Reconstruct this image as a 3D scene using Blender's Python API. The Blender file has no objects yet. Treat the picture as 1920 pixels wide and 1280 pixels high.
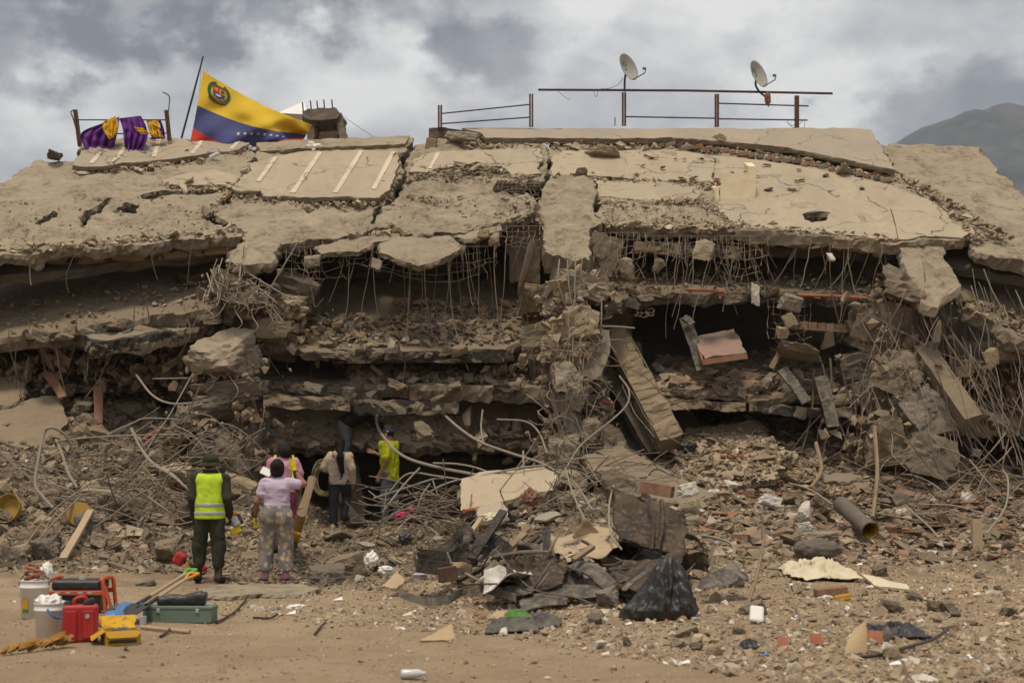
import bpy, bmesh, math, random
import numpy as np
from mathutils import Vector, Matrix, noise, Quaternion
from mathutils.geometry import delaunay_2d_cdt

random.seed(7); np.random.seed(7)
R = math.radians
scene = bpy.context.scene
COL = scene.collection

# ------------------------------------------------------------ camera
FPX = 2800.0                      # focal length in photo pixels (1920 wide)
PITCH = math.atan(230.0 / FPX)
CAMZ = 1.6
cam_d = bpy.data.cameras.new('camera'); cam = bpy.data.objects.new('camera', cam_d); COL.objects.link(cam)
cam.location = (0, 0, CAMZ); cam.rotation_euler = (R(90) + PITCH, 0, 0)
cam_d.sensor_width = 36; cam_d.lens = FPX / 1920 * 36
cam_d.clip_start = 0.1; cam_d.clip_end = 20000
cam_d.dof.use_dof = True; cam_d.dof.focus_distance = 25.0; cam_d.dof.aperture_fstop = 2.2
scene.camera = cam

# ------------------------------------------------------------ sky, sun, exposure
SUN_EL, SUN_AZ = R(72), R(200)    # azimuth: 180 = behind the camera
w = bpy.data.worlds.new('World'); scene.world = w; w.use_nodes = True
nt = w.node_tree; N = nt.nodes; L = nt.links; N.clear()
def wn(t, **k):
    n = N.new(t)
    for a, b in k.items(): setattr(n, a, b)
    return n
def wmath(op, a, b=None, c=None):
    n = wn('ShaderNodeMath', operation=op)
    for i, v in enumerate((a, b, c)):
        if v is None: continue
        if isinstance(v, (int, float)): n.inputs[i].default_value = v
        else: L.new(v, n.inputs[i])
    return n.outputs[0]
tc = wn('ShaderNodeTexCoord'); sep = wn('ShaderNodeSeparateXYZ'); L.new(tc.outputs['Generated'], sep.inputs[0])
zz = wmath('MAXIMUM', sep.outputs['Z'], 0.0)
def wnoise(scale, detail, rough, dist, off, stretch=(1, 1, 1.9)):
    m = wn('ShaderNodeMapping'); m.inputs['Location'].default_value = off; m.inputs['Scale'].default_value = stretch
    L.new(tc.outputs['Generated'], m.inputs['Vector'])
    n = wn('ShaderNodeTexNoise'); L.new(m.outputs[0], n.inputs['Vector'])
    n.inputs['Scale'].default_value = scale; n.inputs['Detail'].default_value = detail
    n.inputs['Roughness'].default_value = rough; n.inputs['Distortion'].default_value = dist
    return n.outputs['Fac']
n_big = wnoise(5.5, 8, 0.55, 0.2, (3.55, 1.75, 0.4))
n_mid = wnoise(15, 10, 0.6, 0.12, (7.7, 2.2, 4), (1, 1, 1.5))
mixv = wmath('ADD', wmath('MULTIPLY', n_big, 0.60), wmath('MULTIPLY', n_mid, 0.40))
# broad soft cloud masses: a bank low over the mountains, heavier cloud over the left of the town
n_wob = wnoise(9, 7, 0.6, 0.1, (1.3, 5.2, 2.1), (1, 1, 1.5))
def bank(direction, width, amount):
    """soft ragged cloud mass about a direction, about twice as wide as high"""
    sb = wn('ShaderNodeVectorMath', operation='SUBTRACT'); L.new(tc.outputs['Generated'], sb.inputs[0]); sb.inputs[1].default_value = Vector(direction).normalized()
    ml = wn('ShaderNodeVectorMath', operation='MULTIPLY'); L.new(sb.outputs[0], ml.inputs[0]); ml.inputs[1].default_value = (0.75, 0.75, 1.55)
    ln = wn('ShaderNodeVectorMath', operation='LENGTH'); L.new(ml.outputs[0], ln.inputs[0]); rad = math.sqrt(2 * width)
    wob = wmath('ADD', wmath('DIVIDE', ln.outputs['Value'], rad), wmath('ADD', wmath('MULTIPLY', wmath('SUBTRACT', n_mid, 0.5), 2.6), wmath('MULTIPLY', wmath('SUBTRACT', n_wob, 0.5), 2.4)))
    mr = wn('ShaderNodeMapRange', interpolation_type='SMOOTHSTEP'); L.new(wob, mr.inputs['Value'])
    mr.inputs['From Min'].default_value = 1.1; mr.inputs['From Max'].default_value = 0.25
    mr.inputs['To Min'].default_value = 0; mr.inputs['To Max'].default_value = amount
    return mr.outputs[0]
def pxdir(px, py):
    f = Vector((0, math.cos(PITCH), math.sin(PITCH))); u = Vector((0, -math.sin(PITCH), math.cos(PITCH)))
    return f + Vector((1, 0, 0)) * ((px - 960) / FPX) + u * ((640 - py) / FPX)
dark = bank(pxdir(1900, 225), 0.0028, 0.16)
for a in ((0, 40, 0.0024, 0.19), (250, 15, 0.0024, 0.18), (480, 25, 0.0020, 0.17), (640, 35, 0.0008, 0.09), (870, 80, 0.0008, 0.17), (760, 15, 0.0009, 0.09), (50, 175, 0.00012, 0.10)):
    dark = wmath('ADD', dark, bank(pxdir(a[0], a[1]), a[2], a[3]))
for a in ((150, 215, 0.0030, 0.10), (620, 190, 0.0012, 0.08), (1000, 30, 0.0012, 0.08), (1450, 60, 0.008, 0.07)): dark = wmath('SUBTRACT', dark, bank(pxdir(a[0], a[1]), a[2], a[3]))
mixv = wmath('SUBTRACT', mixv, dark)
cr = wn('ShaderNodeValToRGB'); L.new(mixv, cr.inputs[0])
e = cr.color_ramp.elements
e[0].position = 0.22; e[0].color = (0.155, 0.165, 0.20, 1)
e[1].position = 0.60; e[1].color = (0.95, 0.94, 0.91, 1)
for p_, c_ in ((0.33, (0.25, 0.262, 0.30, 1)), (0.44, (0.43, 0.44, 0.465, 1)), (0.52, (0.66, 0.665, 0.67, 1))):
    x = cr.color_ramp.elements.new(p_); x.color = c_
sky = wn('ShaderNodeTexSky', sky_type='NISHITA'); sky.sun_disc = False
sky.sun_elevation = SUN_EL; sky.sun_rotation = SUN_AZ
bg1 = wn('ShaderNodeBackground'); L.new(sky.outputs[0], bg1.inputs['Color']); bg1.inputs['Strength'].default_value = 0.10
bg2 = wn('ShaderNodeBackground'); L.new(cr.outputs[0], bg2.inputs['Color'])
# an overcast sky is brighter overhead than at the horizon
L.new(wmath('ADD', wmath('MULTIPLY', zz, 0.35), 0.80), bg2.inputs['Strength'])
mx = wn('ShaderNodeMixShader'); mx.inputs[0].default_value = 0.93
L.new(bg1.outputs[0], mx.inputs[1]); L.new(bg2.outputs[0], mx.inputs[2])
wo = wn('ShaderNodeOutputWorld'); L.new(mx.outputs[0], wo.inputs['Surface'])

sun_d = bpy.data.lights.new('sun', 'SUN'); sun = bpy.data.objects.new('sun', sun_d); COL.objects.link(sun)
sun_d.energy = 2.5; sun_d.angle = R(12); sun_d.color = (1.0, 0.87, 0.70)
sd = Vector((math.cos(SUN_EL) * math.sin(SUN_AZ), math.cos(SUN_EL) * math.cos(SUN_AZ), math.sin(SUN_EL)))
sun.rotation_euler = sd.to_track_quat('Z', 'Y').to_euler(); sun.location = (0, 0, 60)
vs = scene.view_settings
vs.view_transform = 'Standard'; vs.look = 'None'; vs.gamma = 1; vs.exposure = 0.20
scene.cycles.max_bounces = 6; scene.cycles.diffuse_bounces = 2
scene.cycles.use_denoising = True

# ------------------------------------------------------------ pixel helpers
_f = Vector((0, math.cos(PITCH), math.sin(PITCH))); _u = Vector((0, -math.sin(PITCH), math.cos(PITCH)))
C0 = Vector((0, 0, CAMZ))
def ray(px, py): return _f + Vector((1, 0, 0)) * ((px - 960) / FPX) + _u * ((640 - py) / FPX)
def P(px, py, Y):
    d = ray(px, py); return C0 + d * (Y / d.y)
def plane(a, b, c):
    A, B, C_ = P(*a), P(*b), P(*c)
    n = (B - A).cross(C_ - A).normalized()
    if n.z < 0: n = -n
    return (A, n)
def hit(pl, px, py):
    d = ray(px, py); A, n = pl
    return C0 + d * ((A - C0).dot(n) / d.dot(n))
def mpp(Y): return Y / FPX       # metres per photo pixel at depth Y

# ------------------------------------------------------------ object helpers
def link(o): COL.objects.link(o); return o
def mesh(name, verts, faces, mats=None, smooth=False):
    m = bpy.data.meshes.new(name)
    m.from_pydata([tuple(v) for v in verts], [], [tuple(f) for f in faces]); m.update()
    if mats:
        for x in (mats if isinstance(mats, (list, tuple)) else [mats]): m.materials.append(x)
    if smooth: m.polygons.foreach_set('use_smooth', [True] * len(m.polygons))
    return m
def tag(o, label=None, cat=None, group=None, kind=None):
    if label: o['label'] = label
    if cat: o['category'] = cat
    if group: o['group'] = group
    if kind or (cat and 'kind' not in o): o['kind'] = kind or 'thing'
    return o
def obj(name, verts, faces, mats, parent=None, smooth=False, origin=None):
    """one mesh object; verts in world space"""
    off = Vector((0, 0, 0))
    if parent is not None: off = world_loc(parent)
    elif origin is not None: off = Vector(origin)
    elif len(verts):
        v = np.array([tuple(q) for q in verts]); off = Vector(((v[:, 0].min() + v[:, 0].max()) / 2, (v[:, 1].min() + v[:, 1].max()) / 2, v[:, 2].min()))
    m = mesh(name, [(v[0] - off.x, v[1] - off.y, v[2] - off.z) for v in verts], faces, mats, smooth)
    o = link(bpy.data.objects.new(name, m))
    if parent is not None: o.parent = parent
    else: o.location = off
    return o
def world_loc(o):
    l = Vector(o.location)
    while o.parent is not None: o = o.parent; l = l + Vector(o.location)
    return l
def thing(name, label, cat, loc, group=None):
    o = link(bpy.data.objects.new(name, None)); o.location = loc; o.empty_display_size = 0.1
    return tag(o, label, cat, group)

# --- shape makers: each returns (verts, faces)
def join(*parts):
    V, Fc = [], []
    for v, f in parts:
        b = len(V); V += [Vector(x) for x in v]; Fc += [tuple(i + b for i in q) for q in f]
    return V, Fc
def box(c, s, rot=None):
    c = Vector(c); hx, hy, hz = s[0] / 2, s[1] / 2, s[2] / 2
    V = [Vector((x, y, z)) for z in (-hz, hz) for y in (-hy, hy) for x in (-hx, hx)]
    if rot is not None: V = [rot @ v for v in V]
    return [v + c for v in V], [(0, 2, 3, 1), (4, 5, 7, 6), (0, 1, 5, 4), (2, 6, 7, 3), (0, 4, 6, 2), (1, 3, 7, 5)]
def bevel_box(c, s, rot=None, b=0.01, seg=2):
    bm = bmesh.new(); bmesh.ops.create_cube(bm, size=1)
    for v in bm.verts: v.co = Vector((v.co.x * s[0], v.co.y * s[1], v.co.z * s[2]))
    bmesh.ops.bevel(bm, geom=list(bm.edges), offset=b, segments=seg, affect='EDGES', profile=0.5)
    V = [v.co.copy() for v in bm.verts]; bm.verts.index_update(); Fc = [tuple(v.index for v in f.verts) for f in bm.faces]; bm.free()
    if rot is not None: V = [rot @ v for v in V]
    return [v + Vector(c) for v in V], Fc
def tube(pts, r, n=6, caps=True):
    pts = [Vector(p) for p in pts]; m = len(pts)
    rr = r if isinstance(r, (list, tuple)) else [r] * m
    V, Fc = [], []; up = None
    for i, p in enumerate(pts):
        t = (pts[min(i + 1, m - 1)] - pts[max(i - 1, 0)])
        if t.length < 1e-9: t = Vector((0, 0, 1))
        t.normalize()
        if up is None: up = t.orthogonal().normalized()
        up = (up - t * up.dot(t)); up = up.normalized() if up.length > 1e-6 else t.orthogonal().normalized()
        sd_ = t.cross(up)
        for k in range(n):
            a = 2 * math.pi * k / n
            V.append(p + (up * math.cos(a) + sd_ * math.sin(a)) * rr[i])
    for i in range(m - 1):
        for k in range(n):
            k2 = (k + 1) % n
            Fc.append((i * n + k, i * n + k2, (i + 1) * n + k2, (i + 1) * n + k))
    if caps:
        Fc.append(tuple(range(n - 1, -1, -1))); Fc.append(tuple((m - 1) * n + k for k in range(n)))
    return V, Fc
def spline(pts, per=6):
    pts = [Vector(p) for p in pts]
    if len(pts) < 3: return pts
    q = [pts[0] * 2 - pts[1]] + pts + [pts[-1] * 2 - pts[-2]]; out = []
    for i in range(1, len(q) - 2):
        p0, p1, p2, p3 = q[i - 1], q[i], q[i + 1], q[i + 2]
        for k in range(per):
            t = k / per
            out.append(0.5 * ((2 * p1) + (p2 - p0) * t + (2 * p0 - 5 * p1 + 4 * p2 - p3) * t * t + (3 * p1 - p0 - 3 * p2 + p3) * t ** 3))
    out.append(pts[-1]); return out
def lathe(prof, c, n=24, rot=None):
    V, Fc = [], []; m = len(prof)
    for r_, z in prof:
        for k in range(n):
            a = 2 * math.pi * k / n; v = Vector((r_ * math.cos(a), r_ * math.sin(a), z))
            V.append((rot @ v if rot is not None else v) + Vector(c))
    for i in range(m - 1):
        for k in range(n):
            k2 = (k + 1) % n; Fc.append((i * n + k, i * n + k2, (i + 1) * n + k2, (i + 1) * n + k))
    return V, Fc
def nz(p, s=1.0, o=0): return noise.noise(Vector(p) * s + Vector((o * 7.3, o * 3.1, o * 5.7)))
def fbm(p, s=1.0, oct=4, o=0): return noise.fractal(Vector(p) * s + Vector((o * 7.3, o * 3.1, o * 5.7)), 0.9, 2.1, oct)

def inside_poly(pts, poly):
    x, y = pts[:, 0], pts[:, 1]; r = np.zeros(len(pts), bool); n = len(poly)
    for i in range(n):
        x1, y1 = poly[i]; x2, y2 = poly[(i + 1) % n]
        c = ((y1 > y) != (y2 > y))
        if y1 != y2: r ^= c & (x < (x2 - x1) * (y - y1) / (y2 - y1) + x1)
    return r
def jag_ring(uv, step, amp, seed, scl=2.2):
    """densify a closed 2-D ring and roughen it"""
    out = []; n = len(uv)
    for i in range(n):
        a = Vector(uv[i]).to_2d(); b = Vector(uv[(i + 1) % n]).to_2d(); d = b - a; k = max(1, int(d.length / step))
        nn = Vector((d.y, -d.x)); nn = nn.normalized() if nn.length > 1e-9 else nn
        for j in range(k):
            p = a + d * (j / k); q = (p.x, p.y, seed * 1.7)
            w_ = fbm(q, scl, 5, seed) * amp
            out.append((p.x + nn.x * w_ + nz(q, 7, seed) * amp * 0.5, p.y + nn.y * w_ + nz(q, 7, seed + 3) * amp * 0.5))
    return out
def slab(name, outline, pl, thick, mats, parent, jag=0.10, bump=0.03, res=0.16, holes=(), seed=1, lift=0.0, rough_edge=0.06, bscale=1.3, under=None, world=False, warp=None):
    """a broken concrete slab: photo outline -> sheet on plane pl, jagged rim, uneven faces, real thickness"""
    A, n = pl
    e1 = Vector((1, 0, 0)); e1 = (e1 - n * e1.dot(n)).normalized(); e2 = n.cross(e1)
    def uv(q):
        h = (Vector(q) if world else hit(pl, q[0], q[1])) - A
        return (h.dot(e1), h.dot(e2))
    step = res * 0.45
    rings = [jag_ring([uv(q) for q in outline], step, jag, seed)]
    for k, h in enumerate(holes): rings.append(jag_ring([uv(q) for q in h], step, jag * 0.6, seed + 11 + k))
    pts, edges = [], []
    for r_ in rings:
        b = len(pts); pts += r_; edges += [(b + i, b + (i + 1) % len(r_)) for i in range(len(r_))]
    a = np.array(rings[0]); lo, hi = a.min(0), a.max(0)
    gx, gy = np.meshgrid(np.arange(lo[0], hi[0], res), np.arange(lo[1], hi[1], res))
    rs = np.random.RandomState(seed)
    g = np.stack([gx.ravel(), gy.ravel()], 1) + rs.uniform(-.3, .3, (gx.size, 2)) * res
    ok = inside_poly(g, rings[0])
    for h in rings[1:]: ok &= ~inside_poly(g, h)
    pts += [tuple(q) for q in g[ok]]
    v2, _, fc, _, _, _ = delaunay_2d_cdt([Vector(p) for p in pts], edges, [], 1, 1e-5)
    if holes:
        cen = np.array([[sum(v2[i].x for i in f) / len(f), sum(v2[i].y for i in f) / len(f)] for f in fc]); keep = np.ones(len(fc), bool)
        for h in rings[1:]: keep &= ~inside_poly(cen, h)
        fc = [f for f, k in zip(fc, keep) if k]
        used = sorted({i for f in fc for i in f}); rm = {a_: b_ for b_, a_ in enumerate(used)}
        v2 = [v2[i] for i in used]; fc = [[rm[i] for i in f] for f in fc]
    nv = len(v2); cnt = {}
    for f in fc:
        for i in range(len(f)):
            k = (f[i], f[(i + 1) % len(f)]); cnt[k] = cnt.get(k, 0) + 1
    bound = [k for k in cnt if (k[1], k[0]) not in cnt]
    V = []
    for p in v2:
        q = A + e1 * p.x + e2 * p.y
        z = lift + fbm(q, bscale, 5, seed) * bump + fbm(q, bscale * 5, 4, seed) * bump * 0.5 - abs(nz(q, bscale * 3.3, seed + 2)) * bump * 0.5
        if warp: z += warp(q)
        V.append(q + n * z)
    for i in range(nv):
        q = V[i]; V.append(q - n * (thick * (1 + 0.25 * fbm(q, 2.0, 3, seed + 5))) + n * 0.0)
    Fc = [tuple(f) for f in fc] + [tuple(nv + i for i in reversed(f)) for f in fc]
    mi = [0] * len(fc) + [1 if under is not None else 0] * len(fc)
    # rim: two extra rings pushed in and out
    bv = sorted({i for k in bound for i in k}); base = len(V); idx = {}
    nrm = {}
    for a_, b_ in bound:
        d = V[b_] - V[a_]; o_ = d.cross(n)
        for i in (a_, b_): nrm[i] = nrm.get(i, Vector((0, 0, 0))) + o_
    for i in bv:
        o_ = nrm[i].normalized() if nrm[i].length > 1e-9 else Vector((0, 0, 0))
        ring = []
        for t in (0.33, 0.68):
            q = V[i].lerp(V[nv + i], t)
            q = q + o_ * rough_edge * (0.2 + 1.3 * fbm(q, 4.0, 4, seed + 9) + 0.9 * nz(q, 13, seed + t * 9)); ring.append(len(V)); V.append(q)
        idx[i] = ring
    for a_, b_ in bound:
        ca = [a_] + idx[a_] + [nv + a_]; cb = [b_] + idx[b_] + [nv + b_]
        for t in range(3): Fc.append((cb[t], ca[t], ca[t + 1], cb[t + 1])); mi.append(1 if under is not None else 0)
    ms = [mats] + ([under] if under is not None else [])
    o = obj(name, V, Fc, ms, parent)
    o.data.polygons.foreach_set('material_index', mi); o.data.update()
    return o

def rock_mesh(name, seed, rough=0.05, cuts=7, mat=None, sub=9):
    """broken concrete lump about 1 m across: a skewed block with corners knocked off and pitted faces"""
    rs = np.random.RandomState(seed); bm = bmesh.new(); bmesh.ops.create_cube(bm, size=1)
    bmesh.ops.subdivide_edges(bm, edges=list(bm.edges), cuts=sub, use_grid_fill=True)
    p = np.array([v.co for v in bm.verts])
    sk = np.eye(3) + rs.normal(size=(3, 3)) * 0.16; p = p @ sk
    for k in range(cuts):
        n = rs.normal(size=3); n /= np.linalg.norm(n); h = rs.uniform(0.36, 0.58); d = p @ n - h; m = d > 0; p[m] -= np.outer(d[m], n)
    for v, q in zip(bm.verts, p):
        q = Vector(q); r_ = q.normalized()
        v.co = q + r_ * (fbm(q, 2.6, 5, seed) * rough + fbm(q, 9, 3, seed + 2) * rough * 0.55)
    bmesh.ops.triangulate(bm, faces=list(bm.faces))
    m = bpy.data.meshes.new(name); bm.to_mesh(m); bm.free()
    if mat: m.materials.append(mat)
    return m

# ------------------------------------------------------------ materials (all procedural)
def newmat(name):
    m = bpy.data.materials.new(name); m.use_nodes = True
    t = m.node_tree; b = t.nodes['Principled BSDF']; return m, t, b
def nd(t, kind, ins=None, **k):
    n = t.nodes.new(kind)
    for a, v in k.items(): setattr(n, a, v)
    for a, v in (ins or {}).items():
        if hasattr(v, 'is_linked') or isinstance(v, bpy.types.NodeSocket): t.links.new(v, n.inputs[a])
        else: n.inputs[a].default_value = v
    return n
def ramp(t, fac, stops):
    n = t.nodes.new('ShaderNodeValToRGB'); t.links.new(fac, n.inputs[0]); e = n.color_ramp.elements
    e[0].position, e[0].color = stops[0][0], (*stops[0][1], 1); e[1].position, e[1].color = stops[-1][0], (*stops[-1][1], 1)
    for p, c in stops[1:-1]: x = e.new(p); x.color = (*c, 1)
    return n.outputs[0]
def noise_n(t, co, scale, detail=6, rough=0.55, dist=0.0):
    n = nd(t, 'ShaderNodeTexNoise', {'Scale': scale, 'Detail': detail, 'Roughness': rough, 'Distortion': dist})
    if co is not None: t.links.new(co, n.inputs['Vector'])
    return n.outputs['Fac']
def mixc(t, fac, a, b, mode='MIX'):
    n = t.nodes.new('ShaderNodeMix'); n.data_type = 'RGBA'; n.blend_type = mode
    for s, v in ((n.inputs[0], fac), (n.inputs[6], a), (n.inputs[7], b)):
        if isinstance(v, bpy.types.NodeSocket): t.links.new(v, s)
        elif isinstance(v, (int, float)): s.default_value = v
        else: s.default_value = (*v, 1)
    return n.outputs[2]
def maprange(t, v, a, b, c=0.0, d=1.0):
    n = nd(t, 'ShaderNodeMapRange', {'Value': v, 'From Min': a, 'From Max': b, 'To Min': c, 'To Max': d}); return n.outputs[0]
def bumpn(t, b, h, strength=0.4, dist=0.02):
    n = nd(t, 'ShaderNodeBump', {'Height': h, 'Strength': strength, 'Distance': dist}); t.links.new(n.outputs[0], b.inputs['Normal'])
def coords(t): return t.nodes.new('ShaderNodeTexCoord').outputs['Object']
def geo_up(t):
    g = t.nodes.new('ShaderNodeNewGeometry'); s = t.nodes.new('ShaderNodeSeparateXYZ'); t.links.new(g.outputs['Normal'], s.inputs[0]); return s.outputs['Z']

def m_concrete(name, base, grey, stain, dust, dust_amt=0.6, scale=1.0, bump=0.5, vary=0.0, spec=0.15):
    """weathered concrete: two tones in patches, stains, pits, pale dust settled on the faces that point up"""
    m, t, b = newmat(name); co = coords(t)
    n1 = noise_n(t, co, 0.7 * scale, 8, 0.6, 0.4); n2 = noise_n(t, co, 5 * scale, 8, 0.65); n3 = noise_n(t, co, 32 * scale, 4, 0.7)
    c = mixc(t, maprange(t, n1, 0.40, 0.60), base, grey)
    c = mixc(t, maprange(t, n2, 0.56, 0.72, 0, 0.65), c, stain)
    c = mixc(t, maprange(t, n3, 0.35, 0.75, 0.0, 0.35), c, dust)
    up = geo_up(t)
    addn = nd(t, 'ShaderNodeMath', {0: up, 1: maprange(t, n2, 0.3, 0.7, -0.35, 0.35)}, operation='ADD').outputs[0]
    c = mixc(t, maprange(t, addn, 0.35, 0.85, 0, dust_amt), c, dust)
    if vary:
        oi = t.nodes.new('ShaderNodeObjectInfo')
        hs = nd(t, 'ShaderNodeHueSaturation', {'Saturation': maprange(t, oi.outputs['Random'], 0, 1, 0.75, 1.15), 'Value': maprange(t, oi.outputs['Random'], 0, 1, 1 - vary, 1 + vary)})
        t.links.new(c, hs.inputs['Color']); c = hs.outputs[0]
    t.links.new(c, b.inputs['Base Color']); b.inputs['Roughness'].default_value = 0.95; b.inputs['Specular IOR Level'].default_value = spec
    h = nd(t, 'ShaderNodeMath', {0: n2, 1: n3}, operation='ADD').outputs[0]
    bumpn(t, b, h, bump, 0.05 / max(scale, .3))
    return m
DUST = (0.50, 0.385, 0.245); DUST2 = (0.40, 0.31, 0.205); GREYC = (0.31, 0.265, 0.205); STAIN = (0.17, 0.135, 0.10)
M = {}
M['roof_rough'] = m_concrete('rough roof concrete', (0.40, 0.315, 0.205), (0.35, 0.285, 0.20), (0.22, 0.18, 0.125), DUST, 0.55, 1.0, 0.9)
M['concrete'] = m_concrete('broken concrete', (0.25, 0.198, 0.138), (0.20, 0.165, 0.12), (0.13, 0.10, 0.074), (0.33, 0.255, 0.168), 0.5, 1.6, 0.9, 0.18)
M['concrete_pale'] = m_concrete('pale broken concrete', (0.38, 0.305, 0.21), (0.30, 0.245, 0.172), (0.20, 0.16, 0.115), DUST, 0.5, 1.6, 0.9, 0.15)
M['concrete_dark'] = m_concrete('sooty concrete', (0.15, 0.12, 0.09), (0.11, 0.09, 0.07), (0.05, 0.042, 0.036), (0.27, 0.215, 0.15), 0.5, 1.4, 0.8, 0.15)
M['edge'] = m_concrete('fractured concrete edge', (0.25, 0.205, 0.15), (0.19, 0.16, 0.12), (0.10, 0.085, 0.065), (0.33, 0.265, 0.18), 0.35, 2.5, 1.0)
M['floor'] = m_concrete('dusty floor slab', (0.20, 0.158, 0.11), (0.165, 0.132, 0.094), (0.10, 0.08, 0.06), (0.25, 0.196, 0.132), 0.6, 0.8, 0.5)
M['plaster_white'] = m_concrete('white plaster', (0.62, 0.58, 0.50), (0.52, 0.47, 0.39), (0.36, 0.29, 0.21), (0.55, 0.46, 0.34), 0.3, 1.5, 0.35, 0.08)

def m_roofrough():
    m, t, b = newmat('rough dusty roof concrete'); co = coords(t)
    n0 = noise_n(t, co, 0.55, 8, 0.6, 0.8); n1 = noise_n(t, co, 1.7, 9, 0.68, 0.6); n2 = noise_n(t, co, 9, 8, 0.7, 0.3); n3 = noise_n(t, co, 38, 5, 0.75)
    c = mixc(t, maprange(t, n0, 0.38, 0.62), (0.405, 0.333, 0.236), (0.35, 0.29, 0.208))
    c = mixc(t, maprange(t, n1, 0.50, 0.62, 0, 0.8), c, (0.29, 0.238, 0.168))
    c = mixc(t, maprange(t, n1, 0.30, 0.44, 0.6, 0), c, (0.47, 0.39, 0.28))
    gr = nd(t, 'ShaderNodeMath', {0: maprange(t, n1, 0.46, 0.6), 1: maprange(t, n2, 0.48, 0.58)}, operation='MULTIPLY').outputs[0]
    c = mixc(t, gr, c, (0.20, 0.16, 0.113))
    c = mixc(t, maprange(t, n3, 0.60, 0.70, 0, 0.55), c, (0.24, 0.19, 0.13))
    t.links.new(c, b.inputs['Base Color']); b.inputs['Roughness'].default_value = 0.96; b.inputs['Specular IOR Level'].default_value = 0.1
    h = nd(t, 'ShaderNodeMath', {0: n2, 1: n3}, operation='ADD').outputs[0]
    bumpn(t, b, h, 0.8, 0.045); return m
M['roof_rough'] = m_roofrough()
def m_membrane(name, c1, c2, lap=0.0):
    """smooth roof screed and membrane under dust: soft streaks down the slope"""
    m, t, b = newmat(name); co = coords(t)
    mp = nd(t, 'ShaderNodeMapping', {'Scale': (1.0, 0.35, 0.35)}); t.links.new(co, mp.inputs['Vector'])
    n1 = noise_n(t, mp.outputs[0], 1.1, 7, 0.6, 0.3); n2 = noise_n(t, co, 9, 7, 0.65); n3 = noise_n(t, co, 60, 3, 0.6)
    c = mixc(t, maprange(t, n1, 0.36, 0.64), c1, c2)
    c = mixc(t, maprange(t, n2, 0.58, 0.75, 0, 0.5), c, (0.24, 0.19, 0.13))
    c = mixc(t, maprange(t, n3, 0.62, 0.72, 0, 0.4), c, (0.19, 0.15, 0.11))
    n4 = noise_n(t, co, 2.6, 9, 0.7, 1.2)
    c = mixc(t, maprange(t, n4, 0.52, 0.66, 0, 0.65), c, (0.26, 0.208, 0.145))
    vo = nd(t, 'ShaderNodeTexVoronoi', {'Scale': 0.55}, feature='DISTANCE_TO_EDGE')
    wv = nd(t, 'ShaderNodeVectorMath', {0: co}, operation='ADD'); nv_ = nd(t, 'ShaderNodeTexNoise', {'Scale': 1.6, 'Detail': 6.0}); t.links.new(co, nv_.inputs['Vector']); t.links.new(nv_.outputs['Color'], wv.inputs[1]); t.links.new(wv.outputs[0], vo.inputs['Vector'])
    ck = nd(t, 'ShaderNodeMath', {0: maprange(t, vo.outputs['Distance'], 0.004, 0.012, 1, 0), 1: maprange(t, n1, 0.44, 0.52)}, operation='MULTIPLY').outputs[0]
    c = mixc(t, ck, c, (0.10, 0.08, 0.06))
    t.links.new(c, b.inputs['Base Color']); b.inputs['Roughness'].default_value = 0.85; b.inputs['Specular IOR Level'].default_value = 0.2
    bumpn(t, b, n2, 0.25, 0.02); return m
M['membrane'] = m_membrane('dusty roof membrane', (0.395, 0.325, 0.228), (0.335, 0.275, 0.196))
M['membrane_grey'] = m_membrane('grey roof membrane', (0.29, 0.25, 0.195), (0.35, 0.285, 0.205))
M['lap'] = m_membrane('pale membrane lap', (0.58, 0.50, 0.37), (0.52, 0.43, 0.31))

def m_peel(name, paint, under, soot, s=1.6, lo=0.46, hi=0.50):
    """beam with paint flaking off black, sooty plaster"""
    m, t, b = newmat(name); co = coords(t)
    mp = nd(t, 'ShaderNodeMapping', {'Scale': (1.0, 1.0, 1.8)}); t.links.new(co, mp.inputs['Vector'])
    n1 = noise_n(t, mp.outputs[0], s, 9, 0.62, 0.6); n2 = noise_n(t, co, 14, 6, 0.6)
    c = mixc(t, maprange(t, n1, lo, hi), soot, paint)
    c = mixc(t, maprange(t, n2, 0.55, 0.7, 0, 0.6), c, under)
    t.links.new(c, b.inputs['Base Color']); b.inputs['Roughness'].default_value = 0.9; b.inputs['Specular IOR Level'].default_value = 0.15
    bumpn(t, b, n1, 0.4, 0.03); return m
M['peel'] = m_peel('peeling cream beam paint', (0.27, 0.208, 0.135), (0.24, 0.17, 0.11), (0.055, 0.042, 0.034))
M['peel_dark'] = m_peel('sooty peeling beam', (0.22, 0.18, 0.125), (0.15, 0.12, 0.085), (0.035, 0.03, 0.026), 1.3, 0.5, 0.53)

def m_plain(name, col, rough=0.6, spec=0.4, metal=0.0, dirt=0.35, dirtcol=(0.30, 0.235, 0.16), scale=8, bump=0.1, col2=None):
    m, t, b = newmat(name); co = coords(t)
    n1 = noise_n(t, co, scale, 7, 0.62); n2 = noise_n(t, co, scale * 5, 5, 0.6)
    c = col
    if col2: c = mixc(t, maprange(t, n2, 0.4, 0.6), col, col2)
    c = mixc(t, maprange(t, n1, 0.42, 0.75, 0.03, dirt), c, dirtcol)
    t.links.new(c, b.inputs['Base Color'])
    b.inputs['Roughness'].default_value = rough; b.inputs['Specular IOR Level'].default_value = spec; b.inputs['Metallic'].default_value = metal
    if bump: bumpn(t, b, n2, bump, 0.01)
    return m
M['rebar'] = m_plain('dusty rusted rebar', (0.19, 0.145, 0.105), 0.8, 0.2, 0, 0.7, (0.33, 0.265, 0.19), 6)
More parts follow.
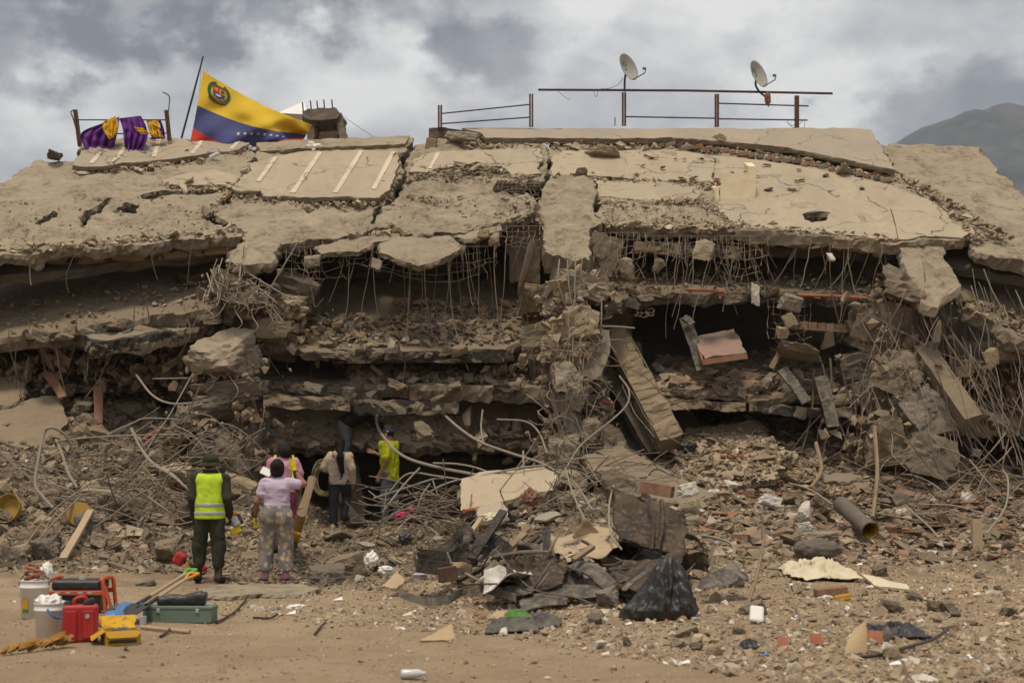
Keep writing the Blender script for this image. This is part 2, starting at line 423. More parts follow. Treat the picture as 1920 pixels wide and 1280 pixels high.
M['rebar_pale'] = m_plain('dust grey rebar', (0.27, 0.235, 0.19), 0.75, 0.25, 0, 0.5, (0.22, 0.17, 0.12), 5)
M['rebar_dark'] = m_plain('dark rebar', (0.10, 0.078, 0.06), 0.8, 0.2, 0, 0.6, (0.24, 0.19, 0.135), 6)
M['rust'] = m_plain('rusty steel', (0.085, 0.045, 0.03), 0.8, 0.25, 0, 0.5, (0.22, 0.12, 0.07), 9, 0.3)
M['rust_pipe'] = m_plain('rusty pipe', (0.09, 0.05, 0.036), 0.75, 0.25, 0, 0.4, (0.10, 0.05, 0.035), 7, 0.2)
M['steel_dark'] = m_plain('dark steel', (0.035, 0.04, 0.04), 0.6, 0.4, 0.3, 0.3, (0.13, 0.10, 0.07), 8)
M['brick'] = m_plain('red clay brick', (0.22, 0.115, 0.075), 0.9, 0.15, 0, 0.8, (0.36, 0.26, 0.17), 7, 0.4)
M['wood'] = m_plain('dusty timber', (0.22, 0.155, 0.095), 0.85, 0.2, 0, 0.5, (0.33, 0.26, 0.175), 5, 0.4)
M['wood_pale'] = m_plain('pale timber', (0.40, 0.30, 0.19), 0.8, 0.2, 0, 0.4, (0.28, 0.21, 0.14), 5, 0.3)
M['wood_red'] = m_plain('reddish timber', (0.26, 0.125, 0.075), 0.85, 0.2, 0, 0.5, (0.30, 0.215, 0.145), 5, 0.3)
M['black'] = m_plain('black plastic', (0.016, 0.016, 0.017), 0.45, 0.5, 0, 0.18, (0.16, 0.125, 0.085), 10)
M['white'] = m_plain('white plastic', (0.74, 0.72, 0.68), 0.5, 0.45, 0, 0.2, (0.48, 0.38, 0.26), 7)
M['orange'] = m_plain('orange pipe', (0.33, 0.095, 0.04), 0.6, 0.4, 0, 0.6, (0.30, 0.2, 0.13), 7)
M['bottle'] = m_plain('clear bottle', (0.55, 0.58, 0.58), 0.2, 0.6, 0, 0.2)
M['plywood'] = m_plain('yellowed cream plaster', (0.72, 0.62, 0.42), 0.85, 0.2, 0, 0.55, (0.42, 0.33, 0.21), 3, 0.25)

def m_earth():
    m, t, b = newmat('dusty earth'); co = coords(t)
    n0 = noise_n(t, co, 0.35, 6, 0.6, 0.5); n1 = noise_n(t, co, 1.6, 9, 0.62, 0.3); n2 = noise_n(t, co, 11, 7, 0.65); n3 = noise_n(t, co, 55, 4, 0.7)
    c = mixc(t, maprange(t, n0, 0.38, 0.62), (0.45, 0.325, 0.205), (0.52, 0.385, 0.25))
    c = mixc(t, maprange(t, n1, 0.47, 0.66, 0, 0.65), c, (0.36, 0.26, 0.165))
    c = mixc(t, maprange(t, n2, 0.56, 0.70, 0, 0.6), c, (0.27, 0.20, 0.135))
    c = mixc(t, maprange(t, n3, 0.60, 0.72, 0, 0.55), c, (0.50, 0.42, 0.31))
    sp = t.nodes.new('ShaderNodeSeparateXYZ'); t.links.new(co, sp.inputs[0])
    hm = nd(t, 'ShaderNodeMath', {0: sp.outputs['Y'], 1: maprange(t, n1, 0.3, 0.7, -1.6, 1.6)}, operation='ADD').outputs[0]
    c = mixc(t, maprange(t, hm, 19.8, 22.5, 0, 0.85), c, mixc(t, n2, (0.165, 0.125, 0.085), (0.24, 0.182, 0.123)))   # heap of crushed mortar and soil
    t.links.new(c, b.inputs['Base Color']); b.inputs['Roughness'].default_value = 0.97; b.inputs['Specular IOR Level'].default_value = 0.1
    h = nd(t, 'ShaderNodeMath', {0: n2, 1: n3}, operation='ADD').outputs[0]
    bumpn(t, b, h, 1.0, 0.045); return m
M['earth'] = m_earth()
def m_attr(name, rough=0.92):
    m, t, b = newmat(name); co = coords(t)
    a = nd(t, 'ShaderNodeAttribute', attribute_name='tone')
    n1 = noise_n(t, co, 12, 6, 0.6)
    c = mixc(t, maprange(t, n1, 0.42, 0.70, 0, 0.35), a.outputs['Color'], (0.36, 0.28, 0.185))
    t.links.new(c, b.inputs['Base Color']); b.inputs['Roughness'].default_value = rough; b.inputs['Specular IOR Level'].default_value = 0.15
    bumpn(t, b, noise_n(t, co, 40, 3), 0.4, 0.01); return m
M['frag'] = m_attr('mixed rubble')
M['plaster_cream'] = m_concrete('cream plastered wall', (0.44, 0.375, 0.285), (0.37, 0.31, 0.23), (0.26, 0.205, 0.145), (0.42, 0.34, 0.235), 0.4, 1.5, 0.5, 0.08)
M['yelp'] = m_plain('dull yellow panel', (0.33, 0.20, 0.035), 0.7, 0.25, 0, 0.6, (0.28, 0.2, 0.12), 6, 0.2)
M['floor_pale_fill'] = m_concrete('pale dust with painted fill light', (0.36, 0.285, 0.195), (0.30, 0.238, 0.163), (0.18, 0.143, 0.10), (0.42, 0.33, 0.225), 0.5, 0.9, 0.6)  # pale dust; on the lowest middle floor the paleness stands in for front light

# ------------------------------------------------------------ ground: one sheet, heaped up against the ruin
_xs = [-30, -14, -9, -6.5, -5, -4, -3, -1.5, 0, 1.5, 3, 5, 7, 9, 14, 30]
_ys = [4, 14, 17, 19, 20.5, 22, 24, 26, 28, 30, 36, 44]
_tab = {   # heights per column along the rows _ys
 -30: [0, 0, 0, .02, .05, .3, .9, 1.8, 2.6, 3.0, 3.0, 0], -14: [0, 0, 0, .02, .05, .3, .95, 1.9, 2.9, 3.2, 3.2, 0], -9: [0, 0, 0, .02, .06, .32, .95, 1.75, 2.7, 3.1, 3.1, 0],
 -6.5: [0, 0, 0, 0, .05, .3, .9, 1.65, 2.4, 2.8, 2.8, 0], -5: [0, 0, 0, 0, .0, .2, .65, 1.25, 1.9, 2.2, 2.2, 0], -4: [0, 0, 0, 0, 0, .1, .3, .6, .9, 1.0, 1.0, 0],
 -3: [0, 0, 0, 0, 0, .05, .16, .3, .42, .45, .45, 0],
 -1.5: [0, 0, 0, 0, .03, .1, .25, .35, .42, .45, .45, 0], 0: [0, 0, .03, .12, .22, .42, .75, .8, .6, .5, .5, 0], 1.5: [0, 0, .08, .22, .35, .5, .85, 1.1, 1.3, 1.3, 1.3, 0],
 3: [0, 0, .05, .15, .25, .4, .7, 1.15, 2.1, 2.5, 2.5, 0], 5: [0, 0, .0, .08, .15, .3, .5, 1.0, 2.1, 2.7, 2.7, 0], 7: [0, 0, 0, .05, .1, .2, .4, .9, 1.9, 2.5, 2.5, 0],
 9: [0, 0, 0, 0, .05, .1, .22, .6, 1.4, 2.0, 2.0, 0], 14: [0, 0, 0, 0, .05, .1, .2, .5, 1.2, 2.0, 2.0, 0], 30: [0, 0, 0, 0, .05, .1, .2, .5, 1.2, 1.5, 1.5, 0]}
GS = 0.1; GX0, GX1, GY0, GY1 = -30.0, 30.0, 4.0, 44.0
_T = np.array([_tab[x] for x in _xs])
_gx = np.arange(GX0, GX1 + 1e-6, GS); _gy = np.arange(GY0, GY1 + 1e-6, GS)
_A = np.stack([np.interp(_gy, _ys, r_) for r_ in _T]); _HG = np.stack([np.interp(_gx, _xs, _A[:, j]) for j in range(len(_gy))], 1)
_k = np.exp(-0.5 * (np.arange(-12, 13) / 5.0) ** 2); _k /= _k.sum()
_pad = np.pad(_HG, 12, mode='edge')
_pad = np.apply_along_axis(lambda a: np.convolve(a, _k, 'valid'), 0, _pad); _HG = np.apply_along_axis(lambda a: np.convolve(a, _k, 'valid'), 1, _pad)
def vnoise(x, y, s, seed):
    """smooth 2-D value noise, vectorised"""
    rs = np.random.RandomState(seed); tb = rs.uniform(-1, 1, (256, 256))
    u, v = x * s, y * s; i, j = np.floor(u).astype(int), np.floor(v).astype(int); a, b = u - i, v - j
    a = a * a * (3 - 2 * a); b = b * b * (3 - 2 * b); g = lambda p, q: tb[p % 256, q % 256]
    return (g(i, j) * (1 - a) + g(i + 1, j) * a) * (1 - b) + (g(i, j + 1) * (1 - a) + g(i + 1, j + 1) * a) * b
_X, _Y = np.meshgrid(_gx, _gy, indexing='ij')
_heap = np.clip((_Y - 19.5) / 3.0, 0, 1) * np.clip(_HG / 0.35, 0.25, 1)
_HG += (0.035 * vnoise(_X, _Y, 0.45, 1) + 0.02 * vnoise(_X, _Y, 1.3, 2) + 0.010 * vnoise(_X, _Y, 4, 3))
_HG += _heap * (0.10 * vnoise(_X, _Y, 1.0, 4) + 0.08 * vnoise(_X, _Y, 2.3, 5) + 0.05 * vnoise(_X, _Y, 4.7, 6))
def H(x, y):
    """ground height, vectorised"""
    u = np.clip((np.asarray(x, float) - GX0) / GS, 0, len(_gx) - 1.001); v = np.clip((np.asarray(y, float) - GY0) / GS, 0, len(_gy) - 1.001)
    i, j = u.astype(int), v.astype(int); a, b = u - i, v - j
    return (_HG[i, j] * (1 - a) + _HG[i + 1, j] * a) * (1 - b) + (_HG[i, j + 1] * (1 - a) + _HG[i + 1, j + 1] * a) * b
def G(px, py):
    """where the photo ray meets the ground"""
    d = ray(px, py); ys = np.arange(8, 44, 0.02); t = ys / d.y
    x = C0.x + d.x * t; z = C0.z + d.z * t; below = np.nonzero(z < H(x, ys))[0]
    k = below[0] if len(below) else len(ys) - 1
    return Vector((x[k], ys[k], float(H(x[k], ys[k]))))
_ext = [60, 120, 300, 800, 2500, 9000]
gx = [-e for e in reversed(_ext)] + [-45] + list(np.arange(-30, -13, 0.5)) + list(np.arange(-13, 13, 0.1)) + list(np.arange(13, 30.1, 0.5)) + [45] + _ext
gy = [-9000, -2500, -800, -300, -100, -40, -15, -5, 0, 4, 6] + list(np.arange(7, 32, 0.1)) + list(np.arange(32, 44.1, 0.5)) + [60, 120, 300, 800, 2500, 9000]
gx, gy = np.array(gx), np.array(gy); XX, YY = np.meshgrid(gx, gy, indexing='ij'); ZZ = H(XX, YY)
out = (XX < GX0) | (XX > GX1) | (YY < GY0) | (YY > GY1); ZZ = np.where(out, 0.0, ZZ)
nx_, ny_ = len(gx), len(gy)
vv = np.stack([XX, YY, ZZ], -1).reshape(-1, 3)
ii, jj = np.meshgrid(np.arange(nx_ - 1), np.arange(ny_ - 1), indexing='ij'); q = (ii * ny_ + jj).ravel()
ff = np.stack([q, q + ny_, q + ny_ + 1, q + 1], 1)
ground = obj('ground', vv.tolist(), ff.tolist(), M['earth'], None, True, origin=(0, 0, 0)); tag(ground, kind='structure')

# ------------------------------------------------------------ mountains behind the town
def hill_mesh():
    prof = [(-8000, 90), (-6000, 150), (-2500, 110), (-900, 120), (0, 150), (400, 300), (560, 440), (610, 520), (650, 546), (687, 559), (714, 572), (740, 574), (766, 588), (796, 588), (818, 582), (857, 576), (960, 560), (1100, 590), (1500, 700), (2600, 640), (5000, 500), (8000, 200)]
    xs = sorted(set(list(np.arange(-1200, 2400, 14.0)) + list(np.linspace(-8000, -1200, 60)) + list(np.linspace(2400, 8000, 60))))
    V, Fc = [], []; rows = 36
    for x in xs:
        h = np.interp(x, [p[0] for p in prof], [p[1] for p in prof]) + 9 * fbm((x, 0, 4), 0.012, 5, 2)
        for k in range(rows):
            t = k / (rows - 1); s = math.sin(math.pi * (t * 0.5)) ** 1.3 if t <= 1 else 0
            y = 2500 - 1100 * (1 - t)
            z = h * s; z += fbm((x, y, 0), 0.004, 6, 3) * 60 * ((1 - t) ** .7 + .03) if k else -5
            V.append((x, y + fbm((x, y, 9), 0.003, 3, 1) * 40, z))
    n = len(xs)
    for i in range(n - 1):
        for k in range(rows - 1): Fc.append((i * rows + k, (i + 1) * rows + k, (i + 1) * rows + k + 1, i * rows + k + 1))
    return V, Fc
m, t, b = newmat('wooded hillside'); co = coords(t)
c = ramp(t, noise_n(t, co, 0.02, 9, 0.65), [(0.35, (0.014, 0.018, 0.021)), (0.5, (0.028, 0.034, 0.037)), (0.65, (0.07, 0.07, 0.065))]); t.links.new(c, b.inputs['Base Color']); b.inputs['Roughness'].default_value = 1
M['hill'] = m
hills = obj('hills', *hill_mesh(), M['hill'], None, True, origin=(0, 2500, 0)); tag(hills, kind='structure')

# ------------------------------------------------------------ the hazy air between the ruin and the mountains
hv, hf = box((0, 0, 345), (19000, 19000, 720)); hv = [Vector((v.x, v.y, max(v.z, -8.0))) for v in hv]
mh = bpy.data.materials.new('haze air'); mh.use_nodes = True; th = mh.node_tree; th.nodes.clear()
pv = th.nodes.new('ShaderNodeVolumePrincipled'); pv.inputs['Color'].default_value = (0.80, 0.87, 0.97, 1); pv.inputs['Density'].default_value = 0.00018; pv.inputs['Anisotropy'].default_value = 0.2
ho = th.nodes.new('ShaderNodeOutputMaterial'); th.links.new(pv.outputs[0], ho.inputs['Volume'])
hz_ = obj('haze', hv, hf, mh, None, False, origin=(0, 0, 0)); tag(hz_, 'pale haze in the air between the ruin and the mountains', 'haze', kind='stuff')

# ------------------------------------------------------------ the pancaked building
BLD = thing('collapsed_building', 'pancaked concrete apartment building, its dusty roof slab tipped forward over crushed floors', 'building', (0, 28.5, 0))
RP = plane((0, 450, 28), (1920, 450, 28), (960, 245, 33.5))
rr_, me, mg, ed = M['roof_rough'], M['membrane'], M['membrane_grey'], M['edge']
def tilt(pl, a, b):
    """turn a plane a little: a about x, b about the slope line (radians)"""
    A, n = pl; return (A, (Matrix.Rotation(b, 3, 'Y') @ Matrix.Rotation(a, 3, 'X') @ n).normalized())
def RPl(px, py, a=0, b=0):      # roof plane hinged at a pixel
    return tilt((hit(RP, px, py), RP[1]), a, b)
# dark slab added under the roof cracks to block sky light
slab('roof_light_blocker', [(-260, 455), (-60, 385), (90, 312), (330, 280), (800, 272), (1600, 275), (1840, 285), (1930, 385), (2180, 455), (2180, 520), (1700, 430), (1100, 400), (1000, 395), (700, 405), (450, 420), (0, 470), (-260, 510)], RP, 0.2, M['concrete_dark'], BLD, 0.05, 0.05, 0.5, seed=2, lift=-0.52)
slab('roof_slab', [(-260, 450), (-100, 395), (0, 344), (18, 335), (40, 320), (73, 304), (146, 297), (300, 272), (474, 272), (466, 312), (441, 352), (416, 374), (380, 404), (400, 414), (448, 430), (453, 443), (380, 448), (300, 456), (200, 464), (100, 468), (0, 484), (-120, 500), (-260, 505)],
     RPl(250, 380, 0.0, 0.0), 0.20, rr_, BLD, 0.14, 0.06, 0.10, [[(211, 394), (236, 379), (268, 381), (256, 397), (222, 400)], [(146, 426), (158, 400), (203, 369), (216, 371), (174, 405), (157, 428)], [(255, 366), (330, 358), (415, 355), (418, 362), (330, 368), (262, 374)], [(62, 420), (100, 395), (112, 398), (75, 422)]], 3, under=ed)
slab('roof_slab', [(482, 276), (650, 266), (778, 262), (752, 288), (755, 318), (738, 352), (708, 396), (686, 426), (640, 440), (600, 447), (560, 452), (525, 455), (508, 486), (480, 492), (436, 502), (422, 490), (448, 452), (462, 434), (424, 416), (402, 405), (434, 373), (456, 352), (482, 312)],
     RPl(600, 380, 0.015, 0.01), 0.21, rr_, BLD, 0.13, 0.065, 0.10, [[(562, 392), (578, 385), (590, 392), (578, 400)]], 4, under=ed)
slab('roof_slab', [(655, 446), (702, 420), (722, 396), (750, 371), (764, 352), (800, 341), (844, 350), (895, 353), (930, 365), (1001, 370), (1004, 400), (957, 410), (950, 420), (900, 430), (844, 441), (786, 446), (749, 436), (695, 432)],
     RPl(860, 400, -0.045, 0.0), 0.20, rr_, BLD, 0.11, 0.10, 0.09, (), 5, lift=0.07, under=ed)
slab('roof_slab', [(782, 266), (900, 257), (1010, 262), (1024, 284), (1024, 342), (935, 344), (928, 356), (850, 344), (800, 333), (764, 342), (762, 318), (766, 290)],
     RP, 0.22, rr_, BLD, 0.09, 0.09, 0.10, [[(862, 324), (900, 316), (905, 326), (880, 332)], [(920, 322), (938, 318), (940, 328), (926, 330)]], 6, under=ed)
slab('roof_slab', [(1010, 372), (1023, 348), (1052, 340), (1112, 343), (1117, 372), (1124, 428), (1107, 434), (1108, 474), (1103, 492), (1060, 487), (1024, 478), (1019, 426), (1008, 402)],
     RPl(1060, 400, 0.07, 0.01), 0.38, rr_, BLD, 0.09, 0.09, 0.09, (), 7, lift=0.08, under=ed)
slab('roof_slab', [(1033, 335), (1030, 264), (1200, 262), (1580, 268), (1640, 262), (1680, 330), (1745, 375), (1803, 419), (1818, 441), (1806, 454), (1767, 450), (1683, 457), (1647, 454), (1548, 443), (1475, 437), (1377, 434), (1260, 427), (1187, 425), (1130, 426), (1121, 372), (1117, 341), (1050, 335)],
     RP, 0.20, rr_, BLD, 0.10, 0.06, 0.11, [[(1505, 402), (1530, 397), (1553, 402), (1550, 416), (1520, 420), (1506, 413)]], 8, under=ed)
slab('roof_slab', [(1648, 270), (1672, 265), (1774, 268), (1836, 273), (1852, 288), (1876, 317), (1902, 346), (1924, 366), (2000, 410), (2180, 450), (2180, 505), (1920, 484), (1830, 468), (1824, 440), (1808, 415), (1750, 372), (1695, 336), (1672, 300)],
     RPl(1700, 350, 0.0, 0.03), 0.24, rr_, BLD, 0.11, 0.055, 0.10, (), 9, lift=-0.05, under=ed)
# smooth screed and membrane sheets on top of the rough slab
def sheet(name, out, mat, seed, lift=0.06, a=0, b=0, th=0.07, jag=0.05, bump=0.015, res=0.2, holes=()):
    cx = sum(q[0] for q in out) / len(out); cy = sum(q[1] for q in out) / len(out)
    return slab(name, out, RPl(cx, cy, a, b), th, mat, BLD, jag, bump, res, holes, seed, lift, 0.02, under=ed)
sheet('membrane_sheet', [(142, 319), (151, 284), (190, 270), (306, 266), (365, 270), (448, 273), (470, 277), (437, 291), (365, 300), (255, 313), (182, 321)], mg, 21, 0.11, -0.03, 0.01, 0.09, 0.08)
sheet('membrane_sheet', [(303, 343), (350, 328), (401, 322), (445, 336), (437, 349), (365, 353), (320, 350)], me, 22, 0.05, 0, 0, 0.06, 0.09)
sheet('membrane_sheet', [(437, 364), (476, 312), (521, 300), (569, 292), (660, 290), (744, 291), (748, 320), (726, 366), (712, 380), (640, 379), (560, 378), (496, 375), (492, 366)], me, 23, 0.10, -0.03, 0.0, 0.09, 0.09)
sheet('membrane_sheet', [(766, 327), (777, 302), (822, 288), (924, 286), (972, 278), (1012, 284), (1016, 299), (1013, 330), (961, 331), (939, 317), (895, 311), (815, 321), (800, 328)], me, 24, 0.06, -0.02, 0, 0.08, 0.09)
sheet('membrane_sheet', [(1034, 331), (1036, 299), (1057, 285), (1158, 284), (1256, 285), (1340, 294), (1338, 344), (1230, 340), (1117, 333), (1088, 331)], me, 25, 0.035, 0, 0, 0.06, 0.08)
sheet('membrane_sheet', [(1124, 372), (1121, 342), (1187, 344), (1238, 343), (1311, 353), (1307, 375), (1187, 379)], me, 26, 0.035, 0, 0, 0.06, 0.08)
sheet('membrane_sheet', [(1342, 295), (1366, 296), (1523, 316), (1658, 348), (1741, 377), (1801, 421), (1816, 440), (1803, 450), (1767, 447), (1683, 453), (1647, 450), (1548, 439), (1475, 433), (1400, 430), (1377, 424), (1344, 397), (1352, 379), (1338, 340)], me, 27, 0.04, 0, 0, 0.07, 0.07, 0.012, 0.2, [[(1503, 404), (1530, 398), (1555, 402), (1550, 417), (1520, 421), (1506, 414)]])
sheet('membrane_sheet', [(866, 255), (1588, 254), (1632, 257), (1676, 333), (1585, 313), (1475, 291), (1359, 279), (1256, 271), (1158, 274), (1000, 272), (913, 272), (900, 262)], mg, 28, 0.17, -0.03, 0, 0.12, 0.05)
sheet('membrane_sheet', [(482, 277), (560, 272), (770, 264), (760, 278), (640, 285), (560, 288), (490, 294)], rr_, 29, 0.12, 0, 0, 0.10, 0.05, 0.03)
# pale laps of the membrane: narrow raised strips
def lap(p, q, w_px, pl, lift, name='membrane_lap'):
    a = hit(pl, *p) + pl[1] * lift; b = hit(pl, *q) + pl[1] * lift; d = (b - a).normalized(); s = d.cross(pl[1]).normalized() * (w_px * 0.011 / 2)
    k = 10; V = []; Fc = []
    for i in range(k + 1):
        c_ = a.lerp(b, i / k) + pl[1] * (0.004 * nz(a.lerp(b, i / k), 3)); ww = 1 + 0.25 * nz(c_, 4, 2)
        for sg in (-1, 1):
            V += [c_ + s * sg * ww, c_ + s * sg * ww - pl[1] * 0.06]
    for i in range(k):
        o_ = i * 4; n_ = o_ + 4
        Fc += [(o_, o_ + 2, n_ + 2, n_), (o_, n_, n_ + 1, o_ + 1), (o_ + 2, o_ + 3, n_ + 3, n_ + 2)]
    Fc += [(0, 1, 3, 2), (k * 4, k * 4 + 2, k * 4 + 3, k * 4 + 1)]
    obj(name, V, Fc, M['lap'], BLD)
for p, q in (((518, 303), (485, 349)), ((601, 294), (549, 371)), ((678, 292), (629, 371)), ((738, 293), (701, 364))): lap(p, q, 9, RPl(593, 336, -0.03, 0), 0.114)
for p, q in (((190, 296), (172, 316)), ((236, 286), (214, 313)), ((300, 268), (290, 304)), ((379, 274), (361, 298)), ((447, 275), (435, 289))): lap(p, q, 9, RPl(296, 294, -0.03, 0.01), 0.126)
lap((822, 292), (806, 322), 7, RPl(900, 308, -0.02, 0), 0.074)
# fallen flakes at the torn edge
FP = RPl(780, 460, 0.16, 0)
slab('fallen_flake', [(590, 462), (640, 450), (748, 437), (752, 446), (700, 456), (672, 472), (640, 470), (600, 474)], RPl(660, 455, 0.10, 0.02), 0.10, rr_, BLD, 0.05, 0.03, 0.1, (), 31, 0.0, under=ed)
slab('fallen_flake', [(716, 459), (749, 447), (804, 450), (844, 448), (872, 466), (844, 481), (786, 502), (738, 488), (715, 477)], RPl(790, 470, 0.22, 0.0), 0.12, rr_, BLD, 0.05, 0.03, 0.1, (), 32, 0.05, under=ed)
slab('fallen_flake', [(842, 447), (880, 436), (935, 424), (940, 432), (905, 447), (880, 452)], RPl(885, 440, 0.12, 0.0), 0.10, rr_, BLD, 0.05, 0.03, 0.1, (), 33, 0.03, under=ed)
# the hanging corner flap
FL = plane((1690, 460, 27.9), (1800, 455, 27.9), (1760, 575, 27.0))
slab('hanging_roof_flap', [(1686, 462), (1720, 456), (1768, 462), (1770, 480), (1786, 505), (1802, 532), (1790, 548), (1765, 560), (1758, 578), (1728, 566), (1712, 530)], FL, 0.30, M['roof_rough'], BLD, 0.05, 0.05, 0.1, (), 34, 0, under=M['plaster_white'])
# eave strip right: torn felt and plaster hanging under the screed edge
for k, (a, b_) in enumerate((((1380, 433), (1560, 447)), ((1560, 446), (1690, 460)))):
    slab('torn_eave_strip', [(a[0], a[1] - 2), (b_[0], b_[1] - 2), (b_[0], b_[1] + 14), ((a[0] + b_[0]) / 2, (a[1] + b_[1]) / 2 + 20), (a[0], a[1] + 16)], plane((a[0], a[1], 28.05), (b_[0], b_[1], 28.05), ((a[0] + b_[0]) / 2, 520, 28.2)), 0.12, M['concrete'], BLD, 0.07, 0.05, 0.1, (), 35 + k)

def beam(name, p, q, hgt, dep, mat, parent=BLD, jag=0.01, seg=24, seed=1):
    """a bar of rectangular section between two 3-D points (p, q: top front edge), surface slightly uneven"""
    p, q = Vector(p), Vector(q); d = q - p; V, Fc = [], []
    for i in range(seg + 1):
        c_ = p + d * (i / seg)
        for (dy, dz) in ((0, 0), (0, -hgt / 2), (0, -hgt), (dep, -hgt), (dep, 0)):
            v = c_ + Vector((0, dy, dz)); v += Vector((0, 1, 1)) * jag * fbm(v, 3, 3, seed) * 2; V.append(v)
    for i in range(seg):
        for k in range(5):
            k2 = (k + 1) % 5; Fc.append((i * 5 + k, i * 5 + k2, (i + 1) * 5 + k2, (i + 1) * 5 + k))
    Fc += [(4, 3, 2, 1, 0), tuple(seg * 5 + k for k in range(5))]
    return obj(name, V, Fc, mat, parent)
# eave beam on the left with flaking paint
beam('eave_beam', P(-260, 512, 28.25), P(455, 447, 28.45), 0.26, 0.3, M['peel'], seed=3)
beam('eave_beam', P(1190, 452, 28.5), P(1390, 462, 28.5), 0.22, 0.3, M['peel'], seed=4)
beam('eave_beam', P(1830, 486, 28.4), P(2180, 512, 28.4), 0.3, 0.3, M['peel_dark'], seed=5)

# --- floor slabs, each tipped towards the street
FLm = M['floor']
PL2 = plane((0, 635, 27.3), (460, 582, 27.4), (230, 470, 31.2))
slab('floor_slab', [(-300, 480), (470, 470), (470, 560), (440, 572), (380, 582), (300, 592), (210, 606), (110, 622), (0, 636), (-120, 648), (-300, 660)], PL2, 0.30, FLm, BLD, 0.16, 0.05, 0.15, [[(305, 528), (330, 512), (385, 512), (400, 525), (370, 535), (320, 537)]], 41, under=ed)
PL2b = tilt((hit(PL2, 250, 600) + Vector((0, 0.3, -0.42)), PL2[1]), -0.12, 0)
slab('ceiling_beam_layer', [(150, 615), (480, 560), (520, 580), (470, 600), (300, 625), (170, 640)], (P(300, 615, 27.6), Vector((0, -0.25, 1)).normalized()), 0.30, M['peel_dark'], BLD, 0.06, 0.04, 0.15, (), 42)
PC2 = plane((600, 655, 27.6), (940, 655, 27.6), (760, 490, 31.4))
slab('floor_slab', [(470, 440), (1040, 440), (1040, 590), (1000, 622), (945, 655), (800, 656), (620, 656), (575, 662), (530, 640), (480, 600)], PC2, 0.17, FLm, BLD, 0.11, 0.04, 0.15, [[(650, 512), (720, 510), (722, 526), (655, 529)], [(830, 500), (930, 497), (932, 522), (835, 526)]], 43, under=M['concrete_dark'])
beam('slab_edge_beam', hit(PC2, 622, 657) + Vector((0, 0.02, -0.03)), hit(PC2, 945, 656) + Vector((0, 0.02, -0.03)), 0.20, 0.25, M['peel_dark'], seed=6)
PC3 = plane((480, 722, 27.5), (1040, 728, 27.5), (760, 690, 29.6))
slab('floor_slab', [(470, 640), (1050, 640), (1060, 735), (1000, 727), (760, 722), (500, 712), (484, 722)], PC3, 0.30, FLm, BLD, 0.16, 0.05, 0.15, (), 44, under=ed)
beam('slab_edge_beam', hit(PC3, 492, 742) + Vector((0, 0.10, 0.02)), hit(PC3, 655, 746) + Vector((0, 0.10, 0.0)), 0.22, 0.3, M['peel'], jag=.025, seed=7)
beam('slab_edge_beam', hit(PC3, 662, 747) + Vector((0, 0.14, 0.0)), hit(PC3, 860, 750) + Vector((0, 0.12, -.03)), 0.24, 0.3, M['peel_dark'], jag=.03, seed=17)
PC4 = plane((560, 838, 28.0), (900, 838, 28.0), (700, 770, 28.75))
slab('floor_slab', [(440, 752), (1080, 752), (1060, 836), (900, 840), (760, 832), (620, 838), (520, 828), (480, 836)], PC4, 0.20, M['floor_pale_fill'], BLD, 0.16, 0.05, 0.15, (), 45, under=ed)  # steeper and paler than the other floors: frontal fill light painted in
PR2 = plane((1180, 553, 28.0), (1700, 560, 28.0), (1450, 480, 31.0))
slab('floor_slab', [(1110, 430), (1760, 430), (1740, 560), (1660, 562), (1560, 556), (1450, 550), (1330, 548), (1180, 552), (1140, 575), (1120, 560)], PR2, 0.22, FLm, BLD, 0.14, 0.04, 0.15, [[(1390, 505), (1440, 502), (1445, 528), (1400, 530)]], 46, under=M['concrete_dark'])
PR3 = plane((1230, 728, 27.7), (1570, 738, 27.7), (1400, 690, 29.8))
slab('floor_slab', [(1160, 600), (1640, 600), (1620, 745), (1560, 744), (1400, 736), (1290, 730), (1215, 726)], PR3, 0.16, FLm, BLD, 0.16, 0.05, 0.15, (), 47, under=M['concrete'])
beam('slab_edge_beam', hit(PR3, 1240, 738) + Vector((0, 0.12, -0.08)), hit(PR3, 1400, 744) + Vector((0, 0.12, -0.10)), 0.16, 0.3, M['peel'], jag=.025, seed=8)
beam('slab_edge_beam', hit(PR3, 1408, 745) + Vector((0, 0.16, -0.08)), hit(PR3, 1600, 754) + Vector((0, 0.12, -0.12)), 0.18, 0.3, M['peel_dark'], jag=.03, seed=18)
# right wing
PF2 = plane((1820, 585, 27.4), (1950, 640, 26.9), (1880, 490, 30.2))
slab('floor_slab', [(1790, 470), (2180, 470), (2180, 720), (1960, 650), (1900, 628), (1860, 600), (1815, 580), (1790, 540)], PF2, 0.28, FLm, BLD, 0.07, 0.05, 0.15, (), 48, under=ed)
PF3 = plane((1780, 735, 28.2), (1950, 790, 27.6), (1850, 690, 30.5))
slab('floor_slab', [(1700, 640), (2180, 640), (2180, 860), (1960, 800), (1880, 780), (1780, 745)], PF3, 0.22, FLm, BLD, 0.07, 0.06, 0.15, (), 49, under=ed)
PL3 = plane((0, 755, 27.8), (360, 760, 28.3), (150, 680, 30.5))
slab('floor_slab', [(-300, 640), (420, 640), (400, 740), (250, 720), (120, 725), (0, 748), (-300, 770)], PL3, 0.25, M['concrete_dark'], BLD, 0.12, 0.08, 0.16, (), 50, under=ed)
slab('floor_slab', [(1120, 640), (1240, 640), (1330, 830), (1200, 860), (1120, 800)], plane((1130, 790, 28.6), (1330, 800, 28.6), (1220, 680, 30.4)), 0.2, M['concrete_dark'], BLD, 0.1, 0.05, 0.15, (), 51, under=ed)
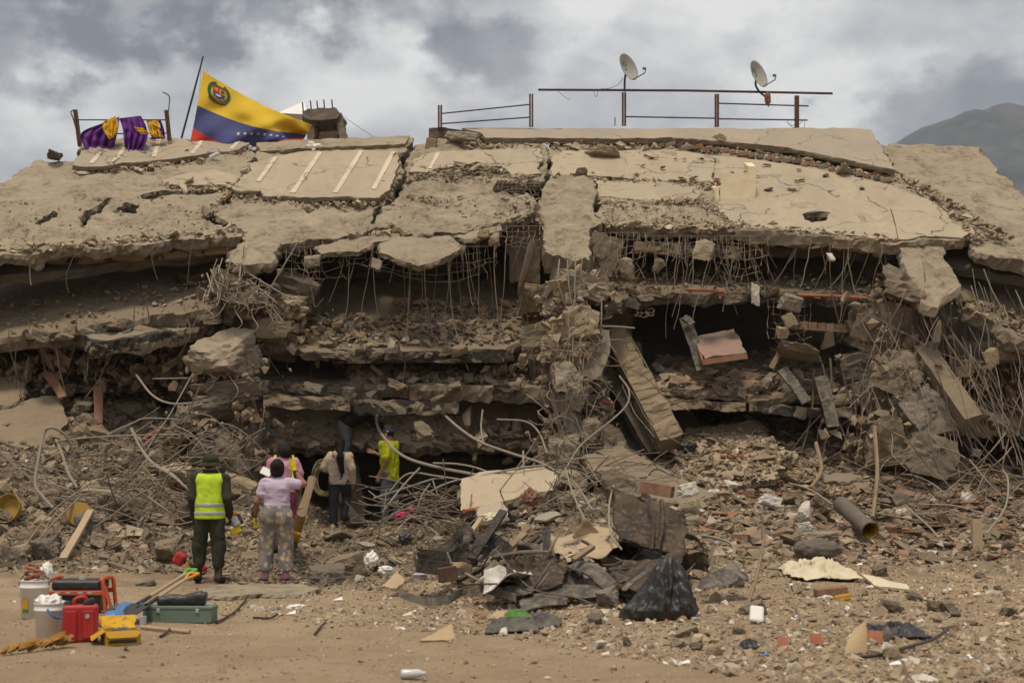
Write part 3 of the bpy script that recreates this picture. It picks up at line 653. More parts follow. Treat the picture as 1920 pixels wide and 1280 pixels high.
# walls added behind and beside the crushed floors to stop light leaking in
def wallbox(c, s, mat, name='added_rear_wall'): return obj(name, *box(c, s), mat, BLD)
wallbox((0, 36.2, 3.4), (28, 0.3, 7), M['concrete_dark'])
wallbox((-13.6, 32.0, 3.2), (0.3, 8.2, 6.4), M['concrete_dark'], 'added_side_wall'); wallbox((13.6, 32.0, 3.2), (0.3, 8.2, 6.4), M['concrete_dark'], 'added_side_wall')
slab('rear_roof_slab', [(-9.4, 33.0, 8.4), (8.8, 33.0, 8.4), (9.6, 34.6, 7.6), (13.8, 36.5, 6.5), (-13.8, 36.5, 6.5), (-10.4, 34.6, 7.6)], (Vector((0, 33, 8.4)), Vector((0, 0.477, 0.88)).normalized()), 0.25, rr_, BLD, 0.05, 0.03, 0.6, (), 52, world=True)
# broken partition walls standing deep between the floors
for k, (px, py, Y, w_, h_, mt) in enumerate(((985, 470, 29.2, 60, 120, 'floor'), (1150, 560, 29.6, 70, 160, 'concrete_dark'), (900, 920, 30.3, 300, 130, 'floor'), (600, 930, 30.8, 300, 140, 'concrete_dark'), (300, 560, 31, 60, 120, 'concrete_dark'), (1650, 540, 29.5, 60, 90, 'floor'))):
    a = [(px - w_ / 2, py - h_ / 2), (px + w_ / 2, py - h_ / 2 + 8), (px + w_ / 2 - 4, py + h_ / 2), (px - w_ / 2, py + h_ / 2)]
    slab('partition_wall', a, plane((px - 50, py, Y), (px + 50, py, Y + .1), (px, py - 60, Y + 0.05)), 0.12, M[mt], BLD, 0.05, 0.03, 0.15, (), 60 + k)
# parapet on top
beam('parapet_cap', P(866, 240, 33.45), P(1590, 244, 33.3), 0.19, 0.3, M['membrane_grey'], jag=0.012, seed=9)
beam('parapet_cap', P(804, 240, 33.45), P(864, 241, 33.45), 0.22, 0.3, M['concrete_dark'], jag=0.03, seg=8, seed=10)

# --- shared lumps
ROCKS = {}
for mk in ('concrete', 'concrete_pale', 'concrete_dark', 'plaster_white', 'brick'):
    ROCKS[mk] = [rock_mesh('lump', 100 + 13 * k, 0.09, 5 + k % 4, M[mk]) for k in range(9 if mk.startswith('concrete') and mk != 'concrete_dark' else 4)]
_rk = random.Random(5)
def lump(name, loc, size, mk='concrete', parent=None, rot=None, var=None):
    ms = ROCKS[mk]; o = link(bpy.data.objects.new(name, ms[_rk.randrange(len(ms)) if var is None else var % len(ms)]))
    l = Vector(loc)
    if parent is not None: o.parent = parent; l = l - world_loc(parent)
    o.location = l; o.scale = size
    o.rotation_euler = rot if rot is not None else (_rk.uniform(-.35, .35), _rk.uniform(-.35, .35), _rk.choice((0, math.pi)) + _rk.uniform(-.35, .35))
    return o
def lump_px(name, px, py, Y, wp, hp, mk='concrete', parent=None, dep=0.85, rot=None, var=None):
    s = mpp(Y) * 0.95; return lump(name, P(px, py, Y), (wp * s, wp * s * dep, hp * s), mk, parent, rot, var)
# the crushed column between the bays and the masses beside it
for (px, py, Y, wp, hp, mk) in ((1098, 540, 27.6, 95, 62, 'concrete_pale'), (1062, 575, 27.5, 70, 50, 'concrete_pale'), (1078, 615, 27.3, 95, 60, 'concrete_pale'), (1050, 655, 27.4, 80, 55, 'concrete_pale'), (1105, 660, 27.5, 75, 90, 'concrete_pale'), (1068, 790, 27.2, 60, 120, 'concrete_pale'),
    (1100, 710, 27.7, 70, 80, 'concrete'), (1106, 760, 27.8, 70, 90, 'concrete'), (1104, 830, 27.6, 80, 90, 'concrete'), (1062, 720, 27.9, 70, 110, 'concrete'), (1050, 870, 27.4, 90, 90, 'concrete'), (1140, 865, 27.4, 90, 70, 'concrete'), (1130, 490, 28.3, 60, 90, 'concrete'), (1000, 560, 28.4, 70, 60, 'concrete'), (1000, 640, 28.3, 80, 60, 'concrete'),
    (1062, 700, 27.05, 56, 60, 'concrete_pale'), (1078, 745, 27.0, 60, 56, 'concrete_pale'), (1058, 850, 26.9, 58, 66, 'concrete_pale'), (1096, 600, 27.2, 50, 50, 'concrete_pale'), (1050, 540, 27.5, 44, 44, 'concrete_pale'), (1070, 900, 26.6, 64, 50, 'concrete_pale'), (1104, 810, 27.1, 50, 60, 'concrete_pale'), (1020, 690, 28.2, 70, 60, 'concrete_dark'), (960, 670, 28.3, 70, 40, 'concrete_dark'), (1000, 800, 28.4, 60, 80, 'concrete_dark'), (1170, 700, 28.6, 60, 120, 'concrete_dark')):
    lump_px('column_fragment', px, py, Y, wp, hp, mk, BLD)
# joints torn open on the left
for (px, py, Y, wp, hp, mk) in ((425, 540, 27.2, 70, 66, 'concrete'), (465, 560, 27.4, 80, 60, 'concrete'), (405, 672, 26.9, 120, 66, 'concrete_pale'), (460, 685, 27.1, 70, 62, 'concrete'), (500, 620, 27.4, 60, 50, 'concrete'), (530, 580, 27.9, 80, 60, 'concrete'), (520, 650, 27.9, 80, 50, 'concrete_dark'), (440, 735, 27.2, 120, 50, 'concrete'),
    (400, 765, 27.0, 110, 50, 'concrete'), (350, 790, 26.8, 50, 60, 'concrete_pale'), (335, 815, 26.6, 42, 30, 'concrete_pale'), (455, 800, 27.4, 80, 100, 'concrete'), (440, 870, 26.9, 110, 90, 'concrete'), (490, 880, 27.5, 60, 110, 'concrete_dark'), (390, 850, 26.6, 80, 60, 'concrete'), (545, 545, 28.4, 90, 70, 'concrete_dark')):
    lump_px('joint_fragment', px, py, Y, wp, hp, mk, BLD)
# torn masses under the right corner
for (px, py, Y, wp, hp, mk) in ((1700, 540, 27.8, 110, 70, 'concrete_dark'), (1670, 620, 27.9, 120, 110, 'concrete_dark'), (1690, 690, 27.6, 90, 90, 'concrete'), (1720, 760, 27.4, 110, 100, 'concrete'), (1640, 760, 27.7, 90, 100, 'concrete_dark'), (1660, 840, 27.0, 90, 80, 'concrete'), (1740, 850, 26.8, 90, 70, 'concrete'), (1760, 640, 28.2, 60, 90, 'concrete_dark'), (1600, 690, 28.0, 80, 60, 'concrete_dark'),
    (1500, 664, 27.6, 90, 22, 'concrete'), (1885, 665, 27.4, 60, 36, 'concrete'), (1820, 700, 28, 120, 60, 'concrete_dark')):
    lump_px('corner_fragment', px, py, Y, wp, hp, mk, BLD)
for (x0, x1, y0, y1, Y, n_) in ((490, 1030, 722, 748, 27.45, 24), (500, 1040, 832, 846, 27.95, 20), (1215, 1610, 726, 746, 27.6, 18), (600, 960, 654, 668, 27.5, 12), (1160, 1690, 548, 566, 27.9, 18), (-10, 450, 640, 588, 27.25, 18)):
    for k in range(n_):
        u = _rk.random(); lump_px('edge_fragment', x0 + (x1 - x0) * u, (y0 + (y1 - y0) * _rk.random()) if x0 >= 0 else y0 + (y1 - y0) * u + _rk.uniform(-6, 14), Y + _rk.uniform(-.1, .25), _rk.uniform(14, 48), _rk.uniform(8, 24), _rk.choice(('concrete_dark', 'concrete', 'concrete')), BLD)
# chunks still hanging in the rebar
for (px, py, Y, wp, hp, mk) in ((71, 492, 27.7, 26, 38, 'concrete_pale'), (585, 492, 27.4, 30, 24, 'concrete_pale'), (706, 497, 27.4, 26, 26, 'concrete_pale'), (926, 452, 27.7, 22, 20, 'concrete_pale'), (905, 438, 27.8, 22, 18, 'concrete_pale'), (1175, 505, 27.6, 26, 46, 'concrete_pale'), (1234, 498, 27.7, 22, 32, 'concrete'), (1320, 466, 27.5, 36, 40, 'concrete_pale'), (1416, 552, 27.3, 20, 42, 'plaster_white'),
    (1478, 566, 27.6, 38, 30, 'concrete_pale'), (1483, 600, 27.5, 22, 28, 'concrete_pale'), (1466, 622, 27.5, 22, 18, 'concrete_pale'), (1557, 482, 27.6, 14, 18, 'plaster_white'), (1857, 672, 26.6, 24, 44, 'concrete_pale'), (1757, 630, 27.0, 16, 40, 'concrete'), (986, 500, 27.7, 16, 120, 'concrete'), (1500, 773, 27.2, 24, 20, 'concrete_pale'), (797, 812, 27.6, 34, 30, 'concrete_pale')):
    lump_px('hanging_chunk', px, py, Y, wp, hp, mk, BLD, 0.7)

# --- rebar
REB = [M['rebar'], M['rebar_pale'], M['rebar_dark']]
def rod(name, pts3, r_=0.012, mat=None, parent=BLD, per=5, n=5): return obj(name, *tube(spline(pts3, per), r_, n), mat or REB[0], parent)
_rb = random.Random(11)
def droop(px, py, Y, length_px, lean=0.0, r_=0.011, wild=0.06, mat=None, name='hanging_rebar', parent=BLD, fwd=0.0):
    """a rod hanging from a torn edge, bent by its own history"""
    s = mpp(Y); p = P(px, py, Y) + Vector((0, 0.15, 0.1)); pts = [p]; k = 5; lx = lean; v = _rb.uniform(-1, 1)
    for i in range(1, k + 1):
        lx += _rb.uniform(-1, 1) * wild + v * wild * 0.5
        p = p + Vector((lx, -fwd + _rb.uniform(-.25, .2) * (0.4 if i > 1 else 1), -1)) * (length_px * s / k); pts.append(p.copy())
    if _rb.random() < 0.25: pts.append(pts[-1] + Vector((_rb.uniform(-.2, .2), -0.1, _rb.uniform(0, .2))))
    return rod(name, pts, r_, mat or _rb.choice((REB[0], REB[0], REB[1], REB[2], REB[2])), parent, 4)
for k in range(34):      # middle bay
    px = _rb.uniform(545, 1005); droop(px, _rb.uniform(452, 480), 27.75 + _rb.uniform(-.2, .3), _rb.choice((60, 90, 150, 190, 230, 260)) * _rb.uniform(.8, 1.1), _rb.uniform(-.12, .12), _rb.choice((0.006, 0.008, 0.010)), 0.11)
for k in range(62):      # right bay
    px = _rb.uniform(1115, 1690); droop(px, 440 + (px - 1115) * 0.03 + _rb.uniform(0, 14), 27.8 + _rb.uniform(-.25, .3), _rb.choice((50, 80, 110, 150, 190)) * _rb.uniform(.7, 1.2), _rb.uniform(-.3, .3), _rb.choice((0.006, 0.009, 0.011)), 0.22)
for k in range(70):      # right corner: a curtain of rods sweeping down and outward
    px = _rb.uniform(1620, 1960); py = _rb.uniform(500, 680); droop(px, py, 27.6 + _rb.uniform(-.3, .4), _rb.uniform(130, 330), _rb.uniform(-.12, .30), _rb.choice((0.007, 0.010, 0.013)), 0.28, fwd=0.12)
for k in range(30):
    px = _rb.uniform(1760, 1960); py = _rb.uniform(620, 780); droop(px, py, 27.0 + _rb.uniform(-.3, .4), _rb.uniform(130, 260), _rb.uniform(.1, .55), _rb.choice((0.009, 0.012)), 0.10, fwd=0.25)
for k in range(26):      # left bay
    px = _rb.uniform(-20, 470); droop(px, _rb.choice((478, 600, 620)) - px * 0.08 + _rb.uniform(0, 30), 27.4 + _rb.uniform(-.2, .3), _rb.uniform(40, 150), _rb.uniform(-.3, .3), _rb.choice((0.008, 0.011)), 0.25)
_r3 = random.Random(91)
for k in range(70):      # thin strands tangled down the corner and beside the column
    if k < 46: px, py, ln = _r3.uniform(1600, 1940), _r3.uniform(520, 760), _r3.uniform(120, 330)
    else: px, py, ln = _r3.uniform(1010, 1180), _r3.uniform(560, 760), _r3.uniform(80, 220)
    Y = 27.3 + _r3.uniform(-.4, .3); pts = [P(px, py, Y)]; dx = _r3.uniform(-.6, .8)
    for i in range(6):
        dx += _r3.uniform(-.7, .7); py += ln / 6 * _r3.uniform(.4, 1.3); px += dx * ln / 6 * .7; Y -= _r3.uniform(-.02, .22); v = P(px, py, Y); v.z = max(v.z, float(H(v.x, v.y)) + .03); pts.append(v)
    rod('hanging_wire', pts, _r3.choice((.004, .006, .008)), _r3.choice((REB[0], REB[2], REB[1])), BLD, 4, 4)
# bundled strips of torn membrane and cable below the right bay
for (px, py, ln) in ((1545, 690, 150), (1560, 680, 230), (1580, 690, 280), (1600, 700, 320), (1615, 690, 300), (1530, 700, 180), (1640, 720, 300), (1570, 760, 260), (1590, 800, 150), (1628, 820, 160)):
    droop(px, py, 27.3, ln, _rb.uniform(-.02, .15), 0.022, 0.10, REB[2], 'hanging_cable', fwd=0.12)
# column bars standing free
for (px, a, b_) in ((1049, 486, 565), (1064, 486, 570), (1079, 484, 568), (1092, 486, 540), (1055, 620, 760), (1066, 625, 770), (1076, 560, 800), (1086, 660, 830), (1046, 700, 900), (1100, 700, 850), (1128, 560, 640), (1058, 830, 960), (1090, 820, 930)):
    rod('column_bar', [P(px, a, 27.2), P(px + _rb.uniform(-4, 4), (a + b_) / 2, 27.05 + _rb.uniform(-.1, .1)), P(px + _rb.uniform(-8, 8), b_, 27.1)], 0.015, _rb.choice(REB[:2]))
for k in range(46):      # bent stirrups and bars spilling from the column
    px, py = _rb.uniform(1020, 1130), _rb.uniform(640, 880); Y = 27.0 + _rb.uniform(-.2, .2); a = _rb.uniform(0, 6.28); l = _rb.uniform(18, 55)
    rod('column_stirrup', [P(px - l * math.cos(a), py - l * .8 * math.sin(a), Y), P(px + _rb.uniform(-12, 12), py + _rb.uniform(-12, 12), Y - .15), P(px + l * math.cos(a + .6), py + l * .8 * math.sin(a + .6), Y - .05), P(px + l * 1.3 * math.cos(a + 1.1), py + l * math.sin(a + 1.1), Y + .1)], 0.010, _rb.choice(REB[:2]))
for k in range(40):      # nests of bars at the torn joints on the left
    cx, cy = _rb.choice(((425, 540), (430, 545), (420, 530), (480, 560), (400, 670))); px, py = cx + _rb.gauss(0, 18), cy + _rb.gauss(0, 16); a = _rb.uniform(-.6, 2.2); l = _rb.uniform(20, 46)
    rod('joint_bar', [P(px, py - 20, 27.0), P(px - 6, py + 8, 26.75), P(px + l * math.cos(a), py + l * math.sin(a), 26.6), P(px + l * 1.4 * math.cos(a + .3), py + l * 1.4 * math.sin(a + .3), 26.7)], 0.011, _rb.choice(REB[:2]))
for (a, b_) in (((462, 510), (538, 556)), ((466, 524), (520, 568)), ((476, 532), (530, 602)), ((478, 588), (560, 452)), ((395, 505), (412, 545)), ((410, 498), (420, 530)), ((452, 492), (448, 530)), ((388, 512), (400, 548))):
    rod('joint_bar', [P(*a, 27.0), P(*b_, 26.7)], 0.015, REB[1])
# welded mesh hanging out of the torn edges
def mesh_sheet(px0, px1, py0, py1, Y, nx, ny, sag, seed):
    rs = random.Random(seed); parts = []
    def pt(u, v):
        s = Vector((u * 5, v * 5, seed)); x = px0 + (px1 - px0) * u; y = py0 + (py1 - py0) * v + sag * math.sin(math.pi * u) * v
        return P(x + noise.noise(s) * 16 * v, y + noise.noise(s + Vector((9, 3, 1))) * 12 * v, Y - 0.25 * v + 0.2 * noise.noise(s * 1.3))
    for i in range(nx + 1):
        e = rs.uniform(0.55, 1.15); parts.append(tube([pt(i / nx, e * k / 7) for k in range(8)], 0.006, 4))
    for j in range(ny + 1):
        a, b_ = rs.uniform(-.02, .12), rs.uniform(.85, 1.03); parts.append(tube([pt(a + (b_ - a) * k / 14, j / ny * 0.95) for k in range(15)], 0.006, 4))
    return obj('rebar_mesh', *join(*parts), M['rebar'], BLD)
for a in ((525, 650, 448, 512, 28.0, 11, 5, 18, 1), (640, 730, 462, 490, 28.0, 8, 3, 8, 2), (700, 930, 462, 505, 28.0, 11, 4, 26, 3), (930, 1012, 424, 462, 28.2, 8, 4, 6, 4), (1112, 1210, 436, 505, 28.0, 9, 6, 20, 5), (1200, 1345, 442, 470, 28.1, 12, 3, 14, 6), (1340, 1440, 442, 530, 27.9, 9, 7, 24, 7), (934, 1020, 344, 368, 30.2, 10, 4, 2, 8), (1440, 1520, 560, 650, 28.0, 7, 6, 14, 9), (1195, 1225, 578, 592, 27.9, 4, 2, 2, 10)):
    mesh_sheet(*a)

# ------------------------------------------------------------ rubble
_rs = np.random.RandomState(21)
def frag_templates(n=14):
    out = []
    for k in range(n):
        r_ = np.random.RandomState(300 + k); b = np.array([[x, y, z] for z in (-.5, .5) for y in (-.5, .5) for x in (-.5, .5)]) + r_.uniform(-.34, .34, (8, 3))
        b[4:, :2] *= r_.uniform(.45, .95); out.append(b)
    return out
FRAG = frag_templates(); FQ = np.array([(0, 2, 3, 1), (4, 5, 7, 6), (0, 1, 5, 4), (2, 6, 7, 3), (0, 4, 6, 2), (1, 3, 7, 5)])
PAL = {'dust': [(.36, .28, .185), (.30, .235, .16), (.25, .20, .14), (.40, .32, .22), (.20, .16, .115)],
       'grey': [(.24, .205, .16), (.19, .16, .125), (.29, .25, .19), (.14, .12, .095)],
       'pale': [(.48, .40, .29), (.55, .48, .37), (.42, .34, .235)], 'white': [(.74, .70, .63), (.66, .61, .53)],
       'brick': [(.30, .145, .085), (.26, .13, .08), (.34, .19, .12), (.24, .15, .10)], 'tile': [(.30, .21, .145), (.25, .17, .115), (.33, .24, .165), (.20, .135, .095), (.28, .225, .16)],
       'dark': [(.07, .058, .048), (.10, .085, .065)]}
def hits_on_ground(pix):
    """photo pixels -> ground points (vectorised)"""
    out = np.zeros((len(pix), 3)); ys = np.arange(9, 33, 0.04)
    for a in range(0, len(pix), 3000):
        p = pix[a:a + 3000]; u = (p[:, 0] - 960) / FPX; v = (640 - p[:, 1]) / FPX
        dy = _f.y + _u.y * v; dz = _f.z + _u.z * v
        t = ys[None] / dy[:, None]; x = u[:, None] * t; z = CAMZ + dz[:, None] * t
        b = z < H(x, np.broadcast_to(ys, x.shape)); k = np.where(b.any(1), b.argmax(1), len(ys) - 1); i = np.arange(len(p))
        out[a:a + 3000] = np.stack([x[i, k], ys[k], H(x[i, k], ys[k])], 1)
    return out
def sample_poly(poly, n):
    a = np.array(poly, float); lo, hi = a.min(0), a.max(0); got = []
    while sum(map(len, got)) < n:
        q = _rs.uniform(lo, hi, (n * 2, 2)); got.append(q[inside_poly(q, poly)])
    return np.concatenate(got)[:n]
def pick_tones(n, mix, dust=(.23, .175, .118), k=0.5):
    ks = list(mix); pr = np.array([mix[k] for k in ks], float); pr /= pr.sum(); c = _rs.choice(len(ks), n, p=pr)
    out = np.zeros((n, 3))
    for i in range(n): q = PAL[ks[c[i]]]; out[i] = q[_rs.randint(len(q))]
    w_ = np.clip(_rs.normal(k, .22, (n, 1)), 0, .92)
    return (out * (1 - w_) + np.array(dust) * w_) * _rs.uniform(.85, 1.12, (n, 1))
def rand_rot(n, tiltmax):
    a = _rs.uniform(0, 2 * np.pi, n); b = _rs.uniform(-tiltmax, tiltmax, n); c = _rs.uniform(-tiltmax, tiltmax, n)
    ca, sa, cb, sb, cc, sc = np.cos(a), np.sin(a), np.cos(b), np.sin(b), np.cos(c), np.sin(c); z = np.zeros(n); o = np.ones(n)
    Z = np.stack([ca, -sa, z, sa, ca, z, z, z, o], 1).reshape(-1, 3, 3); X = np.stack([o, z, z, z, cb, -sb, z, sb, cb], 1).reshape(-1, 3, 3); Y_ = np.stack([cc, z, sc, z, o, z, -sc, z, cc], 1).reshape(-1, 3, 3)
    return X @ Y_ @ Z
def scatter(name, pts, size, mix, flat=(0.4, 0.9), tiltmax=0.7, parent=None, sink=0.25, elong=(0.6, 1.9), mat='frag', dust=(.21, .16, .108)):
    n = len(pts); t = _rs.randint(len(FRAG), size=n); V = np.array(FRAG)[t]
    sc = np.stack([size * _rs.uniform(*elong, n), size * _rs.uniform(.6, 1.1, n), size * _rs.uniform(*flat, n)], 1)
    V = V * sc[:, None, :]; V = np.einsum('nij,nkj->nki', rand_rot(n, tiltmax), V)
    V += pts[:, None, :]; V[:, :, 2] += (sc[:, 2] * (0.5 - sink))[:, None]
    Fc = (FQ[None] + (np.arange(n) * 8)[:, None, None]).reshape(-1, 4)
    o = obj(name, V.reshape(-1, 3).tolist(), Fc.tolist(), M[mat], parent, origin=(0, 0, 0)) if parent is None else obj(name, V.reshape(-1, 3).tolist(), Fc.tolist(), M[mat], parent)
    at = o.data.attributes.new('tone', 'FLOAT_COLOR', 'POINT'); c = np.repeat(np.concatenate([pick_tones(n, mix, dust), np.ones((n, 1))], 1), 8, 0)
    at.data.foreach_set('color', c.ravel().astype(np.float32)); o['kind'] = 'stuff'
    return o
def lsize(n, lo, hi, p=2.0): return lo + (hi - lo) * _rs.uniform(0, 1, n) ** p
def gsize(n, med, hi, sg=0.6): return np.minimum(med * np.exp(_rs.normal(0, sg, n)), hi)
HEAPMIX = {'dust': 5, 'grey': 3, 'pale': 1, 'tile': 1.0, 'brick': 0.5, 'white': 0.2}
TALUS = {'dust': 3, 'tile': 4.5, 'brick': 1.7, 'grey': 1.5, 'pale': 0.8, 'white': 0.5}
zones = [  # name, photo outline on the ground, count, size range, mix, flatness, label
 ('heap_rubble', [(-80, 690), (330, 690), (480, 800), (500, 960), (560, 1020), (430, 1075), (0, 1075), (-80, 1060)], 15000, (0.036, 0.22), HEAPMIX, (.35, .9), 'broken concrete rubble heaped behind the person in the yellow vest'),
 ('heap_rubble', [(500, 960), (860, 930), (900, 1040), (780, 1110), (420, 1100), (420, 1060)], 6500, (0.026, 0.16), HEAPMIX, (.35, .9), 'loose rubble on the ground around the standing people'),
 ('heap_rubble', [(760, 880), (1060, 860), (1300, 880), (1500, 1000), (1450, 1090), (1200, 1130), (900, 1120), (740, 1050)], 8500, (0.032, 0.2), {**HEAPMIX, 'pale': 2, 'white': .5}, (.3, .9), 'rubble pile under the charred sheet metal'),
 ('talus_rubble', [(1130, 770), (1330, 740), (1640, 760), (1960, 800), (1960, 1040), (1700, 1060), (1400, 1050), (1250, 960), (1120, 880)], 19000, (0.058, 0.24), TALUS, (.12, .5), 'slope of broken roof tiles and brick shards below the right hand floors'),
 ('apron_rubble', [(820, 1100), (1350, 1060), (1960, 1030), (1960, 1290), (1500, 1290), (1150, 1230), (760, 1170)], 15000, (0.018, 0.12), {'dust': 5, 'pale': 1.4, 'grey': 1.3, 'tile': 1.6, 'brick': .6, 'white': 1.0}, (.3, .9), 'gravel and plaster crumbs spread over the bare earth in front of the charred metal'),
 ('apron_rubble', [(380, 1110), (840, 1090), (900, 1190), (700, 1180), (480, 1160), (380, 1150)], 2600, (0.013, 0.06), {'dust': 5, 'pale': 1.5, 'grey': 1, 'tile': 1, 'white': 1.2}, (.3, .9), 'white and tan crumbs strewn beside the green box'),
 ('earth_pebbles', [(-40, 1060), (1960, 1060), (1960, 1300), (-40, 1300)], 6500, (0.010, 0.045), {'dust': 6, 'grey': 1.5, 'pale': 1, 'white': .4}, (.3, .8), 'small pebbles on the trodden earth')]
for nm, poly, n, (lo, hi), mix, flat, lab in zones:
    o = scatter(nm, hits_on_ground(sample_poly(poly, n)), gsize(n, lo, hi), mix, flat, 0.8 if 'talus' not in nm else 0.55, dust=(.20, .152, .103) if 'apron' not in nm and 'earth' not in nm else (.36, .275, .18)); tag(o, lab, 'rubble')
def on_plane(pl, poly, n): return np.array([tuple(hit(pl, x, y)) for x, y in sample_poly(poly, n)])
for pl, poly, n, lo, hi, mix in ((PC2, [(500, 590), (560, 585), (700, 600), (780, 585), (900, 580), (1000, 560), (1035, 600), (940, 650), (620, 652), (540, 640)], 900, .02, .17, HEAPMIX), (PC2, [(740, 570), (900, 560), (930, 610), (780, 620)], 300, .06, .2, TALUS), (PC3, [(640, 690), (1040, 660), (1040, 722), (660, 716)], 1500, .03, .26, HEAPMIX), (PC3, [(700, 690), (980, 688), (980, 705), (700, 708)], 220, .1, .32, HEAPMIX), (PC4, [(500, 780), (1050, 780), (1050, 832), (520, 826)], 420, .02, .12, HEAPMIX),
    (PR3, [(1230, 680), (1620, 650), (1620, 738), (1240, 725)], 2600, .03, .28, TALUS), (PL2, [(0, 560), (460, 520), (440, 570), (0, 630)], 260, .02, .10, HEAPMIX), (PL3, [(0, 660), (400, 660), (390, 735), (0, 740)], 900, .04, .3, HEAPMIX), (PF3, [(1720, 680), (1960, 680), (1960, 790), (1760, 740)], 700, .04, .22, TALUS), (PF2, [(1800, 560), (1960, 590), (1960, 645), (1830, 590)], 160, .02, .14, HEAPMIX), (PR2, [(1120, 500), (1720, 520), (1720, 555), (1140, 548)], 500, .02, .12, HEAPMIX),
    (RP, [(0, 380), (440, 330), (440, 430), (0, 465)], 420, .012, .05, {'dust': 3, 'pale': 6}), (RP, [(720, 370), (1000, 370), (1000, 420), (740, 430)], 500, .02, .08, {'dust': 3, 'pale': 2, 'grey': 2}), (RP, [(1125, 375), (1340, 378), (1370, 425), (1130, 422)], 520, .012, .05, {'dust': 3, 'pale': 2, 'tile': 2}), (RP, [(770, 318), (930, 312), (1010, 340), (930, 352), (780, 340)], 420, .015, .09, {'dust': 3, 'grey': 2}), (RP, [(1690, 330), (1740, 350), (1900, 450), (1830, 455), (1760, 385)], 420, .02, .12, {'dust': 3, 'grey': 2, 'pale': 1})):
    P_ = on_plane(pl, poly, n); o = scatter('fallen_debris', P_ + np.array(pl[1])[None] * 0.03, lsize(n, lo, hi, 2.4), mix, (.15, .7), 0.7, BLD)
# rubble crammed around the crushed column, the torn joints and the right corner
def cloud(blobs, n, lo, hi, mix, dep=0.35):
    pts = []
    for (px, py, Y, wp, hp) in blobs:
        for k in range(n):
            a, b_ = _rs.normal(0, .36), _rs.normal(0, .36); pts.append(tuple(P(px + a * wp, py + b_ * hp, Y + _rs.uniform(-dep, dep))))
    return scatter('crushed_rubble', np.array(pts), lsize(len(pts), lo, hi, 2.2), mix, (.3, .95), 1.3, BLD, sink=0.5)
cloud([(1070, 590, 27.4, 62, 60), (1076, 650, 27.35, 70, 60), (1076, 720, 27.5, 76, 70), (1078, 790, 27.4, 84, 80), (1080, 860, 27.3, 110, 70), (1092, 545, 27.6, 70, 50), (1130, 880, 27.2, 140, 60)], 200, .02, .19, {**HEAPMIX, 'pale': 6})
cloud([(430, 550, 27.3, 80, 50), (500, 600, 27.7, 90, 60), (430, 690, 27.1, 120, 50), (430, 760, 27.1, 120, 50), (440, 840, 26.9, 100, 90), (360, 810, 26.7, 80, 40), (540, 620, 28.0, 90, 60)], 170, .02, .19, HEAPMIX)
cloud([(1690, 560, 27.8, 110, 60), (1680, 640, 27.8, 120, 90), (1700, 730, 27.5, 130, 90), (1680, 820, 27.1, 150, 80), (1850, 720, 27.9, 150, 60)], 200, .02, .2, TALUS)
cloud([(980, 690, 28.2, 90, 50), (60, 700, 28.3, 160, 60), (200, 700, 28.5, 160, 60), (330, 690, 28.5, 110, 50), (940, 820, 28.2, 120, 40)], 150, .03, .24, HEAPMIX)

# crumbs and flakes lying along the broken seams of the roof
seams = [[(437, 366), (496, 378), (560, 381), (640, 382), (712, 382), (728, 366), (748, 322)], [(142, 322), (255, 316), (365, 303), (470, 279)], [(764, 330), (815, 324), (895, 314), (939, 320), (961, 334), (1013, 333)], [(1034, 334), (1117, 336), (1230, 343), (1338, 347)], [(1124, 376), (1187, 382), (1307, 378), (1344, 397), (1377, 426)], [(870, 274), (1000, 276), (1256, 276), (1359, 284), (1475, 296), (1585, 318), (1676, 340)], [(468, 312), (443, 352), (418, 374), (382, 404)], [(1010, 372), (1008, 402), (1018, 426)], [(1680, 330), (1745, 378), (1806, 420), (1822, 450)], [(303, 346), (365, 356), (437, 352)], [(0, 470), (200, 455), (440, 432)], [(660, 442), (749, 432), (844, 436), (950, 416)], [(1130, 420), (1260, 422), (1475, 432), (1680, 450)]]
pts = []
for sm in seams:
    for (a, b_) in zip(sm[:-1], sm[1:]):
        for k in range(int(math.hypot(b_[0] - a[0], b_[1] - a[1]) * 0.9)):
            u = _rs.uniform(); pts.append(tuple(hit(RP, a[0] + (b_[0] - a[0]) * u + _rs.normal(0, 4), a[1] + (b_[1] - a[1]) * u + _rs.normal(1.5, 3.2)) + RP[1] * .03))
scatter('seam_debris', np.array(pts), gsize(len(pts), .032, .17, .7), {'pale': 3, 'dust': 3, 'grey': 1}, (.15, .6), .8, BLD, dust=(.35, .28, .19))
# --- single pieces that can be picked out
def heap_chunks(name, poly, n, lo, hi, mk, label, cat, group, flat=(.5, .9), sd_=1):
    """loose chunks resting on the heap, each its own object"""
    p = hits_on_ground(sample_poly(poly, n)); rr = random.Random(sd_)
    for q in p:
        s = lo + (hi - lo) * rr.random() ** 2; h = s * rr.uniform(*flat)
        mm = mk if isinstance(mk, str) else rr.choice(mk); o = lump(name, (q[0], q[1], q[2] + h * 0.28), (s * rr.uniform(.8, 1.4), s, h), mm)
        z_ = (s - lo) / (hi - lo); words = ('largest ' if z_ > .6 else 'middling ' if z_ > .2 else 'little ') + ('flat ' if h / s < sum(flat) / 2 else 'blocky ') + ({'concrete': 'brown ', 'concrete_pale': 'pale ', 'plaster_white': 'white '}[mm] if not isinstance(mk, str) else '')
        tag(o, words + label, cat, group)
CC = 'chunk'
heap_chunks('concrete_chunk', [(0, 830), (440, 850), (450, 960), (330, 1060), (0, 1060)], 58, .16, .5, ('concrete', 'concrete_pale'), 'dusty concrete chunk on the rubble heap behind the yellow vested person', CC, 'concrete chunks on the heap behind the vested person', sd_=2)
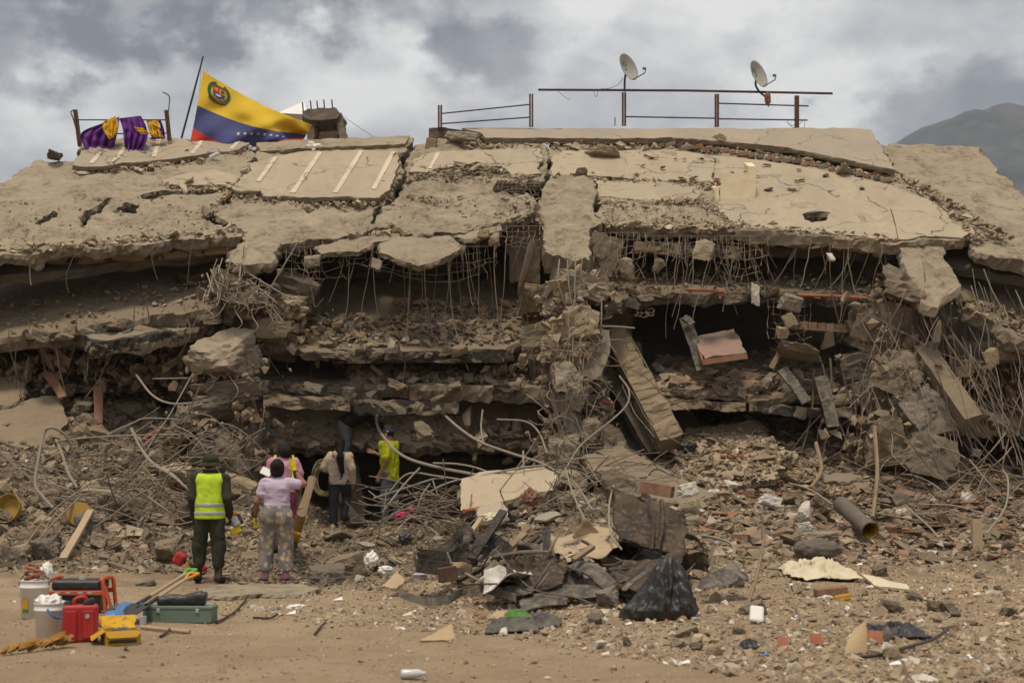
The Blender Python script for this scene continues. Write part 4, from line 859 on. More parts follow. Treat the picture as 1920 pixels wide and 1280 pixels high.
heap_chunks('concrete_chunk', [(0, 700), (320, 700), (330, 830), (0, 840)], 34, .2, .55, 'concrete', 'concrete chunk on the shaded heap under the striped tilted slab', CC, 'concrete chunks on the shaded heap', sd_=3)
heap_chunks('concrete_chunk', [(560, 1000), (780, 1000), (800, 1090), (440, 1085)], 36, .09, .26, ('concrete', 'concrete_pale'), 'small concrete chunk lying near the person in patterned trousers', CC, 'small chunks near the person in patterned trousers', sd_=4)
heap_chunks('concrete_chunk', [(800, 900), (1130, 880), (1150, 960), (900, 1010), (780, 1000)], 40, .12, .36, ('concrete', 'concrete_pale', 'plaster_white'), 'concrete chunk on the pile behind the charred metal', CC, 'concrete chunks behind the charred metal', sd_=5)
heap_chunks('concrete_chunk', [(1260, 870), (1900, 850), (1900, 1020), (1300, 1040)], 46, .12, .38, ('concrete', 'concrete_pale'), 'concrete chunk half buried in the slope of broken tiles', CC, 'concrete chunks on the tile slope', sd_=6)
heap_chunks('plaster_lump', [(1260, 860), (1700, 880), (1700, 1020), (1300, 1030)], 16, .1, .24, 'plaster_white', 'pale plaster lump lying on the slope of broken tiles', 'plaster lump', 'plaster lumps on the tile slope', sd_=7)
heap_chunks('brick_piece', [(1250, 850), (1900, 850), (1900, 1040), (1300, 1050)], 34, .1, .24, 'brick', 'broken red brick piece on the slope of broken tiles', 'brick', 'brick pieces on the tile slope', (.35, .6), sd_=8)
heap_chunks('concrete_chunk', [(900, 1130), (1900, 1060), (1900, 1240), (1200, 1230)], 48, .06, .2, ('concrete', 'concrete_pale'), 'small dusty chunk on the bare earth beyond the black bag', CC, 'small chunks on the bare earth', sd_=9)
heap_chunks('plaster_lump', [(430, 1100), (900, 1110), (1900, 1100), (1900, 1260), (900, 1190), (430, 1160)], 44, .035, .09, 'plaster_white', 'small white plaster lump lying on the bare earth', 'plaster lump', 'white plaster lumps on the earth', sd_=10)
for (px, py, Y, wp, hp, mk, lab) in ((612, 1082, 20.3, 64, 40, 'concrete', 'rounded concrete boulder resting on the ground beside the person in patterned trousers'), (640, 1068, 20.8, 70, 50, 'concrete', 'large concrete boulder behind a rounder boulder near the patterned trousers'), (85, 1035, 21.5, 72, 54, 'concrete', 'large smooth concrete boulder at the foot of the heap behind the buckets'), (20, 1055, 21.2, 60, 50, 'concrete_dark', 'dark boulder beside the large one behind the buckets'),
    (275, 1095, 20.1, 34, 20, 'concrete_pale', 'low flat stone on the earth behind the red machine'), (238, 965, 24, 90, 80, 'concrete', 'concrete beam stump caged in bent rebar on the heap'), (185, 930, 24.4, 80, 60, 'concrete_pale', 'pale block lying beside the caged beam stump'), (330, 890, 25.2, 60, 40, 'concrete_pale', 'pale block on the heap above the rebar tangle'), (1175, 925, 24.6, 80, 56, 'concrete', 'grey boulder between the tangle and the charred panel'), (1240, 1130, 16.2, 44, 22, 'concrete', 'small stone lying in front of the black bag')):
    o = lump_px('concrete_boulder', px, py, Y, wp, hp, mk); tag(o, lab, 'boulder')

# ------------------------------------------------------------ things on the roof
def post(px, top, bot, Y, wd, parent, name='post', mat='rust', tiltpx=0):
    a, b_ = P(px, bot, Y), P(px + tiltpx, top, Y); d = b_ - a
    k = wd / 2; parts = []
    for sx in (-1, 1):      # two channels back to back
        parts.append(beam_between(a + Vector((sx * k * .55, 0, 0)), b_ + Vector((sx * k * .55, 0, 0)), k * 0.8, k * 1.5))
    return obj(name, *join(*parts), M[mat], parent)
def beam_between(a, b, wx, wy, up=None):
    """straight bar with rectangular section wx by wy"""
    a, b = Vector(a), Vector(b); d = (b - a).normalized(); u = Vector((1, 0, 0)) if abs(d.x) < .8 else Vector((0, 0, 1))
    if up is not None: u = Vector(up)
    s = (u - d * u.dot(d)).normalized(); t_ = d.cross(s); V = []
    for p in (a, b):
        for i, j in ((-1, -1), (1, -1), (1, 1), (-1, 1)): V.append(p + s * (i * wx / 2) + t_ * (j * wy / 2))
    return V, [(3, 2, 1, 0), (4, 5, 6, 7), (0, 1, 5, 4), (1, 2, 6, 5), (2, 3, 7, 6), (3, 0, 4, 7)]
YR = 33.4
rl = thing('roof_railing', 'short rusty railing with two slanting bars and two posts on the parapet', 'railing', P(908, 238, YR))
post(825, 198, 242, YR, .10, rl); post(996, 177, 238, YR, .10, rl)
obj('rail', *tube([P(829, 213, YR), P(994, 196, YR)], .016, 8), M['rust_pipe'], rl); obj('rail', *tube([P(829, 232, YR), P(994, 220, YR)], .016, 8), M['rust_pipe'], rl)
rl = thing('roof_railing', 'long rusty railing with a top pipe running past its three posts', 'railing', P(1285, 240, YR))
post(1170, 174, 236, YR, .10, rl); post(1344, 177, 238, YR, .10, rl); post(1494, 180, 242, YR, .10, rl)
obj('top_pipe', *tube([P(1009, 168.5, YR), P(1285, 170, YR), P(1561, 175.5, YR)], .028, 8), M['rust_pipe'], rl)
for a, b_ in (((1174, 219), (1342, 222)), ((1348, 194), (1516, 199)), ((1348, 223), (1514, 225.5))): obj('rail', *tube([P(*a, YR), P(*b_, YR)], .017, 8), M['rust_pipe'], rl)
obj('tie_wire', *tube(spline([P(1480, 230, YR - .05), P(1486, 236, YR - .08), P(1494, 228, YR - .1), P(1486, 224, YR - .06), P(1476, 229, YR - .05), P(1490, 240, YR - .05), P(1506, 226, YR - .1), P(1509, 240, YR), P(1506, 262, YR - .1)], 5), .006, 4), M['rebar_dark'], rl)
obj('tie_wire', *tube(spline([P(1045, 170, YR - .03), P(1054, 178, YR - .06), P(1062, 184, YR - .03), P(1069, 187, YR)], 5), .006, 4), M['rebar_dark'], rl)
obj('tie_wire', *tube(spline([P(1112, 170, YR - .03), P(1118, 182, YR - .06), P(1124, 168, YR - .05), P(1142, 166, YR - .03), P(1160, 158, YR), P(1168, 146, YR)], 5), .006, 4), M['rebar_dark'], rl)
for q in ((1153, 220, 236), ): tag(obj('rebar_stub', *tube([P(q[0], q[2], YR), P(q[0], q[1], YR)], .012, 6), M['rust']), 'short rusty rod standing up from the parapet', 'rod')

def dish(px, py, Y, hpx, label, mast, seed):
    """offset satellite dish seen half from the front, low-noise block on a bent arm"""
    s = mpp(Y); hh = hpx * s / 2; c = P(px, py, Y); t = thing('satellite_dish', label, 'satellite dish', mast[0])
    rot = Matrix.Rotation(R(-12), 3, 'Y') @ Matrix.Rotation(R(48), 3, 'Z') @ Matrix.Rotation(R(82), 3, 'X')
    V, Fc = [], []; rings, n = 10, 40
    for side in (0, 1):
        for i in range(rings + 1):
            r_ = i / rings
            for k in range(n):
                a = 2 * math.pi * k / n
                V.append(c + rot @ Vector((hh * .92 * r_ * math.cos(a), hh * 1.04 * r_ * math.sin(a), 0.10 * r_ * r_ - .05 - side * 0.012)))
        b_ = side * (rings + 1) * n
        for i in range(rings):
            for k in range(n):
                k2 = (k + 1) % n; f = (b_ + i * n + k, b_ + i * n + k2, b_ + (i + 1) * n + k2, b_ + (i + 1) * n + k); Fc.append(f if side == 0 else f[::-1])
    e = rings * n; e2 = (rings + 1) * n + rings * n
    for k in range(n): k2 = (k + 1) % n; Fc.append((e + k, e + k2, e2 + k2, e2 + k))
    rf = obj('reflector', V, Fc, M['dish'], t, True)
    # printed mark: a half disc and a wedge
    def flat(pts, z=0.012):
        out_ = []
        for x, y in pts: out_.append(c + rot @ Vector((x * hh, y * hh, -.05 + .1 * (x * x + y * y) + z)))
        return out_
    D = [(-.30 + .20 * math.cos(a), .36 + .18 * math.sin(a)) for a in [R(-90 + 18 * k) for k in range(11)]]
    obj('printed_mark', flat(D), [tuple(range(11))], M['dishmark'], rf)
    W = [(-.02, .54), (.06, .54), (.22, .18), (-.04, .18), (.04, .30)]; obj('printed_mark', flat(W), [(0, 1, 2, 3, 4)], M['dishmark'], rf)
    obj('mast', *tube(spline(mast, 6), .024, 8), M['steel_dark'], t)
    lo = c + rot @ Vector((0, -hh * 1.0, 0.03))
    a1 = P(px + 33, py + 10, Y - .30); a2 = P(px + 35, py + 1, Y - .32); a3 = P(px + 29, py + 2, Y - .30)
    obj('feed_arm', *tube([lo, a1, a2], .014, 6), M['dishblue'], t); obj('feed_horn', *tube([a2, a2.lerp(a3, .3), a3], [.02, .028, .034], 10), M['dishblue'], t)
    obj('bracket', *beam_between(c + rot @ Vector((0, 0, -.06)), Vector(mast[-1]), .05, .07), M['steel_dark'], t)
    return t

M['dish'] = m_plain('weathered dish paint', (0.34, 0.33, 0.30), 0.6, 0.3, 0, 0.5, (0.22, 0.18, 0.13), 4, 0.05)
M['dishmark'] = m_plain('faded dish print', (0.20, 0.19, 0.17), 0.7, 0.2, 0, 0.4, (0.33, 0.27, 0.2), 30, 0)
M['dishblue'] = m_plain('blue grey feed arm', (0.08, 0.11, 0.12), 0.5, 0.4, 0, 0.3)
dish(1176, 127, YR - .1, 54, 'grey satellite dish on a straight mast standing on a railing post', [P(1171, 172, YR), P(1171.5, 150, YR), P(1174, 134, YR - .02)], 1)
dd = dish(1420, 140, YR - .1, 54, 'grey satellite dish on a bent bracket wrapped in rags at the railing', [P(1440, 193, YR - .03), P(1437, 184, YR - .03), P(1424, 172, YR - .03), P(1417, 160, YR), P(1418, 146, YR)], 2)

def blob(c, s, seed, sub=4, amp=0.25, fs=2.5, folds=0.0):
    """soft crumpled mass (cloth, bag, sack): ball pushed about by noise, creased"""
    bm = bmesh.new(); bmesh.ops.create_icosphere(bm, subdivisions=sub, radius=1); V = []
    for v in bm.verts:
        d = v.co.copy(); r_ = 1 + amp * fbm(d, fs, 4, seed) - folds * abs(nz(d, fs * 2.2, seed + 4))
        V.append(Vector(c) + Vector((d.x * s[0] * r_, d.y * s[1] * r_, d.z * s[2] * r_)))
    bm.verts.index_update(); Fc = [tuple(v.index for v in f.verts) for f in bm.faces]; bm.free(); return V, Fc
M['rag'] = m_plain('brown rag', (0.22, 0.11, 0.08), 0.9, 0.1, 0, 0.4, (0.36, 0.27, 0.18), 20, 0.4)
obj('rag_binding', *blob(P(1439, 185, YR - .06), (.075, .07, .17), 4, 3, .5, 3, .3), M['rag'], dd)

# flag: yellow, blue, red, eight stars in an arc and the arms near the hoist
def m_cloth(name, col, rough=0.85, sheen=0.2, dirt=0.25, dcol=(0.30, 0.24, 0.17), sc=3):
    m = m_plain(name, col, rough, 0.15, 0, dirt, dcol, sc, 0.15); return m
for k, c_ in (('fl_y', (0.62, 0.42, 0.03)), ('fl_b', (0.050, 0.062, 0.17)), ('fl_r', (0.42, 0.035, 0.02)), ('purple', (0.115, 0.022, 0.20)), ('gold', (0.58, 0.33, 0.02))): M[k] = m_cloth(k, c_, 0.8, dirt=0.12)
M['fl_w'] = m_cloth('flag_white', (.5, .5, .52), dirt=.1)
YF = 33.0
top = [(380, 133), (585, 233)]; bl = (356, 268); 
def flag_pt(u, v, off=0.0):
    """u along the fly, v from top (0) to bottom (1): tied at the pole top, swept down to the right, its foot pooled on the roof"""
    hx = 380 + (356 - 380) * v ** 1.2; hy = 133 + 135 * v; ex = 585 - 18 * v; ey = 234 + 32 * v
    sagt = 14 * math.sin(math.pi * u) * (1 - v) ; x = hx + (ex - hx) * u; y = hy + (ey - hy) * u + sagt * 0.6 + (22 * v * v) * math.sin(math.pi * min(1, u * 1.1)) * 0.55
    y = min(y, 268 + 8 * math.sin(u * 3.1)) if v > .5 else y
    dY = 0.24 * math.sin(6 * u + 3.5 * v) * u + 0.17 * math.sin(13 * u - 6 * v) * (0.25 + v) * u + 0.10 * nz((u * 6, v * 3, 1)) + 0.06 * math.sin(21 * u + 11 * v) * v
    return P(x, y, YF + dY - 0.35 * v - off)
fp = thing('flag', 'large yellow, blue and red flag with stars tied to a leaning pole on the roof', 'flag', P(470, 272, YF))
NU, NV = 60, 42
def fbound(v, u):
    if v == .455: return .48 + .13 * u
    if v == .82: return min(.99, .79 + .17 * math.sin(math.pi * min(1, u * 1.05)))
    return v
def band(v0, v1, mat, name, off=0.0):
    V, Fc = [], []; nv = max(2, int(NV * (v1 - v0) + .5))
    for side in (0, 1):
        for i in range(NU + 1):
            a, b2 = fbound(v0, i / NU), fbound(v1, i / NU)
            for j in range(nv + 1): V.append(flag_pt(i / NU, a + (b2 - a) * j / nv, -0.006 * side))
    b_ = (NU + 1) * (nv + 1)
    for i in range(NU):
        for j in range(nv):
            q = i * (nv + 1) + j; f = (q, q + nv + 1, q + nv + 2, q + 1); Fc += [f[::-1], tuple(x + b_ for x in f)]
    return obj(name, V, Fc, mat, fp, True)
cu, cv = .165, .185
yb = band(0, .455, M['fl_y'], 'yellow_band'); bb = band(.455, .82, M['fl_b'], 'blue_band'); rb_ = band(.82, 1, M['fl_r'], 'red_band')
def on_flag(pts, parent, mat, name, off=0.012):
    if name.startswith('emblem'): pts = [(cu + (u - cu) * 1.28, cv + (v - cv) * 1.28) for u, v in pts]
    V = [flag_pt(u, v, off) for u, v in pts]; return obj(name, V, [tuple(range(len(V)))], mat, parent)
for k in range(8):
    u0 = .40 + .058 * k; v0 = .735 - .05 * math.sin(math.pi * k / 7)
    on_flag([(u0 + (.018 if i % 2 == 0 else .0075) * math.sin(i * math.pi / 5), v0 - (.038 if i % 2 == 0 else .016) * math.cos(i * math.pi / 5)) for i in range(10)], bb, M['fl_w'], 'star')
em = lambda cu, cv, ru, rv, n=18, a0=0, a1=360: [(cu + ru * math.cos(R(a0 + (a1 - a0) * i / n)), cv + rv * math.sin(R(a0 + (a1 - a0) * i / n))) for i in range(n + (0 if a1 - a0 == 360 else 1))]
M['em_g'] = m_cloth('emblem green', (.03, .09, .04), dirt=.1); M['em_d'] = m_cloth('emblem dark', (.10, .06, .03), dirt=.1); M['em_o'] = m_cloth('emblem ochre', (.45, .25, .04), dirt=.1)
cu, cv = .165, .185
def ringband(a0, a1, mat, r0, r1, off=.014):
    a = em(cu, cv, r0, r0 * 1.5, 12, a0, a1); b_ = em(cu, cv, r1, r1 * 1.5, 12, a0, a1); return on_flag(a + b_[::-1], yb, mat, 'emblem_branch', off)
ringband(95, 250, M['em_g'], .058, .082); ringband(-70, 85, M['em_g'], .058, .082); ringband(40, 140, M['em_d'], .066, .09, .018)
sh = [(cu - .042, cv - .055), (cu + .042, cv - .055)]; 
on_flag([(cu - .044, cv - .06), (cu, cv - .06), (cu, cv), (cu - .044, cv)], yb, M['fl_r'], 'emblem_shield', .016); on_flag([(cu, cv - .06), (cu + .044, cv - .06), (cu + .044, cv), (cu, cv)], yb, M['em_o'], 'emblem_shield', .016)
on_flag([(cu - .044, cv), (cu + .044, cv), (cu + .038, cv + .045), (cu, cv + .072), (cu - .038, cv + .045)], yb, M['fl_b'], 'emblem_shield', .016)
on_flag([(cu - .02, cv + .02), (cu + .012, cv + .012), (cu + .022, cv + .03), (cu - .004, cv + .045), (cu - .022, cv + .038)], yb, M['fl_w'], 'emblem_horse', .02)
on_flag([(cu - .05, cv - .075), (cu - .01, cv - .088), (cu + .01, cv - .088), (cu + .05, cv - .075), (cu + .02, cv - .062), (cu - .02, cv - .062)], yb, M['em_d'], 'emblem_horns', .018)
on_flag([(cu + .012, cv - .05), (cu + .032, cv - .05), (cu + .03, cv - .012), (cu + .014, cv - .012)], yb, M['em_d'], 'emblem_arms', .02); on_flag([(cu - .034, cv - .05), (cu - .012, cv - .05), (cu - .01, cv - .014), (cu - .03, cv - .014)], yb, M['em_o'], 'emblem_sheaf', .02)
tag(obj('flag_pole', *tube([P(339, 264, YF + .02), P(362, 178, YF + .03), P(381, 106, YF + .05)], [.024, .024, .018], 8), M['steel_dark']), 'dark leaning pole that holds the large flag by its top corner', 'pole')
tag(obj('cord', *tube(spline([P(377, 128, YF), P(374, 180, YF - .02), P(372, 262, YF - .1)], 6), .006, 4), M['rebar_pale']), 'thin pale cord hanging down from the top of the flag pole', 'cord')
# railing with purple cloths
rl = thing('roof_railing', 'bent railing with two leaning posts that carries the purple cloths', 'railing', P(230, 280, 32.4)); YP = 32.4
post(150, 206, 275, YP, .09, rl, tiltpx=-9); post(318, 207, 264, YP, .09, rl, tiltpx=-6)
obj('bent_bar', *tube(spline([P(148, 262, YP), P(138, 225, YP), P(133, 211, YP), P(137, 207, YP)], 5), .015, 6), M['rust'], rl); obj('bent_bar', *tube(spline([P(316, 208, YP), P(318, 186, YP), P(315, 178, YP), P(305, 173, YP)], 5), .013, 6), M['rust'], rl)
obj('rail', *tube([P(146, 225, YP), P(312, 225, YP)], .014, 6), M['steel_dark'], rl); obj('rail', *tube([P(200, 251, YP), P(312, 250, YP)], .014, 6), M['steel_dark'], rl)
def cloth_strip(name, left, right, mat, Y, parent, seed, nu=22, nv=22, fold=.09, grp=None):
    """cloth hung in a strip: left and right edge lists in photo pixels"""
    lf, rt = [Vector((a, b_, 0)) for a, b_ in left], [Vector((a, b_, 0)) for a, b_ in right]
    L_, R_ = spline(lf, 8), spline(rt, 8); V, Fc = [], []
    def at(c_, t_): x = t_ * (len(c_) - 1); i = min(int(x), len(c_) - 2); return c_[i].lerp(c_[i + 1], x - i)
    for side in (0, 1):
        for i in range(nv + 1):
            a, b_ = at(L_, i / nv), at(R_, i / nv)
            for j in range(nu + 1):
                q = a.lerp(b_, j / nu); d = fold * (math.sin(j / nu * 13 + seed + i * .12) + .6 * nz((j * .3, i * .22, seed), 1.0)) * (0.25 + i / nv)
                V.append(P(q.x, q.y, Y - .03 - abs(d) - .05 * nz((j * .2, i * .2, seed + 3)) + side * .008))
    b_ = (nu + 1) * (nv + 1)
    for i in range(nv):
        for j in range(nu):
            q = i * (nu + 1) + j; f = (q, q + 1, q + nu + 2, q + nu + 1); Fc += [f[::-1], tuple(x + b_ for x in f)]
    return obj(name, V, Fc, mat, parent, True)
c1 = thing('draped_cloth', 'crumpled purple and yellow cloth draped over the left end of a bent railing', 'cloth', P(190, 286, YP - .2))
cloth_strip('purple_panel', [(190, 232), (156, 246), (152, 262), (164, 290)], [(224, 219), (222, 240), (216, 268), (212, 288)], M['purple'], YP - .1, c1, 1, fold=.2)
cloth_strip('yellow_panel', [(194, 228), (192, 240), (198, 252), (205, 262)], [(216, 218), (222, 232), (218, 250), (212, 258)], M['gold'], YP - .32, c1, 2)
c2 = thing('draped_cloth', 'long purple cloth with yellow patches hanging from the middle of a bent railing', 'cloth', P(255, 296, YP - .2))
cloth_strip('purple_panel', [(224, 222), (230, 242), (232, 262), (238, 294)], [(264, 217), (275, 240), (276, 262), (258, 297)], M['purple'], YP - .16, c2, 3, fold=.2)
cloth_strip('yellow_panel', [(252, 238), (258, 246), (266, 252)], [(268, 240), (276, 246), (282, 250)], M['gold'], YP - .44, c2, 4)
cloth_strip('yellow_panel', [(274, 226), (278, 240), (284, 258)], [(296, 226), (300, 240), (306, 258)], M['gold'], YP - .08, c2, 5, fold=.1)
cloth_strip('purple_panel', [(296, 226), (300, 242), (280, 262)], [(302, 226), (308, 244), (310, 260)], M['purple'], YP - .05, c2, 6, fold=.08)
# stair head stub with starter bars
st = thing('roof_stub', 'broken concrete stair head with dark open side and starter bars sticking up', 'concrete stub', P(610, 270, 33.2))
Ys = 33.2
def frustum(pts_b, pts_t): n = len(pts_b); return [Vector(v) for v in pts_b + pts_t], [tuple(range(n - 1, -1, -1)), tuple(range(n, 2 * n))] + [(i, (i + 1) % n, n + (i + 1) % n, n + i) for i in range(n)]
slab('cap_slab', [(566, 208), (600, 203), (630, 203), (638, 214), (634, 222), (600, 226), (572, 222)], plane((566, 214, Ys), (636, 212, Ys), (600, 160, Ys + .3)), .5, M['concrete_dark'], st, .04, .04, .1, (), 71)
slab('cheek_wall', [(572, 220), (590, 222), (588, 270), (576, 270)], plane((570, 240, Ys + .02), (590, 240, Ys), (580, 200, Ys + .1)), .5, M['concrete_dark'], st, .03, .03, .1, (), 72)
slab('cheek_wall', [(628, 208), (640, 212), (655, 270), (640, 270), (632, 240)], plane((628, 240, Ys), (650, 240, Ys), (640, 200, Ys + .1)), .5, M['concrete'], st, .03, .03, .1, (), 73)
slab('back_wall', [(580, 215), (636, 215), (644, 270), (578, 270)], plane((580, 240, Ys + .8), (640, 240, Ys + .8), (610, 200, Ys + .85)), .15, M['concrete_dark'], st, .02, .02, .15, (), 74)
for px, y0, y1 in ((567, 208, 192), (582, 205, 189), (594, 204, 189), (607, 204, 187), (622, 204, 187)): obj('starter_bar', *tube([P(px + 2, y0 + 4, Ys + .1), P(px, y1, Ys + .1)], .016, 6), M['steel_dark'], st)
tag(obj('cable', *tube(spline([P(638, 214, Ys), P(660, 230, Ys - .05), P(690, 250, Ys - .15), P(712, 264, Ys - .4)], 6), .007, 4), M['rebar_dark']), 'thin cable running down from the stair head to the roof', 'cable')
tag(obj('tent', *frustum([P(520, 212, 38), P(580, 215, 38), P(590, 226, 42), P(500, 226, 42)], [P(566, 192, 39), P(570, 191, 39), P(571, 192, 40), P(566, 192, 40)]), M['white']), 'peaked white tent top showing behind the stair head', 'tent')
tag(obj('white_bag', *blob(P(585, 279, 32.3), (.20, .16, .13), 7, 4, .5, 2.5, .3), M['white'], None, True), 'crumpled white plastic bag on the roof below the flag', 'bag')
for (px, py, wp, hp, mk, lab) in ((102, 293, 34, 14, 'concrete_dark', 'dark slab fragment lying on the roof rim beside a thin rod'), (152, 289, 16, 14, 'concrete_dark', 'stone wedged at the foot of the leaning railing post'), (350, 287, 9, 9, 'concrete_dark', 'small dark stone on the grey membrane below the purple cloths')):
    tag(lump_px('concrete_fragment', px, py - 2, 32.0 if px > 120 else 31.5, wp, hp, mk), lab, 'fragment')
tag(obj('plastic_bottle', *lathe([(0, 0), (.045, 0), (.045, .16), (.018, .21), (.018, .23), (0, .23)], hit(RP, 394, 306) + Vector((0, 0, .12)), 12, Matrix.Rotation(R(60), 3, 'Y')), M['bottle'] if 'bottle' in M else M['white']), 'small clear bottle lying on the roof left of the striped membrane', 'bottle')
# broken timber stump and the cream wall corner on the roof
tag(obj('timber_stump', *bevel_box(P(808, 275, 32.6), (.24, .2, .36), Matrix.Rotation(R(8), 3, 'Y'), .02), M['wood']), 'splintered timber stump wedged in the crack by the parapet end', 'timber')
wc = thing('wall_corner', 'cream plastered corner of a wall standing up from the smooth roof sheet', 'wall', hit(RP, 1383, 378))
Yb = 29.75
def quadbox(a, b, c, d, dep): # front quad px + depth vector
    f = [P(*a, Yb), P(*b, Yb), P(*c, Yb), P(*d, Yb)]; k = [v + Vector(dep) for v in f]; return f + k, [(0, 1, 2, 3), (7, 6, 5, 4), (0, 4, 5, 1), (1, 5, 6, 2), (2, 6, 7, 3), (3, 7, 4, 0)]
obj('front_panel', *quadbox((1350, 378), (1416, 381), (1418, 326), (1351, 325), (0, .16, .03)), M['plywood'], wc)
obj('side_return', *[(lambda q: q)(x) for x in quadbox((1404, 326), (1418, 326), (1418, 312), (1403, 312), (0.02, .7, .22))], M['plywood'], wc)
obj('broken_edge', *join(*[box(P(1344 + 4 * (k % 2), 338 + k * 8, Yb + .06), (.08, .12, .07), Matrix.Rotation(R(20 * k), 3, 'X')) for k in range(5)]), M['brick'], wc)
slab('torn_plaster', [(1338, 352), (1350, 348), (1350, 378), (1342, 384)], plane((1338, 360, Yb - .05), (1352, 360, Yb), (1345, 330, Yb)), .05, M['plywood'], wc, .03, .01, .08, (), 75)
# bricks shown in the break below the parapet sheet
for k in range(26):
    u = k / 25; px = 1240 + u * 420; py = 275 + 66 * u ** 1.35 + _rb.uniform(-1, 3); q = hit(RP, px, py) + RP[1] * .05
    obj('brick', *bevel_box(q, (_rb.uniform(.12, .26), .12, .09), Matrix.Rotation(R(-14 + _rb.uniform(-12, 8)), 3, 'Y') @ Matrix.Rotation(_rb.uniform(-.3, .3), 3, 'Z'), .008, 1), M['brick'] if _rb.random() < .3 else M['concrete_dark' if _rb.random() < .4 else 'concrete'], BLD)
for k in range(46):   # shards on the smooth sheet
    px, py = _rb.uniform(1180, 1700), _rb.gauss(330, 26); 
    if py < 296 + max(0, px - 1340) * .15 or py > 430: continue
    q = hit(RP, px, py) + RP[1] * .08; s = _rb.uniform(.03, .10)
    o = lump('roof_shard', q, (s * 1.8, s, s * .4), _rb.choice(('brick', 'concrete_dark', 'concrete', 'brick')), None); tag(o, 'small brick or mortar shard lying on the smooth roof sheet', 'shard', 'shards on the smooth roof sheet')
tag(obj('rod', *tube(spline([hit(RP, 1683, 452) + RP[1] * .05, P(1678, 418, 28.6), P(1670, 392, 28.7)], 5), .010, 5), M['rebar_dark']), 'thin bent rod standing out of the smooth roof sheet', 'rod')
for (px, py, wp, hp) in ((1130, 296, 60, 12), (865, 268, 60, 22), (1348, 274, 18, 18), (1580, 330, 18, 16), (1090, 338, 22, 14)):
    pl_ = hit(RP, px, py); tag(lump('roof_fragment', pl_ + RP[1] * .14, (wp * .0115, .3, hp * .0115), 'concrete_pale'), {1130: 'long flat flake lying across the seam of the roof sheets', 865: 'rounded rubble lump at the torn end of the parapet', 1348: 'small rubble lump standing on the break line under the parapet', 1580: 'square mortar lump below the brick break line', 1090: 'broken flake above the flat strip beside the column head'}[px], 'fragment')

# ------------------------------------------------------------ people
def surf_net(f, o, h):
    """naive surface nets over a scalar grid: smooth closed quads"""
    s = f < 0; nx, ny, nz_ = f.shape; c = [(i, j, k) for i in (0, 1) for j in (0, 1) for k in (0, 1)]
    sl = lambda a, i, j, k: a[i:nx - 1 + i, j:ny - 1 + j, k:nz_ - 1 + k]
    cnt = sum(sl(s, *q).astype(np.int8) for q in c); act = (cnt > 0) & (cnt < 8)
    idx = -np.ones(act.shape, int); I = np.argwhere(act); idx[act] = np.arange(len(I))
    vals = np.stack([sl(f, *q)[act] for q in c], 1); acc = np.zeros((len(I), 3)); w_ = np.zeros(len(I))
    for a in range(8):
        for b in range(a + 1, 8):
            qa, qb = np.array(c[a]), np.array(c[b])
            if abs(qa - qb).sum() != 1: continue
            va, vb = vals[:, a], vals[:, b]; m = (va < 0) != (vb < 0); t_ = np.where(m, va / np.where(m, va - vb, 1), 0)
            acc += m[:, None] * (qa + t_[:, None] * (qb - qa)); w_ += m
    V = (I + acc / w_[:, None]) * h + o; Fc = []
    for ax in range(3):
        u, v = [(1, 2), (2, 0), (0, 1)][ax]; n0 = np.zeros(3, int); n0[ax] = 1
        A = s[tuple(slice(0, s.shape[d] - (1 if d == ax else 0)) for d in range(3))]; B = s[tuple(slice(1 if d == ax else 0, None) for d in range(3))]
        E = np.argwhere(A != B); E = E[(E[:, u] > 0) & (E[:, v] > 0) & (E[:, u] < s.shape[u] - 1) & (E[:, v] < s.shape[v] - 1)]
        fl = A[tuple(E.T)]; du = np.zeros(3, int); dv = np.zeros(3, int); du[u] = 1; dv[v] = 1
        q = np.stack([idx[tuple((E - du - dv).T)], idx[tuple((E - dv).T)], idx[tuple(E.T)], idx[tuple((E - du).T)]], 1)
        q = np.where(fl[:, None], q, q[:, ::-1]); Fc.append(q)
    return V, np.concatenate(Fc)
def C_(a, b, ra, rb=None, sx=1.0, sy=1.0): return ('c', np.array(a, float), np.array(b, float), ra, ra if rb is None else rb, sx, sy)
def E_(c, r_): return ('e', np.array(c, float), np.array(r_, float))
def sdf(prims, p, k=0.03, grow=0.0):
    d = None
    for q in prims:
        if q[0] == 'c':
            S = np.array([1 / q[5], 1 / q[6], 1]); a, b = q[1] * S, q[2] * S; pp = p * S; ab = b - a; t_ = np.clip(((pp - a) @ ab) / max(ab @ ab, 1e-9), 0, 1)
            v = np.linalg.norm(pp - a - t_[:, None] * ab, axis=1) - (q[3] + (q[4] - q[3]) * t_)
        else:
            l = np.linalg.norm((p - q[1]) / q[2], axis=1); v = (l - 1) * q[2].min()
        v = v - grow
        if d is None: d = v
        else:
            h = np.clip(0.5 + 0.5 * (v - d) / k, 0, 1); d = v * (1 - h) + d * h - k * h * (1 - h) if False else np.minimum(d, v) - np.maximum(k - np.abs(d - v), 0) ** 2 / (4 * k)
    return d
